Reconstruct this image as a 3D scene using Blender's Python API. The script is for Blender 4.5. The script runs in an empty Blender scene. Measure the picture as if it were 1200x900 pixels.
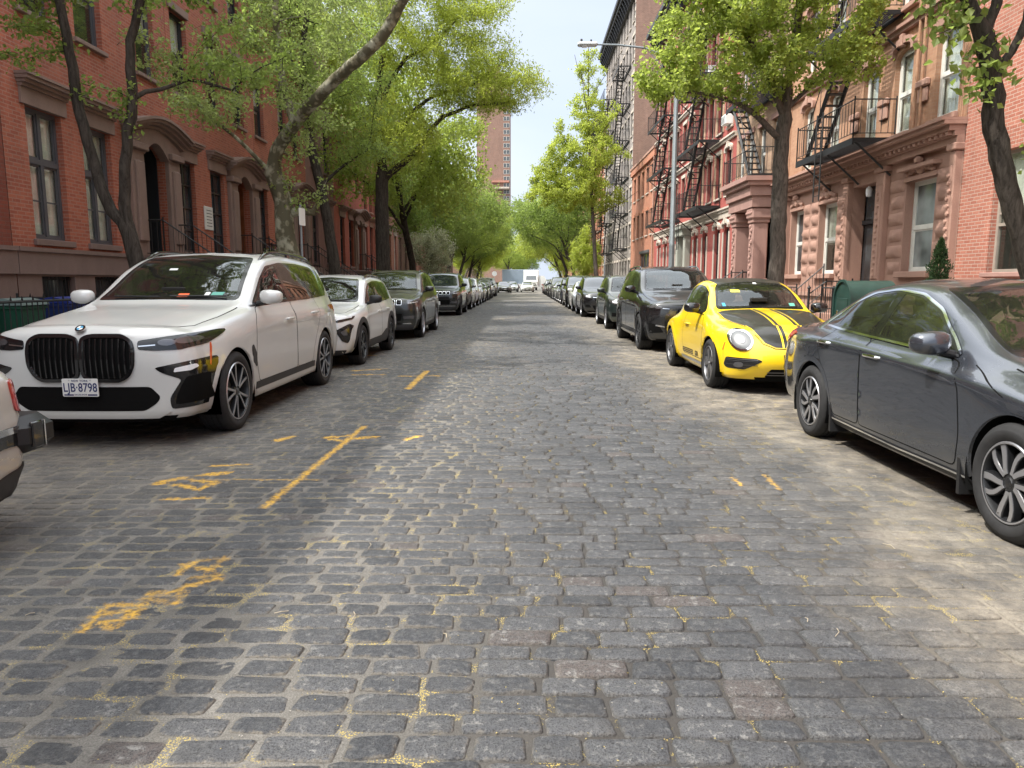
import bpy, bmesh, math, random
import numpy as np
from mathutils import Vector, Matrix, noise as mnoise
from mathutils.bvhtree import BVHTree
from mathutils.geometry import delaunay_2d_cdt
random.seed(7)
RNG = np.random.default_rng(11)
SC = bpy.context.scene
COL = SC.collection
PI = math.pi
R = math.radians
def new_mat(name):
 m = bpy.data.materials.new(name)
 m.use_nodes = True
 nt = m.node_tree
 b = nt.nodes['Principled BSDF']
 return m, nt, b
def setin(node, **kw):
 for k, v in kw.items():
  node.inputs[k.replace('_', ' ')].default_value = v
def c4(c):
 return (c[0], c[1], c[2], 1.0)
def flat(name, col, rough=0.5, metal=0.0, coat=0.0, spec=0.5, emit=None, estr=1.0, vary=0.0, scale=3.0, bump=0.0, bscale=60.0):
 m, nt, b = new_mat(name)
 b.inputs['Base Color'].default_value = c4(col)
 b.inputs['Roughness'].default_value = rough
 b.inputs['Metallic'].default_value = metal
 b.inputs['Coat Weight'].default_value = coat
 b.inputs['Coat Roughness'].default_value = 0.03
 b.inputs['Specular IOR Level'].default_value = spec
 if emit:
  b.inputs['Emission Color'].default_value = c4(emit)
  b.inputs['Emission Strength'].default_value = estr
 if vary > 0 or bump > 0:
  tc = nt.nodes.new('ShaderNodeTexCoord')
 if vary > 0:
  n = nt.nodes.new('ShaderNodeTexNoise'); n.inputs['Scale'].default_value = scale
  n.inputs['Detail'].default_value = 6; n.inputs['Roughness'].default_value = 0.62
  nt.links.new(tc.outputs['Object'], n.inputs['Vector'])
  r = nt.nodes.new('ShaderNodeMapRange')
  r.inputs[1].default_value = 0.3; r.inputs[2].default_value = 0.7
  r.inputs[3].default_value = 1 - vary; r.inputs[4].default_value = 1 + vary
  nt.links.new(n.outputs['Fac'], r.inputs[0])
  mx = nt.nodes.new('ShaderNodeVectorMath'); mx.operation = 'SCALE'
  mx.inputs[0].default_value = col[:3]
  nt.links.new(r.outputs[0], mx.inputs['Scale'])
  nt.links.new(mx.outputs[0], b.inputs['Base Color'])
 if bump > 0:
  n2 = nt.nodes.new('ShaderNodeTexNoise'); n2.inputs['Scale'].default_value = bscale
  n2.inputs['Detail'].default_value = 5
  nt.links.new(tc.outputs['Object'], n2.inputs['Vector'])
  bp = nt.nodes.new('ShaderNodeBump'); bp.inputs['Strength'].default_value = bump
  bp.inputs['Distance'].default_value = 0.01
  nt.links.new(n2.outputs['Fac'], bp.inputs['Height'])
  nt.links.new(bp.outputs[0], b.inputs['Normal'])
 return m
def NN(nt, typ, **kw):
 n = nt.nodes.new(typ)
 for k, v in kw.items():
  setattr(n, k, v)
 return n
def mathn(nt, op, a, b=None, clamp=False):
 n = nt.nodes.new('ShaderNodeMath'); n.operation = op; n.use_clamp = clamp
 for i, v in enumerate((a, b)):
  if v is None: continue
  if isinstance(v, (int, float)): n.inputs[i].default_value = v
  else: nt.links.new(v, n.inputs[i])
 return n.outputs[0]
def maprange(nt, v, a, b, c=0.0, d=1.0, smooth=False):
 n = nt.nodes.new('ShaderNodeMapRange')
 if smooth: n.interpolation_type = 'SMOOTHSTEP'
 nt.links.new(v, n.inputs[0])
 for i, x in enumerate((a, b, c, d)): n.inputs[i + 1].default_value = x
 return n.outputs[0]
def mixc(nt, f, a, b, mode='MIX'):
 n = nt.nodes.new('ShaderNodeMix'); n.data_type = 'RGBA'; n.blend_type = mode
 if isinstance(f, (int, float)): n.inputs[0].default_value = f
 else: nt.links.new(f, n.inputs[0])
 for i, v in ((6, a), (7, b)):
  if isinstance(v, tuple): n.inputs[i].default_value = c4(v)
  else: nt.links.new(v, n.inputs[i])
 return n.outputs[2]
def noisen(nt, vec, scale, detail=5, rough=0.6, dist=0.0):
 n = nt.nodes.new('ShaderNodeTexNoise')
 n.inputs['Scale'].default_value = scale; n.inputs['Detail'].default_value = detail
 n.inputs['Roughness'].default_value = rough; n.inputs['Distortion'].default_value = dist
 nt.links.new(vec, n.inputs['Vector'])
 return n.outputs['Fac']
def tag(o, label=None, cat=None, group=None, kind=None):
 if label: o['label'] = label
 if cat: o['category'] = cat
 if group: o['group'] = group
 if kind: o['kind'] = kind
 return o
def empty(name, loc=(0, 0, 0), rz=0.0, parent=None):
 o = bpy.data.objects.new(name, None)
 o.empty_display_size = 0.1
 COL.objects.link(o)
 o.location = loc; o.rotation_euler = (0, 0, rz)
 if parent: o.parent = parent
 return o
def link(name, me, parent=None, loc=None, rz=None):
 o = bpy.data.objects.new(name, me)
 COL.objects.link(o)
 if parent: o.parent = parent
 if loc is not None: o.location = loc
 if rz is not None: o.rotation_euler = (0, 0, rz)
 return o
def copy_tree(o, parent=None, skip=None):
 c = o.copy(); COL.objects.link(c)
 c.parent = parent
 for ch in list(o.children):
  if skip and ch.name.split('.')[0] in skip: continue
  copy_tree(ch, c, skip)
 return c
class MB:
 """collects geometry for ONE mesh"""
 def __init__(s):
  s.v = []; s.f = []; s.m = []; s.mats = []; s.sm = []
 def mi(s, mat):
  if mat not in s.mats: s.mats.append(mat)
  return s.mats.index(mat)
 def add(s, vs, fs, mat, smooth=False):
  k = len(s.v); i = s.mi(mat)
  s.v.extend([tuple(p) for p in vs])
  for f in fs:
   s.f.append(tuple(a + k for a in f)); s.m.append(i); s.sm.append(smooth)
 def box(s, x0, x1, y0, y1, z0, z1, mat, M=None):
  vs = [(x0, y0, z0), (x1, y0, z0), (x1, y1, z0), (x0, y1, z0), (x0, y0, z1), (x1, y0, z1), (x1, y1, z1), (x0, y1, z1)]
  if M is not None: vs = [tuple(M @ Vector(p)) for p in vs]
  s.add(vs, [(3, 2, 1, 0), (4, 5, 6, 7), (0, 1, 5, 4), (1, 2, 6, 5), (2, 3, 7, 6), (3, 0, 4, 7)], mat)
 def bbox(s, x0, x1, y0, y1, z0, z1, mat, b=0.01, M=None):
  """box with chamfered vertical and top edges"""
  vs = []; b = min(b, abs(x1 - x0) * .45, abs(y1 - y0) * .45, abs(z1 - z0) * .45)
  def ring(z, i):
   return [(x0 + i, y0, z), (x1 - i, y0, z), (x1, y0 + i, z), (x1, y1 - i, z), (x1 - i, y1, z), (x0 + i, y1, z), (x0, y1 - i, z), (x0, y0 + i, z)]
  def ring2(z):
   c = b
   return [(x0 + 1.5 * c, y0 + c, z), (x1 - 1.5 * c, y0 + c, z), (x1 - c, y0 + 1.5 * c, z), (x1 - c, y1 - 1.5 * c, z), (x1 - 1.5 * c, y1 - c, z), (x0 + 1.5 * c, y1 - c, z), (x0 + c, y1 - 1.5 * c, z), (x0 + c, y0 + 1.5 * c, z)]
  rs = [ring2(z0), ring(z0 + b, b), ring(z1 - b, b), ring2(z1)]
  for r in rs: vs += r
  fs = [tuple(range(7, -1, -1)), tuple(range(24, 32))]
  for k in range(3):
   for i in range(8):
    j = (i + 1) % 8
    fs.append((k * 8 + i, k * 8 + j, k * 8 + 8 + j, k * 8 + 8 + i))
  if M is not None: vs = [tuple(M @ Vector(p)) for p in vs]
  s.add(vs, fs, mat)
 def tube(s, pts, r, mat, n=8, cap=True, smooth=True):
  """tube along pts; r is a number or a list"""
  pts = [Vector(p) for p in pts]; m = len(pts)
  rs = r if isinstance(r, (list, tuple, np.ndarray)) else [r] * m
  vs = []; up = None
  for i, p in enumerate(pts):
   t = (pts[min(i + 1, m - 1)] - pts[max(i - 1, 0)])
   if t.length < 1e-9: t = Vector((0, 0, 1))
   t.normalize()
   if up is None:
    a = Vector((0, 0, 1)) if abs(t.z) < 0.9 else Vector((1, 0, 0))
    up = (a - t * a.dot(t)).normalized()
   else:
    up = up - t * up.dot(t)
    up = up.normalized() if up.length > 1e-6 else Vector((1, 0, 0))
   w = t.cross(up)
   for k in range(n):
    a = 2 * PI * k / n
    vs.append(p + (up * math.cos(a) + w * math.sin(a)) * rs[i])
  fs = []
  for i in range(m - 1):
   for k in range(n):
    j = (k + 1) % n
    fs.append((i * n + k, i * n + j, (i + 1) * n + j, (i + 1) * n + k))
  if cap:
   fs.append(tuple(range(n - 1, -1, -1))); fs.append(tuple(range((m - 1) * n, m * n)))
  s.add(vs, fs, mat, smooth)
 def bar(s, p, q, r, mat):
  s.tube([p, q], r, mat, n=4, smooth=False)
 def prism(s, poly, axis, a0, a1, mat, smooth=False):
  """poly (u,v) extruded along axis: 'x' -> (a,u,v), 'y' -> (u,a,v), 'z' -> (u,v,a)"""
  def P(u, v, a):
   return {'x': (a, u, v), 'y': (u, a, v), 'z': (u, v, a)}[axis]
  n = len(poly)
  ar = sum(poly[i][0] * poly[(i + 1) % n][1] - poly[(i + 1) % n][0] * poly[i][1] for i in range(n))
  flip = (ar < 0)
  if axis == 'y': flip = not flip
  if a1 < a0: a0, a1 = a1, a0
  vs = [P(u, v, a0) for u, v in poly] + [P(u, v, a1) for u, v in poly]
  lo = list(range(n)); hi = [i + n for i in lo]
  fs = [tuple(reversed(lo)), tuple(hi)] + [(i, (i + 1) % n, (i + 1) % n + n, i + n) for i in range(n)]
  if flip: fs = [tuple(reversed(f)) for f in fs]
  s.add(vs, fs, mat, smooth)
 def lathe(s, prof, mat, n=32, axis='x', c=(0, 0, 0), smooth=True, closed=False):
  """prof: list of (r, a) ; a along axis"""
  vs = []; m = len(prof)
  for k in range(n):
   t = 2 * PI * k / n
   for r, a in prof:
    if axis == 'x': vs.append((c[0] + a, c[1] + r * math.cos(t), c[2] + r * math.sin(t)))
    elif axis == 'z': vs.append((c[0] + r * math.cos(t), c[1] + r * math.sin(t), c[2] + a))
    else: vs.append((c[0] + r * math.cos(t), c[1] + a, c[2] + r * math.sin(t)))
  fs = []
  for k in range(n):
   j = (k + 1) % n
   for i in range(m if closed else m - 1):
    i2 = (i + 1) % m
    fs.append((k * m + i, k * m + i2, j * m + i2, j * m + i))
  s.add(vs, fs, mat, smooth)
 def mesh(s, name='mesh', recalc=True, sharp=None):
  me = bpy.data.meshes.new(name)
  me.from_pydata(s.v, [], s.f)
  for m in s.mats: me.materials.append(m)
  me.polygons.foreach_set('material_index', s.m)
  me.polygons.foreach_set('use_smooth', s.sm)
  if recalc:
   bm = bmesh.new(); bm.from_mesh(me)
   bmesh.ops.recalc_face_normals(bm, faces=bm.faces)
   bm.to_mesh(me); bm.free()
  if sharp is not None: me.set_sharp_from_angle(angle=R(sharp))
  me.update()
  return me
 def build(s, name, parent=None, loc=None, rz=None, recalc=True, sharp=35):
  me = s.mesh(name, recalc, sharp)
  return link(name, me, parent, loc, rz)
def np_mesh(name, V, F, mats, midx=None, smooth=True, attrs=None):
 """V (n,3), F (m,3|4) -> mesh quickly"""
 V = np.asarray(V, np.float32); F = np.asarray(F, np.int32)
 me = bpy.data.meshes.new(name)
 nf, k = F.shape
 me.vertices.add(len(V)); me.vertices.foreach_set('co', V.ravel())
 me.loops.add(nf * k); me.loops.foreach_set('vertex_index', F.ravel())
 me.polygons.add(nf)
 me.polygons.foreach_set('loop_start', np.arange(0, nf * k, k, dtype=np.int32))
 me.polygons.foreach_set('loop_total', np.full(nf, k, np.int32))
 for m in mats: me.materials.append(m)
 if midx is not None: me.polygons.foreach_set('material_index', np.asarray(midx, np.int32))
 me.polygons.foreach_set('use_smooth', np.full(nf, smooth))
 me.update(calc_edges=True)
 me.validate()
 if attrs:
  for an, (dom, arr) in attrs.items():
   a = me.attributes.new(an, 'FLOAT', dom)
   a.data.foreach_set('value', np.asarray(arr, np.float32))
 return me
def pchip(xs, ys):
 """monotone cubic through the knots, vectorised"""
 xs = np.asarray(xs, float); ys = np.asarray(ys, float)
 n = len(xs); h = np.diff(xs); d = np.diff(ys) / h
 m = np.zeros(n)
 if n == 2: m[:] = d[0]
 else:
  for i in range(1, n - 1):
   if d[i - 1] * d[i] > 0:
    w1 = 2 * h[i] + h[i - 1]; w2 = h[i] + 2 * h[i - 1]
    m[i] = (w1 + w2) / (w1 / d[i - 1] + w2 / d[i])
  m[0] = d[0]; m[-1] = d[-1]
 def f(x):
  x = np.clip(np.asarray(x, float), xs[0], xs[-1])
  i = np.clip(np.searchsorted(xs, x) - 1, 0, n - 2)
  t = (x - xs[i]) / h[i]
  return ((2*t**3 - 3*t**2 + 1) * ys[i] + (t**3 - 2*t**2 + t) * h[i] * m[i]
    + (-2*t**3 + 3*t**2) * ys[i+1] + (t**3 - t**2) * h[i] * m[i+1])
 return f
def curve(kn):
 return pchip([k[0] for k in kn], [k[1] for k in kn])
def chaikin(poly, it=2, keep=0.25):
 for _ in range(it):
  out = []
  n = len(poly)
  for i in range(n):
   p, q = poly[i], poly[(i + 1) % n]
   out.append((p[0] + (q[0] - p[0]) * keep, p[1] + (q[1] - p[1]) * keep))
   out.append((p[0] + (q[0] - p[0]) * (1 - keep), p[1] + (q[1] - p[1]) * (1 - keep)))
  poly = out; keep = 0.25
 return poly
def rounded(poly, r=0.03, n=4):
 """round each corner of a polygon by radius-like distance r"""
 out = []; m = len(poly)
 for i in range(m):
  p = Vector(poly[i]); a = Vector(poly[i - 1]); b = Vector(poly[(i + 1) % m])
  da = (a - p); db = (b - p)
  ra = min(r, da.length * .48); rb = min(r, db.length * .48)
  A = p + da.normalized() * ra; B = p + db.normalized() * rb
  for k in range(n + 1):
   t = k / n
   q = A * (1 - t) ** 2 + p * 2 * t * (1 - t) + B * t * t
   out.append((q.x, q.y))
 return out
def inset(poly, d):
 """move each polygon edge inward by d (simple polygons)"""
 n = len(poly)
 ar = sum(poly[i][0] * poly[(i + 1) % n][1] - poly[(i + 1) % n][0] * poly[i][1] for i in range(n))
 sgn = 1 if ar > 0 else -1
 out = []
 for i in range(n):
  p0 = Vector(poly[i - 1]); p = Vector(poly[i]); p1 = Vector(poly[(i + 1) % n])
  e0 = (p - p0); e1 = (p1 - p)
  if e0.length < 1e-7: e0 = e1
  if e1.length < 1e-7: e1 = e0
  e0 = e0.normalized(); e1 = e1.normalized()
  n0 = Vector((-e0.y, e0.x)) * sgn; n1 = Vector((-e1.y, e1.x)) * sgn
  b = n0 + n1
  if b.length < 1e-6: b = n0
  b.normalize()
  k = d / max(0.35, b.dot(n0))
  out.append((p.x + b.x * k, p.y + b.y * k))
 return out
def in_poly(P, poly):
 """vectorised even-odd test; P (n,2)"""
 x = P[:, 0]; y = P[:, 1]; c = np.zeros(len(P), bool)
 n = len(poly)
 for i in range(n):
  x0, y0 = poly[i]; x1, y1 = poly[(i + 1) % n]
  if y0 == y1: continue
  k = ((y0 > y) != (y1 > y)) & (x < (x1 - x0) * (y - y0) / (y1 - y0) + x0)
  c ^= k
 return c
def fill2d(outer, holes=(), step=0.06):
 """triangulate polygon with holes and interior points -> (P (n,2), tris)"""
 def dens(poly):
  out = []
  n = len(poly)
  for i in range(n):
   p, q = poly[i], poly[(i + 1) % n]
   L = math.hypot(q[0] - p[0], q[1] - p[1]); k = max(1, int(L / step + .5))
   for j in range(k): out.append((p[0] + (q[0] - p[0]) * j / k, p[1] + (q[1] - p[1]) * j / k))
  return out
 rings = [dens(outer)] + [dens(h) for h in holes]
 pts = []; edges = []
 for r in rings:
  k = len(pts)
  pts += r; edges += [(k + i, k + (i + 1) % len(r)) for i in range(len(r))]
 xs = [p[0] for p in rings[0]]; ys = [p[1] for p in rings[0]]
 gx = np.arange(min(xs) + step * .5, max(xs), step); gy = np.arange(min(ys) + step * .5, max(ys), step)
 nb = len(pts)
 if len(gx) and len(gy):
  G = np.stack(np.meshgrid(gx, gy), -1).reshape(-1, 2)
  ok = in_poly(G, inset(rings[0], step * .35))
  for h in rings[1:]: ok &= ~in_poly(G, inset(h, -step * .35))
  G = G[ok]
  pts += [tuple(g) for g in G]
 res = delaunay_2d_cdt([Vector(p) for p in pts], edges, [], 0, 1e-6)
 P = np.array([(v.x, v.y) for v in res[0]]); T = np.array([t for t in res[2] if len(t) == 3])
 c = P[T].mean(1)
 ok = in_poly(c, rings[0])
 for h in rings[1:]: ok &= ~in_poly(c, h)
 T = T[ok]
 a = P[T[:, 1]] - P[T[:, 0]]; b = P[T[:, 2]] - P[T[:, 0]]
 cr = a[:, 0] * b[:, 1] - a[:, 1] * b[:, 0]
 T[cr < 0] = T[cr < 0][:, ::-1]
 return P, T
# ================================================================ camera, light, sky
CAM_H = 1.44; FPX = 850.0; PITCH = math.atan(120 / 850.0)
cam = bpy.data.cameras.new('camera'); cam.sensor_width = 36; cam.lens = 36 * FPX / 1200
cam.clip_start = 0.05; cam.clip_end = 3000
camo = bpy.data.objects.new('camera', cam); COL.objects.link(camo)
camo.location = (0, 0, CAM_H); camo.rotation_euler = (PI / 2 - PITCH, 0, math.atan(13 / 850.0))
SC.camera = camo
w = bpy.data.worlds.new('World'); SC.world = w; w.use_nodes = True
SUN_EL, SUN_AZ = R(57), R(-112)      # azimuth from +Y clockwise: from the left, a little behind
nt = w.node_tree
sky = nt.nodes.new('ShaderNodeTexSky'); sky.sky_type = 'NISHITA'; sky.sun_disc = False
sky.sun_elevation = SUN_EL; sky.sun_rotation = SUN_AZ; sky.air_density = 1.0; sky.dust_density = 2.5; sky.ozone_density = 1.0
bg = nt.nodes['Background']
tc = nt.nodes.new('ShaderNodeTexCoord')
mp = nt.nodes.new('ShaderNodeMapping'); mp.inputs['Scale'].default_value = (1.2, 1.2, 3.0)
nt.links.new(tc.outputs['Generated'], mp.inputs['Vector'])
nz = nt.nodes.new('ShaderNodeTexNoise'); nz.inputs['Scale'].default_value = 1.6; nz.inputs['Detail'].default_value = 5; nz.inputs['Distortion'].default_value = 0.4
nt.links.new(mp.outputs[0], nz.inputs['Vector'])
cf = maprange(nt, nz.outputs['Fac'], 0.35, 0.75, 0.82, 0.97)
sdir = Vector((math.sin(SUN_AZ) * math.cos(SUN_EL), math.cos(SUN_AZ) * math.cos(SUN_EL), math.sin(SUN_EL)))
nrm = nt.nodes.new('ShaderNodeVectorMath'); nrm.operation = 'NORMALIZE'; nt.links.new(tc.outputs['Generated'], nrm.inputs[0])
dt = nt.nodes.new('ShaderNodeVectorMath'); dt.operation = 'DOT_PRODUCT'; dt.inputs[1].default_value = sdir; nt.links.new(nrm.outputs[0], dt.inputs[0])
veil = mixc(nt, maprange(nt, dt.outputs['Value'], 0.3, 1.0, 0, 1, True), (2.45, 2.75, 3.35), (15.5, 15.6, 15.2))
thick = mixc(nt, maprange(nt, nz.outputs['Fac'], 0.45, 0.7), veil, (3.2, 3.4, 3.6))
veil = mixc(nt, maprange(nt, dt.outputs['Value'], 0.2, 0.5, 0.6, 0.0), veil, thick)
sz_ = nt.nodes.new('ShaderNodeSeparateXYZ'); nt.links.new(nrm.outputs[0], sz_.inputs[0])
high = mathn(nt, 'MULTIPLY', maprange(nt, sz_.outputs[2], 0.4, 0.75, 0, 1, True), maprange(nt, dt.outputs['Value'], 0.95, 0.6, 0, 1))
veil = mixc(nt, high, veil, (8.8, 9.2, 9.6))
mx = mixc(nt, cf, sky.outputs[0], veil)
nt.links.new(mx, bg.inputs['Color']); bg.inputs['Strength'].default_value = 0.15
sun = bpy.data.lights.new('sun', 'SUN'); sun.energy = 3.0; sun.angle = R(0.9); sun.color = (1.0, 0.95, 0.87)
so = bpy.data.objects.new('sun', sun); COL.objects.link(so)
sd = Vector((math.sin(SUN_AZ) * math.cos(SUN_EL), math.cos(SUN_AZ) * math.cos(SUN_EL), math.sin(SUN_EL)))
so.rotation_euler = sd.to_track_quat('Z', 'Y').to_euler(); so.location = sd * 60
SC.view_settings.view_transform = 'Standard'; SC.view_settings.look = 'None'
SC.view_settings.gamma = 1; SC.view_settings.exposure = 1.15; SC.view_settings.use_curve_mapping = False
cy = SC.cycles
cy.use_denoising = True
cy.max_bounces = 6; cy.diffuse_bounces = 3; cy.glossy_bounces = 3; cy.transmission_bounces = 5; cy.transparent_max_bounces = 12
cy.caustics_reflective = False; cy.caustics_refractive = False
cy.sample_clamp_indirect = 6.0
# ================================================================ street surface
KERB = 4.75
def crown(x): return 0.035 * (1 - (np.asarray(x) / KERB) ** 2)
STROKES = [(-1.56, 6.99, -1.63, 4.4, 0.03), (-2.38, 5.05, -1.48, 5.04, 0.016), (-2.58, 4.96, -2.48, 5.09, 0.05), (-2.44, 4.92, -2.23, 4.8, 0.03), (-2.23, 4.8, -2.18, 4.97, 0.03), (-2.18, 4.97, -2.41, 5.05, 0.03), (-2.37, 5.17, -2.21, 5.24, 0.045), (-2.41, 5.46, -2.15, 5.49, 0.025), (-2.36, 4.58, -2.09, 4.6, 0.025), (-2.2, 6.37, -2.13, 6.51, 0.05), (-1.79, 6.45, -1.59, 6.56, 0.035), (-1.79, 6.45, -1.62, 6.31, 0.03), (-1.57, 6.41, -1.35, 6.49, 0.04), (-1.04, 6.39, -0.96, 6.53, 0.04), (-1.8, 2.77, -1.82, 3.0, 0.022), (-1.82, 3.0, -1.68, 3.01, 0.022), (-1.68, 3.01, -1.65, 2.88, 0.022), (-1.65, 2.88, -1.76, 2.83, 0.022), (-1.76, 2.83, -1.69, 2.79, 0.018), (-1.83, 2.89, -1.71, 2.96, 0.022), (-1.67, 2.8, -1.7, 2.92, 0.018), (-1.7, 3.07, -1.54, 3.03, 0.022), (-1.54, 3.03, -1.58, 3.2, 0.022), (-1.58, 3.2, -1.46, 3.29, 0.022), (-1.7, 3.12, -1.57, 3.15, 0.025), (-1.68, 3.35, -1.67, 3.51, 0.02), (-1.67, 3.51, -1.52, 3.55, 0.02), (-1.71, 3.46, -1.53, 3.38, 0.02), (-1.53, 3.38, -1.54, 3.55, 0.02), (-1.58, 3.3, -1.48, 3.33, 0.025), (-1.53, 9.53, -1.53, 11.44, 0.05), (-1.86, 10.82, -1.27, 10.83, 0.03), (-2.73, 11.53, -2.25, 11.77, 0.045), (-2.6, 11.01, -2.13, 11.01, 0.035), (-3.87, 14.26, -2.86, 13.94, 0.05), (1.52, 5.13, 1.53, 4.96, 0.014), (1.78, 5.21, 1.76, 4.86, 0.012)]
def paint_group():
 g = bpy.data.node_groups.new('survey_paint', 'ShaderNodeTree')
 g.interface.new_socket('Vector', in_out='INPUT', socket_type='NodeSocketVector')
 g.interface.new_socket('Mask', in_out='OUTPUT', socket_type='NodeSocketFloat')
 gi = g.nodes.new('NodeGroupInput'); go = g.nodes.new('NodeGroupOutput')
 fl = g.nodes.new('ShaderNodeVectorMath'); fl.operation = 'MULTIPLY'; fl.inputs[1].default_value = (1, 1, 0)
 g.links.new(gi.outputs[0], fl.inputs[0])
 wob = g.nodes.new('ShaderNodeTexNoise'); wob.inputs['Scale'].default_value = 26; wob.inputs['Detail'].default_value = 4; wob.inputs['Roughness'].default_value = 0.7
 g.links.new(fl.outputs[0], wob.inputs['Vector'])
 cur = None
 for x0, y0, x1, y1, wd in STROKES:
  bx, by = x1 - x0, y1 - y0; L2 = bx * bx + by * by
  s = g.nodes.new('ShaderNodeVectorMath'); s.operation = 'SUBTRACT'; s.inputs[1].default_value = (x0, y0, 0)
  g.links.new(fl.outputs[0], s.inputs[0])
  d = g.nodes.new('ShaderNodeVectorMath'); d.operation = 'DOT_PRODUCT'; d.inputs[1].default_value = (bx / L2, by / L2, 0)
  g.links.new(s.outputs[0], d.inputs[0])
  h = mathn(g, 'ADD', d.outputs['Value'], 0.0, clamp=True)
  sc = g.nodes.new('ShaderNodeVectorMath'); sc.operation = 'SCALE'; sc.inputs[0].default_value = (bx, by, 0)
  g.links.new(h, sc.inputs['Scale'])
  e = g.nodes.new('ShaderNodeVectorMath'); e.operation = 'DISTANCE'
  g.links.new(s.outputs[0], e.inputs[0]); g.links.new(sc.outputs[0], e.inputs[1])
  v = mathn(g, 'SUBTRACT', e.outputs['Value'], wd)
  cur = v if cur is None else mathn(g, 'MINIMUM', cur, v)
 q = mathn(g, 'ADD', cur, mathn(g, 'MULTIPLY', mathn(g, 'SUBTRACT', wob.outputs['Fac'], 0.5), 0.12))
 patchy = maprange(g, noisen(g, fl.outputs[0], 6, 3, .6), .34, .5, .45, 1)
 g.links.new(mathn(g, 'MULTIPLY', maprange(g, q, 0.012, -0.022, 0, 1), patchy), go.inputs[0])
 return g
PG = paint_group()
def road_mat(name, kind):
 m, nt, b = new_mat(name)
 tc = nt.nodes.new('ShaderNodeTexCoord'); ob = tc.outputs['Object']
 sep = nt.nodes.new('ShaderNodeSeparateXYZ'); nt.links.new(ob, sep.inputs[0])
 X, Y = sep.outputs[0], sep.outputs[1]
 stretched = nt.nodes.new('ShaderNodeMapping'); stretched.inputs['Scale'].default_value = (1, 0.45, 1); nt.links.new(ob, stretched.inputs[0])
 n_big = noisen(nt, stretched.outputs[0], 0.55, 6, 0.6, 0.5)
 n_mid = noisen(nt, ob, 3.2, 6, 0.65)
 n_fine = noisen(nt, ob, 45, 6, 0.72)
 n_grit = noisen(nt, ob, 170, 3, 0.6)
 dr = maprange(nt, mathn(nt, 'ADD', X, mathn(nt, 'MULTIPLY', mathn(nt, 'SUBTRACT', n_big, 0.5), 3.6)), 0.9, 2.6, 0, 1, True)
 dl = maprange(nt, mathn(nt, 'ADD', X, mathn(nt, 'MULTIPLY', mathn(nt, 'SUBTRACT', n_big, 0.5), 2.5)), -1.3, -3.6, 0, 0.75, True)
 patch = maprange(nt, n_big, 0.52, 0.68, 0, 0.85, True)
 farf = maprange(nt, Y, 5.5, 14, 0.0, 0.75, True)
 patch = mathn(nt, 'MULTIPLY', patch, mathn(nt, 'ADD', farf, 0.25))
 d = mathn(nt, 'MAXIMUM', mathn(nt, 'MAXIMUM', dr, dl), patch)
 br = maprange(nt, n_mid, 0.3, 0.62, 0.25, 1.1)
 d = mathn(nt, 'MULTIPLY', d, br, clamp=True)
 fine = maprange(nt, n_fine, 0.36, 0.62, 0, 1)
 dustc = mixc(nt, maprange(nt, n_mid, 0.35, 0.65), (0.145, 0.125, 0.10), (0.265, 0.235, 0.19))
 dustc = mixc(nt, maprange(nt, X, -2.4, 0.6, 0.75, 0.0), dustc, (0.19, 0.175, 0.15))
 dustc = mixc(nt, maprange(nt, n_grit, 0.3, 0.7, 0, 0.5), dustc, (0.11, 0.095, 0.075))
 if kind == 'stone':
  at = nt.nodes.new('ShaderNodeAttribute'); at.attribute_name = 'tone'
  t = at.outputs['Fac']
  base = mixc(nt, t, (0.031, 0.034, 0.040), (0.078, 0.080, 0.086))
  warm = mathn(nt, 'GREATER_THAN', t, 0.965)
  base = mixc(nt, mathn(nt, 'MULTIPLY', warm, 0.6), base, (0.085, 0.062, 0.052))
  base = mixc(nt, maprange(nt, n_fine, 0.45, 0.68, 0, 0.7), base, (0.11, 0.112, 0.114))
  base = mixc(nt, maprange(nt, noisen(nt, ob, 9, 6, 0.7, .8), 0.5, 0.7, 0, 0.4), base, (0.09, 0.087, 0.082))
  base = mixc(nt, maprange(nt, n_grit, 0.5, 0.62, 0, 0.85), base, (0.015, 0.016, 0.018))
  scuff = mathn(nt, 'MULTIPLY', maprange(nt, noisen(nt, ob, 23, 7, 0.8, 0.25), 0.55, 0.63, 0, 0.85), maprange(nt, t, 0, 1, 0.25, 1))
  base = mixc(nt, scuff, base, (0.21, 0.207, 0.198))
  ed = nt.nodes.new('ShaderNodeAttribute'); ed.attribute_name = 'rim'
  rimd = maprange(nt, mathn(nt, 'ADD', ed.outputs['Fac'], mathn(nt, 'MULTIPLY', mathn(nt, 'SUBTRACT', noisen(nt, ob, 24, 5, .75), 0.5), 2.6)), 0.45, 0.95, 0, 1, True)
  dd = mathn(nt, 'MULTIPLY', d, maprange(nt, n_fine, 0.3, 0.55, 0.45, 1.0), clamp=True)
  dd = mathn(nt, 'MAXIMUM', dd, mathn(nt, 'MULTIPLY', rimd, maprange(nt, X, -0.8, 0.5, 0.7, 0.10)))
  col = mixc(nt, dd, base, dustc)
  b.inputs['Specular IOR Level'].default_value = 0.4
  rough = maprange(nt, dd, 0, 1, 0.58, 0.95)
  n_dark = noisen(nt, ob, 1.3, 3, .6)
  col = mixc(nt, maprange(nt, n_dark, .56, .72, 0, .45), col, (0.045, 0.043, 0.042))  # setts turn darker in broad random patches
 else:
  base = mixc(nt, maprange(nt, n_mid, 0.3, 0.7), (0.10, 0.095, 0.085), (0.21, 0.20, 0.182))
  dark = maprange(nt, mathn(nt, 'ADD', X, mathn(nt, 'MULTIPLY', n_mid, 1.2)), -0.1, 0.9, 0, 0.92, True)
  base = mixc(nt, dark, base, (0.035, 0.032, 0.03))
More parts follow.
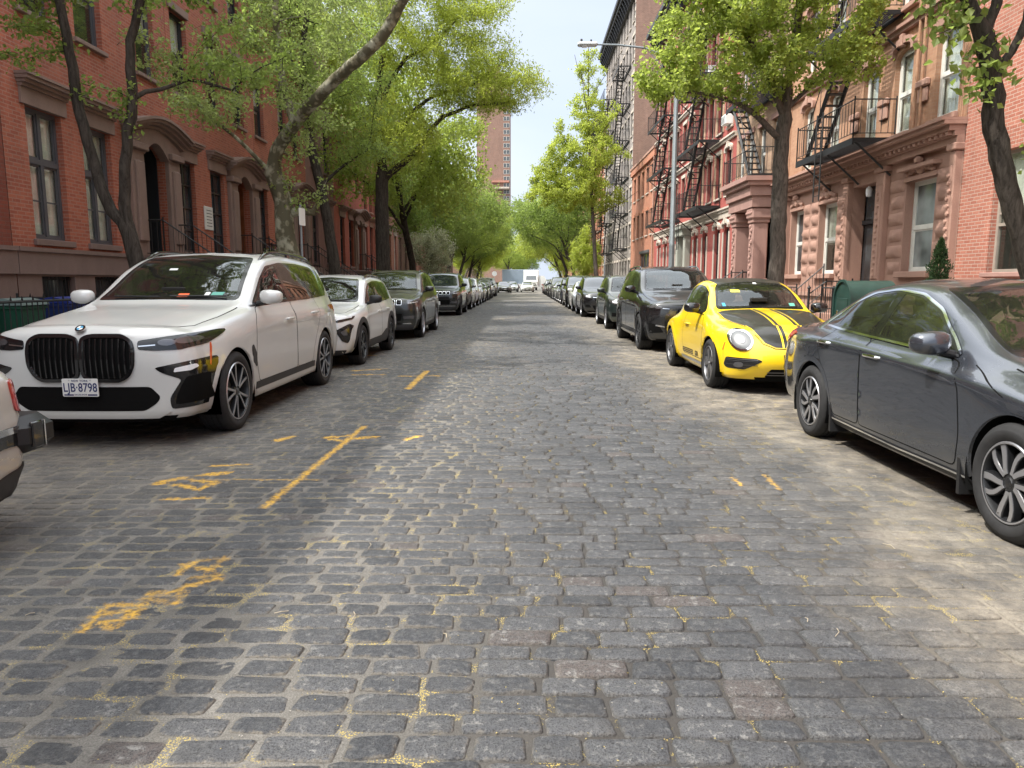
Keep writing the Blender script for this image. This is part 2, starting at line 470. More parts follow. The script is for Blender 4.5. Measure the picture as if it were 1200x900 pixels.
  base = mixc(nt, maprange(nt, n_grit, 0.35, 0.65, 0, 0.6), base, (0.05, 0.045, 0.04))
  col = mixc(nt, d, base, dustc)
  v = nt.nodes.new('ShaderNodeTexVoronoi'); v.inputs['Scale'].default_value = 150; nt.links.new(ob, v.inputs['Vector'])
  sp = mathn(nt, 'LESS_THAN', v.outputs['Distance'], 0.42)
  area = maprange(nt, noisen(nt, ob, 4.2, 4, 0.7, 0.5), 0.53, 0.6, 0, 1)
  lane = maprange(nt, mathn(nt, 'ABSOLUTE', mathn(nt, 'SUBTRACT', X, 0.25)), 0.5, 3.2, 1.0, 0.55)
  sp = mathn(nt, 'MULTIPLY', mathn(nt, 'MULTIPLY', sp, area), lane)
  col = mixc(nt, sp, col, (0.36, 0.28, 0.085))
  rough = 0.95
 grp = nt.nodes.new('ShaderNodeGroup'); grp.node_tree = PG; nt.links.new(ob, grp.inputs[0])
 pm = mathn(nt, 'MULTIPLY', grp.outputs[0], maprange(nt, n_fine, 0.36, 0.54, 0.12, 0.95))
 col = mixc(nt, pm, col, (0.62, 0.36, 0.045))
 nt.links.new(col, b.inputs['Base Color'])
 if isinstance(rough, float): b.inputs['Roughness'].default_value = rough
 else: nt.links.new(rough, b.inputs['Roughness'])
 bp = nt.nodes.new('ShaderNodeBump'); bp.inputs['Strength'].default_value = 0.9; bp.inputs['Distance'].default_value = 0.008
 hh = mathn(nt, 'ADD', mathn(nt, 'MULTIPLY', n_fine, 1.4), mathn(nt, 'MULTIPLY', n_grit, 0.5))
 nt.links.new(hh, bp.inputs['Height']); nt.links.new(bp.outputs[0], b.inputs['Normal'])
 return m
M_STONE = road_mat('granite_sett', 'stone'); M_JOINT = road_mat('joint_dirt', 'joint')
def snoise(x, y, s, seed=0):
 """smooth pseudo noise in 0..1"""
 rg = np.random.default_rng(seed); o = np.zeros_like(x, dtype=float); tot = 0
 for k in range(7):
  a = rg.uniform(0, 2 * PI); f = s * rg.uniform(0.6, 2.2); ph = rg.uniform(0, 6.28); wgt = 1 / (1 + k * 0.25)
  o += wgt * np.sin((x * math.cos(a) + y * math.sin(a)) * f + ph + 1.3 * np.sin(y * f * 0.37 + k)); tot += wgt
 return o / tot * 0.5 + 0.5
def build_stones():
 cx, cy_, lx, ly, tone, gapx = [], [], [], [], [], []
 y = -1.2; rg = np.random.default_rng(3); 
 while y < 52:
  h = rg.uniform(0.102, 0.130)
  x = -KERB + rg.uniform(0, 0.2)
  while x < KERB - 0.1:
   l = rg.uniform(0.17, 0.285)
   if rg.random() < 0.06: l *= 0.6
   cx.append(x + l / 2); cy_.append(y + h / 2); lx.append(l); ly.append(h); tone.append(rg.random())
   x += l
  y += h
 cx, cy_, lx, ly, tone = map(np.array, (cx, cy_, lx, ly, tone)); n = len(cx)
 k = np.clip((0.4 - cx + (snoise(cx, cy_, 1.1, 5) - .5) * 1.6) / 1.4, 0, 1)
 gap = 0.005 + 0.011 * k + rg.uniform(0, 0.006, n)
 gy = 0.003 + 0.007 * k + rg.uniform(0, 0.003, n)
 hx = lx / 2 - gap / 2; hy = ly / 2 - gy / 2
 ch = np.array([0.013, 0.025])[:, None] * (0.6 + rg.random(n) * 0.9)
 def ring(ix, iy, cf):
  HX = hx - ix; HY = hy - iy; a = ch[1] * cf; bq = ch[0] * cf
  P = []
  for sx, sy, first in ((1, -1, 0), (1, 1, 1), (-1, 1, 0), (-1, -1, 1)):
   p1 = (sx * (HX - a), sy * HY); p2 = (sx * (HX - .3 * a), sy * (HY - .3 * bq)); p3 = (sx * HX, sy * (HY - bq))
   tri = [p1, p2, p3] if not first else [p3, p2, p1]
   P += tri
  return np.stack([np.stack(p, -1) for p in P], 1)      # n,12,2
 jit = np.repeat(rg.normal(0, 0.0042, (n, 4, 2)), 3, axis=1) + rg.normal(0, 0.0007, (n, 12, 2))
 r0 = ring(0, 0, 1) + jit; r1 = ring(0.004, 0.004, 1) + jit; r2 = ring(0.012, 0.010, 1.0) + jit * .8; r3 = ring(hx * .5, hy * .5, .5) + jit * .3
 zt = rg.normal(0, 0.002, n); tx = rg.normal(0, 0.009, n); ty = rg.normal(0, 0.015, n)
 rings = [(r0, -0.045), (r1, -0.006), (r2, -0.0008), (r3, 0.0006)]
 V = []
 rowwave = 0.02 * np.sin(cx * 1.1 + cy_ * 0.21) + 0.014 * np.sin(cx * 2.7 + cy_ * 1.3)
 skew = 0.06 * np.sin(cy_ * 0.6)
 for r, z in rings:
  x = cx[:, None] + r[..., 0] + 0 * r[..., 1]; yy = cy_[:, None] + r[..., 1] + rowwave[:, None]
  zz = z + zt[:, None] + r[..., 0] * tx[:, None] + r[..., 1] * ty[:, None] + crown(x) + (rg.normal(0, .0012, x.shape) if z > -0.02 else 0)
  V.append(np.stack([x, yy, zz], -1))
 c = np.stack([cx, cy_ + rowwave, 0.0015 + zt + crown(cx)], -1)[:, None]
 V = np.concatenate(V + [c], 1)          # n,49,3
 V = V.reshape(-1, 3)
 base = (np.arange(n) * 49)[:, None]
 F4 = []
 for a in range(3):
  for i in range(12):
   j = (i + 1) % 12
   F4.append([a * 12 + i, a * 12 + j, a * 12 + 12 + j, a * 12 + 12 + i])
 for i in range(0, 12, 2):
  F4.append([36 + i, 36 + (i + 1) % 12, 36 + (i + 2) % 12, 48])
 F4 = np.array(F4)
 F = (base[:, :, None] + F4[None]).reshape(-1, 4)
 tn = np.repeat(tone, 49); rim = np.tile(np.concatenate([np.full(12, 1.), np.full(12, .85), np.full(12, .5), np.full(12, .05), [0]]), n)
 me = np_mesh('road_setts', V, F, [M_STONE], attrs={'tone': ('POINT', tn), 'rim': ('POINT', rim)})
 return me
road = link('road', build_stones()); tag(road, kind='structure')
def joint_sheet(y0, y1, st):
 xs = np.arange(-KERB, KERB + 1e-6, (2 * KERB) / round(2 * KERB / st)); ys = np.linspace(y0, y1, int((y1 - y0) / st) + 1)
 X, Y = np.meshgrid(xs, ys)
 dust = np.clip((X + (snoise(X, Y, .8, 9) - .5) * 2 - 0.9) / 1.6, 0, 1)
 left = np.clip((0.3 - X) / 1.5, 0, 1)
 lev = -0.013 + 0.0118 * np.maximum(dust, left * .75) + (snoise(X, Y, 9, 2) - .5) * 0.007 + (snoise(X, Y, 31, 4) - .5) * 0.004
 Z = lev + crown(X)
 V = np.stack([X, Y, Z], -1).reshape(-1, 3); nx = len(xs); ny = len(ys)
 i = (np.arange(ny - 1)[:, None] * nx + np.arange(nx - 1)[None]).ravel()
 return V, np.stack([i, i + 1, i + 1 + nx, i + nx], -1)
Va, Fa = joint_sheet(-1.2, 12, 0.04); Vb, Fb = joint_sheet(12, 52, 0.16)
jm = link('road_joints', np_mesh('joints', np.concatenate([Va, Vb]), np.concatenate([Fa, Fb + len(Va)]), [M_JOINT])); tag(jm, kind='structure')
def far_road_mat():
 m, nt, b = new_mat('paving_beyond')
 tc = nt.nodes.new('ShaderNodeTexCoord'); ob = tc.outputs['Object']
 br = nt.nodes.new('ShaderNodeTexBrick'); nt.links.new(ob, br.inputs['Vector'])
 br.inputs['Color1'].default_value = (0.085, 0.087, 0.093, 1); br.inputs['Color2'].default_value = (0.15, 0.148, 0.145, 1); br.inputs['Mortar'].default_value = (0.1, 0.09, 0.075, 1)
 br.inputs['Scale'].default_value = 1; br.inputs['Brick Width'].default_value = 0.25; br.inputs['Row Height'].default_value = 0.135; br.inputs['Mortar Size'].default_value = 0.008
 n = noisen(nt, ob, 0.35, 6, 0.6, .6)
 col = mixc(nt, maprange(nt, n, 0.42, 0.66, 0, 0.85), br.outputs['Color'], (0.27, 0.24, 0.195))
 nt.links.new(col, b.inputs['Base Color']); b.inputs['Roughness'].default_value = 0.8
 return m
M_FAR = far_road_mat()
mb = MB()
def strip(y0, y1, dz, m_, x0=-KERB, x1=KERB, k=12, mbx=None):
 xs = np.linspace(x0, x1, k)
 vs = [(x, y, float(crown(x)) + dz) for y in (y0, y1) for x in xs]
 (mbx or mb).add(vs, [(i, i + 1, k + i + 1, k + i) for i in range(k - 1)], m_, True)
strip(52, 420, -0.004, M_FAR); strip(-45, -1.2, -0.004, M_FAR)
o = mb.build('road_far', recalc=False); tag(o, kind='structure')
M_GROUND = flat('ground_soil', (0.13, 0.12, 0.1), 0.95, vary=.25, scale=.4)
mb = MB(); mb.add([(-1500, -1500, -0.09), (1500, -1500, -0.09), (1500, 1500, -0.09), (-1500, 1500, -0.09)], [(0, 1, 2, 3)], M_GROUND)
tag(mb.build('ground', recalc=False), kind='structure')
def slab_mat():
 m, nt, b = new_mat('sidewalk_slabs')
 tc = nt.nodes.new('ShaderNodeTexCoord'); ob = tc.outputs['Object']
 br = nt.nodes.new('ShaderNodeTexBrick'); nt.links.new(ob, br.inputs['Vector']); br.offset = 0
 br.inputs['Color1'].default_value = (0.27, 0.265, 0.25, 1); br.inputs['Color2'].default_value = (0.34, 0.33, 0.31, 1); br.inputs['Mortar'].default_value = (0.1, 0.095, 0.085, 1)
 br.inputs['Scale'].default_value = 1; br.inputs['Brick Width'].default_value = 1.45; br.inputs['Row Height'].default_value = 1.5; br.inputs['Mortar Size'].default_value = 0.012
 n = noisen(nt, ob, 2.2, 8, 0.7)
 col = mixc(nt, maprange(nt, n, 0.4, 0.7, 0, 0.6), br.outputs['Color'], (0.17, 0.16, 0.14))
 nt.links.new(col, b.inputs['Base Color']); b.inputs['Roughness'].default_value = 0.9
 return m
M_SLAB = slab_mat(); M_KERB = flat('kerb_granite', (0.3, 0.29, 0.28), 0.8, vary=.25, scale=8, bump=.4)
for sx in (-1, 1):
 mb = MB()
 a, b2 = sx * (KERB + 0.15), sx * 9.6
 mb.box(min(a, b2), max(a, b2), -45, 400, -0.08, 0.135, M_SLAB)
 tag(mb.build('sidewalk'), kind='structure')
 mb = MB(); a, b2 = sx * (KERB), sx * (KERB + 0.148)
 y = -45
 while y < 180:
  l = random.uniform(1.6, 2.4); mb.bbox(min(a, b2), max(a, b2), y, y + l - .008, -0.08, 0.13 + random.uniform(-.004, .006), M_KERB, .012); y += l
 mb.box(min(a, b2), max(a, b2), 182, 400, -.08, .13, M_KERB)
 tag(mb.build('kerb'), kind='structure')
# ================================================================ cars: shared builders
def paint_mat(name, col, metal=0.0, rough=0.32, dust=0.25, flake=0.0, dustcol=(0.42, 0.39, 0.30), coat=1.0):
 m, nt, b = new_mat(name)
 tc = nt.nodes.new('ShaderNodeTexCoord'); ob = tc.outputs['Object']
 geo = nt.nodes.new('ShaderNodeNewGeometry')
 sep = nt.nodes.new('ShaderNodeSeparateXYZ'); nt.links.new(geo.outputs['Normal'], sep.inputs[0])
 sp = nt.nodes.new('ShaderNodeSeparateXYZ'); nt.links.new(ob, sp.inputs[0])
 up = maprange(nt, sep.outputs[2], 0.55, 1.0, 0.0, dust)          # pollen lying on upward panels
 low = maprange(nt, sp.outputs[2], 0.55, 0.2, 0.0, dust * 0.8)     # road film on the sills
 n = noisen(nt, ob, 3.0, 7, 0.7)
 k = mathn(nt, 'MULTIPLY', mathn(nt, 'MAXIMUM', up, low), maprange(nt, n, 0.3, 0.7, 0.4, 1.2), clamp=True)
 spk = maprange(nt, noisen(nt, ob, 130, 2, 0.5), 0.66, 0.72, 0, 0.5)
 k = mathn(nt, 'ADD', k, mathn(nt, 'MULTIPLY', spk, up), clamp=True)
 c = mixc(nt, k, col, dustcol)
 c = mixc(nt, geo.outputs['Backfacing'], c, (0.02, 0.02, 0.02))
 nt.links.new(c, b.inputs['Base Color'])
 b.inputs['Metallic'].default_value = metal
 nt.links.new(maprange(nt, k, 0, 1, rough, 0.7), b.inputs['Roughness'])
 b.inputs['Coat Roughness'].default_value = 0.035
 cw = mathn(nt, 'MULTIPLY', mathn(nt, 'SUBTRACT', 1.0, mathn(nt, 'MULTIPLY', k, 0.8)), mathn(nt, 'SUBTRACT', coat, geo.outputs['Backfacing'], True))
 nt.links.new(cw, b.inputs['Coat Weight'])
 if flake > 0:
  v = nt.nodes.new('ShaderNodeTexNoise'); v.inputs['Scale'].default_value = 900; nt.links.new(ob, v.inputs['Vector'])
  bp = nt.nodes.new('ShaderNodeBump'); bp.inputs['Strength'].default_value = flake; bp.inputs['Distance'].default_value = 0.001
  nt.links.new(v.outputs['Fac'], bp.inputs['Height']); nt.links.new(bp.outputs[0], b.inputs['Normal'])
 return m
def glass_mat(name, tint, ior=1.55, extra=0.05):
 m, nt, b = new_mat(name)
 nt.nodes.remove(b)
 out = nt.nodes['Material Output']
 tr = nt.nodes.new('ShaderNodeBsdfTransparent'); tr.inputs[0].default_value = c4(tint)
 gl = nt.nodes.new('ShaderNodeBsdfGlossy'); gl.inputs['Roughness'].default_value = 0.015; gl.inputs['Color'].default_value = (0.9, 0.95, 0.97, 1)
 df = nt.nodes.new('ShaderNodeBsdfDiffuse'); df.inputs[0].default_value = (0.25, 0.24, 0.2, 1)
 lw = nt.nodes.new('ShaderNodeLayerWeight')
 f0 = ((ior - 1) / (ior + 1)) ** 2 + extra
 k = mathn(nt, 'ADD', mathn(nt, 'MULTIPLY', mathn(nt, 'POWER', lw.outputs['Facing'], 4.5), 1 - f0), f0, clamp=True)
 lw.inputs['Blend'].default_value = 0.5
 mx = nt.nodes.new('ShaderNodeMixShader'); nt.links.new(k, mx.inputs[0]); nt.links.new(tr.outputs[0], mx.inputs[1]); nt.links.new(gl.outputs[0], mx.inputs[2])
 m2 = nt.nodes.new('ShaderNodeMixShader'); m2.inputs[0].default_value = 0.035
 nt.links.new(mx.outputs[0], m2.inputs[1]); nt.links.new(df.outputs[0], m2.inputs[2])
 nt.links.new(m2.outputs[0], out.inputs['Surface'])
 return m
M = dict(
 rubber=flat('tyre_rubber', (0.022, 0.022, 0.023), 0.78, vary=.3, scale=9, spec=.35),
 black=flat('black_plastic', (0.014, 0.014, 0.015), 0.5, spec=.4),
 gloss=flat('gloss_black', (0.008, 0.008, 0.009), 0.12, coat=.5),
 frit=flat('glass_edge_black', (0.01, 0.01, 0.011), 0.15),
 dark=flat('under_dark', (0.006, 0.006, 0.006), 0.95, spec=.1),
 cabin=flat('cabin_dark', (0.02, 0.019, 0.018), 0.8, spec=.2),
 seat=flat('seat_leather', (0.06, 0.05, 0.042), 0.55),
 clad=flat('grey_cladding', (0.03, 0.03, 0.032), 0.6, vary=.15, scale=6),
 chrome=flat('chrome', (0.75, 0.76, 0.78), 0.09, metal=1),
 alu=flat('machined_alloy', (0.46, 0.46, 0.48), 0.3, metal=.8),
 rimdark=flat('dark_rim', (0.012, 0.0125, 0.014), 0.4, coat=.3),
 rimgrey=flat('grey_rim', (0.22, 0.22, 0.23), 0.35, metal=.8),
 disc=flat('brake_disc', (0.16, 0.155, 0.15), 0.4, metal=.8),
 red=flat('tail_lamp_red', (0.4, 0.012, 0.01), 0.12, coat=1),
 orange=flat('reflector_orange', (0.55, 0.09, 0.02), 0.3, coat=.6),
 lampin=flat('lamp_inside', (0.16, 0.16, 0.17), 0.2, metal=.7),
 lampwhite=flat('lamp_white', (0.75, 0.77, 0.8), 0.12, coat=1),
 plate=flat('plate_white', (0.68, 0.68, 0.66), 0.4), navy=flat('plate_navy', (0.015, 0.025, 0.11), 0.5),
 stick=flat('sticker_white', (0.75, 0.76, 0.74), 0.5), stickg=flat('sticker_green', (0.1, 0.35, 0.28), 0.5), sticko=flat('sticker_orange', (0.8, 0.13, 0.03), 0.5), stickb=flat('sticker_blue', (0.05, 0.3, 0.5), 0.5), sticky=flat('sticker_yellow', (0.75, 0.7, 0.08), 0.6),
 glass=glass_mat('clear_glass', (0.5, 0.55, 0.51), extra=.04), tint=glass_mat('tinted_glass', (0.13, 0.14, 0.13), extra=.06),
 farglass=flat('dark_car_glass', (0.02, 0.028, 0.035), 0.04, spec=.9, coat=.6),
)
class Car:
 def __init__(s, root, p):
  s.root = root; s.p = p
  s.L = p['L']; s.hw = p['W'] / 2
  g = p['res']
  y0, y1 = p['y0'], p['y1']
  C = {k: curve(p[k]) for k in ('zb', 'wr', 'zr', 'wm', 'zm', 'ws', 'zs', 'wt', 'zt', 'wc', 'zc', 'top')}
  s.C = C
  ny = int((y1 - y0) / g) + 1
  ys = np.linspace(y0, y1, ny)
  def keys(y):
   c = {k: float(f(y)) for k, f in C.items()}
   P = [(0, c['zb']), (c['wr'] - .12, c['zb']), (c['wr'], c['zr']), (c['wm'], c['zm']), (c['ws'], c['zs']), (c['wt'], c['zt'])]
   bul = p.get('bulge', .012)
   gh = max(0, min(1, (c['zc'] - c['zt']) / .3))
   P.append(((c['wt'] + c['wc']) / 2 + bul * gh, (c['zt'] + c['zc']) / 2))
   P.append((c['wc'], c['zc']))
   P.append((c['wc'] * .86, c['zc'] + (c['top'] - c['zc']) * (.42)))
   P.append((c['wc'] * .5, c['zc'] + (c['top'] - c['zc']) * .86)); P.append((0, c['top']))
   return np.array(P)
  K = 11
  seg = p.get('seg', [3, 3, 7, 6, 4, 6, 6, 4, 7, 7])
  if g > .05: seg = [2, 2, 3, 3, 3, 3, 3, 2, 3, 3]
  u = np.concatenate([np.linspace(i, i + 1, seg[i], endpoint=False) for i in range(K - 1)] + [[K - 1.]])
  prof = []
  for y in ys:
   P = keys(y); fx = pchip(range(K), P[:, 0]); fz = pchip(range(K), P[:, 1])
   prof.append(np.stack([fx(u), fz(u)], -1))
  prof = np.array(prof)              # ny, n, 2
  st = []                             # full list of loops (x,y,z)
  ncap = 14 if g < .05 else 7
  th = np.linspace(0, PI / 2, ncap)
  fn, rn = curve(p['nose']), curve(p['tail'])
  ne = p.get('ne', 3.2); te = p.get('te', 3.2)
  X, Z = prof[0][:, 0], prof[0][:, 1]
  yn = fn(Z)
  for t in th[:-1]:
   sx = math.sin(t) ** (2 / ne) if t > 0 else 0; cyv = math.cos(t) ** (2 / ne)
   st.append(np.stack([X * sx, y0 - (y0 - yn) * cyv, Z], -1))
  for i, y in enumerate(ys): st.append(np.stack([prof[i][:, 0], np.full(len(u), y), prof[i][:, 1]], -1))
  X, Z = prof[-1][:, 0], prof[-1][:, 1]; yt = rn(Z)
  for t in th[::-1][1:]:
   sx = math.sin(t) ** (2 / te) if t > 0 else 0; cyv = math.cos(t) ** (2 / te)
   st.append(np.stack([X * sx, y1 + (yt - y1) * cyv, Z], -1))
  G = np.array(st)                    # S,n,3
  Gm = G[:, 1:-1][:, ::-1] * np.array([-1, 1, 1])
  G = np.concatenate([G, Gm], 1)      # closed loops: +x up, -x down
  S, n = G.shape[:2]
  V = G.reshape(-1, 3)
  i = np.arange(S - 1)[:, None] * n; j = np.arange(n)[None]; j2 = (j + 1) % n
  F = np.stack([i + j, i + j2, i + n + j2, i + n + j], -1).reshape(-1, 4)
  q = np.round(V * 20000).astype(np.int64)
  _, first, inv = np.unique(q, axis=0, return_index=True, return_inverse=True)
  inv = inv.ravel()
  V = V[first]; F = inv[F]
  T = np.concatenate([F[:, [0, 1, 2]], F[:, [0, 2, 3]]])
  ok = (T[:, 0] != T[:, 1]) & (T[:, 1] != T[:, 2]) & (T[:, 0] != T[:, 2]); T = T[ok]
  fn_ = np.cross(V[T[:, 1]] - V[T[:, 0]], V[T[:, 2]] - V[T[:, 0]])
  cen = (V[T].mean(1) - np.array([0, s.L / 2, .7])); flip = (np.einsum('ij,ij->i', fn_, cen)).sum() < 0
  if flip: T = T[:, ::-1]; fn_ = -fn_; F = F[:, ::-1]
  s.V, s.F, s.T = V, F, T
  vn = np.zeros_like(V)
  for k in range(3): np.add.at(vn, T[:, k], fn_)
  vn /= np.maximum(np.linalg.norm(vn, axis=1, keepdims=True), 1e-9)
  s.vn = vn
  s.bvh = BVHTree.FromPolygons([tuple(v) for v in V.tolist()], T.tolist())
  s.keep = np.ones(len(F), bool)
  s.faceany = F
 def hit(s, o, d):
  loc, nor, idx, dist = s.bvh.ray_cast(Vector(o), Vector(d))
  if loc is None: return None
  t = s.T[idx]; a, b, c = s.V[t]
  v0, v1, v2 = b - a, c - a, np.array(loc) - a
  d00, d01, d11, d20, d21 = v0 @ v0, v0 @ v1, v1 @ v1, v2 @ v0, v2 @ v1
  den = d00 * d11 - d01 * d01
  if abs(den) < 1e-16: return np.array(loc), np.array(nor)
  v = (d11 * d20 - d01 * d21) / den; w_ = (d00 * d21 - d01 * d20) / den
  nn = s.vn[t[0]] * (1 - v - w_) + s.vn[t[1]] * v + s.vn[t[2]] * w_
  nn /= max(np.linalg.norm(nn), 1e-9)
  return np.array(loc), nn
 def proj(s, view, a, b):
  """view: 'L' (+x side) 'R' (-x side) take (y,z); 'F' front / 'B' back take (x,z); 'T' top takes (x,y)"""
  if view == 'L': return s.hit((3, a, b), (-1, 0, 0))
  if view == 'R': return s.hit((-3, a, b), (1, 0, 0))
  if view == 'F': return s.hit((a, -3, b), (0, 1, 0))
  if view == 'B': return s.hit((a, s.L + 3, b), (0, -1, 0))
  return s.hit((a, b, 4), (0, 0, -1))
 def pt(s, view, a, b, off=0.0):
  h = s.proj(view, a, b)
  if h is None:
   h = s.proj(view, a * (1 if view in 'LR' else .96), b + .04)
  return h[0] + h[1] * off if h else np.array((0, 0, 0))
 def patch(s, acc, view, outer, holes=(), off=0.004, mat=None, depth=0.012, step=None, dome=0.0):
  step = step or s.p.get('pstep', .06)
  P, T = fill2d(outer, holes, step)
  P = [tuple(q) for q in P.tolist()]; T = [tuple(t) for t in T.tolist()]
  cache = {}
  def H3(i):
   if i not in cache:
    h = s.proj(view, *P[i]); cache[i] = None if h is None else h[0]
   return cache[i]
  mxl = step * 1.9
  for _ in range(5):
   mids = {}
   def need(a_, b_):
    e = (min(a_, b_), max(a_, b_))
    if e in mids: return mids[e]
    p_, q_ = H3(a_), H3(b_)
    r = None
    if p_ is not None and q_ is not None and np.linalg.norm(p_ - q_) > mxl:
     P.append(((P[a_][0] + P[b_][0]) / 2, (P[a_][1] + P[b_][1]) / 2)); r = len(P) - 1
    mids[e] = r
    return r
   T2 = []; ch = False
   for t in T:
    m_ = [need(t[0], t[1]), need(t[1], t[2]), need(t[2], t[0])]; k = sum(x is not None for x in m_)
    if k == 0: T2.append(t); continue
    ch = True
    if k == 3: T2 += [(t[0], m_[0], m_[2]), (m_[0], t[1], m_[1]), (m_[2], m_[1], t[2]), tuple(m_)]
    else:
     r = 0
     while not (m_[r] is not None and (k == 1 or m_[(r + 1) % 3] is not None)): r += 1
     a_, b_, c_ = t[r], t[(r + 1) % 3], t[(r + 2) % 3]; ab = m_[r]
     if k == 1: T2 += [(a_, ab, c_), (ab, b_, c_)]
     else:
      bc = m_[(r + 1) % 3]; T2 += [(ab, b_, bc), (a_, ab, bc), (a_, bc, c_)]
   T = T2
   if not ch: break
  co = []; no = []; bad = []
  for i, (a, b) in enumerate(P):
   h = s.proj(view, a, b)
   if h is None: bad.append(i); co.append(None); no.append(None); continue
   co.append(h[0] + h[1] * off); no.append(h[1])
  good = [i for i in range(len(P)) if co[i] is not None]
  if not good: return
  for i in bad:   # beyond the silhouette: take the nearest good one
   j = min(good, key=lambda k: (P[k][0] - P[i][0]) ** 2 + (P[k][1] - P[i][1]) ** 2)
   co[i] = co[j]; no[i] = no[j]
  co = np.array(co); no = np.array(no)
  T = [tuple(t) for t in T]
  if len(T) == 0: return
  t0 = np.array(T); fn = np.cross(co[t0[:, 1]] - co[t0[:, 0]], co[t0[:, 2]] - co[t0[:, 0]])
  if np.einsum('ij,ij->', fn, no[t0[:, 0]]) < 0: T = [t[::-1] for t in T]
  cnt = {}
  for t in T:
   for k in range(3):
    e = (t[k], t[(k + 1) % 3]); cnt[e] = cnt.get(e, 0) + 1
  bd = [e for e in cnt if (e[1], e[0]) not in cnt]
  base = len(acc['v'])
  acc['v'] += co.tolist(); acc['n'] += no.tolist()
  mi = acc['mats'].index(mat) if mat in acc['mats'] else (acc['mats'].append(mat) or len(acc['mats']) - 1)
  for t in T: acc['f'].append(tuple(base + k for k in t)); acc['m'].append(mi)
  if depth > 0:
   mp = {}
   for e in bd:
    for k in e:
     if k not in mp:
      mp[k] = len(acc['v']); acc['v'].append((co[k] - no[k] * depth).tolist()); acc['n'].append(no[k].tolist())
   for a, b in bd:
    acc['f'].append((base + b, base + a, mp[a], mp[b])); acc['m'].append(mi)
 def acc(s): return dict(v=[], n=[], f=[], m=[], mats=[])
 def emit(s, name, acc, parent=None):
  if not acc['f']: return None
  me = bpy.data.meshes.new(name)
  me.from_pydata(acc['v'], [], acc['f'])
  for m in acc['mats']: me.materials.append(m)
  me.polygons.foreach_set('material_index', acc['m'])
  me.polygons.foreach_set('use_smooth', [True] * len(acc['f']))
  me.update()
  me.normals_split_custom_set_from_vertices([tuple(n) for n in acc['n']])
  return link(name, me, parent or s.root)
 def part(s, name, view, outer, mat, holes=(), off=0.004, depth=0.012, parent=None, both=False, step=None):
  """one conformal panel as its own object; both: the mirrored twin too"""
  res = []
  vs = [view] if not both else (['L', 'R'] if view in 'LR' else [view, view])
  for k, v in enumerate(vs):
   a = s.acc(); o = outer; h = holes
   if both and view not in 'LR' and k == 1:
    o = [(-x, z) for x, z in outer][::-1]; h = [[(-x, z) for x, z in q][::-1] for q in holes]
   s.patch(a, v, o, h, off, mat, depth, step)
   res.append(s.emit(name, a, parent[k] if isinstance(parent, list) else parent))
  return res if both else res[0]
 def ribbon(s, acc, view, pts, width, mat, off=0.0015, closed=False, step=0.04):
  """thin strip along a polyline laid on the body"""
  q = []
  n = len(pts)
  for i in range(n if closed else n - 1):
   p, r = pts[i], pts[(i + 1) % n]; L = math.hypot(r[0] - p[0], r[1] - p[1]); k = max(1, int(L / step))
   q += [(p[0] + (r[0] - p[0]) * j / k, p[1] + (r[1] - p[1]) * j / k) for j in range(k)]
  if not closed: q.append(pts[-1])
  base = len(acc['v']); m = len(q); ok = 0
  mi = acc['mats'].index(mat) if mat in acc['mats'] else (acc['mats'].append(mat) or len(acc['mats']) - 1)
  rows = []
  for i in range(m):
   a = q[i - 1] if (i > 0 or closed) else q[i]; b = q[(i + 1) % m] if (i < m - 1 or closed) else q[i]
   d = Vector((b[0] - a[0], b[1] - a[1]))
   if d.length < 1e-9: d = Vector((1, 0))
   d.normalize(); nx, nz = -d.y * width / 2, d.x * width / 2
   h1 = s.proj(view, q[i][0] + nx, q[i][1] + nz); h2 = s.proj(view, q[i][0] - nx, q[i][1] - nz)
   if h1 is None or h2 is None: rows.append(None); continue
   k = len(acc['v'])
   acc['v'] += [(h1[0] + h1[1] * off).tolist(), (h2[0] + h2[1] * off).tolist()]; acc['n'] += [h1[1].tolist(), h2[1].tolist()]
   rows.append(k)
  for i in range(m if closed else m - 1):
   a, b = rows[i], rows[(i + 1) % m]
   if a is None or b is None: continue
   f = (a, a + 1, b + 1, b)
   co = acc['v']; nrm = np.cross(np.array(co[f[1]]) - np.array(co[f[0]]), np.array(co[f[3]]) - np.array(co[f[0]]))
   if nrm @ np.array(acc['n'][a]) < 0: f = f[::-1]
   acc['f'].append(f); acc['m'].append(mi)
 def cut_side(s, poly):
  P = s.V[:, 1:]; ins = in_poly(P, poly) & (np.abs(s.V[:, 0]) > .3)
  s.keep &= ~ins[s.F].all(1)
 def cut_end(s, poly, rear=False):
  P = s.V[:, [0, 2]]; ins = in_poly(P, poly)
  ins &= (s.V[:, 1] > s.p['ymid']) if rear else (s.V[:, 1] < s.p['ymid'])
  ins &= s.V[:, 2] > s.p['zcut']
  s.keep &= ~ins[s.F].all(1)
 def cut_wheel(s, yc, rw):
  d = np.hypot(s.V[:, 1] - yc, s.V[:, 2] - s.p['R']) < rw
  d &= np.abs(s.V[:, 0]) > s.hw - .42
  s.keep &= ~d[s.F].any(1)
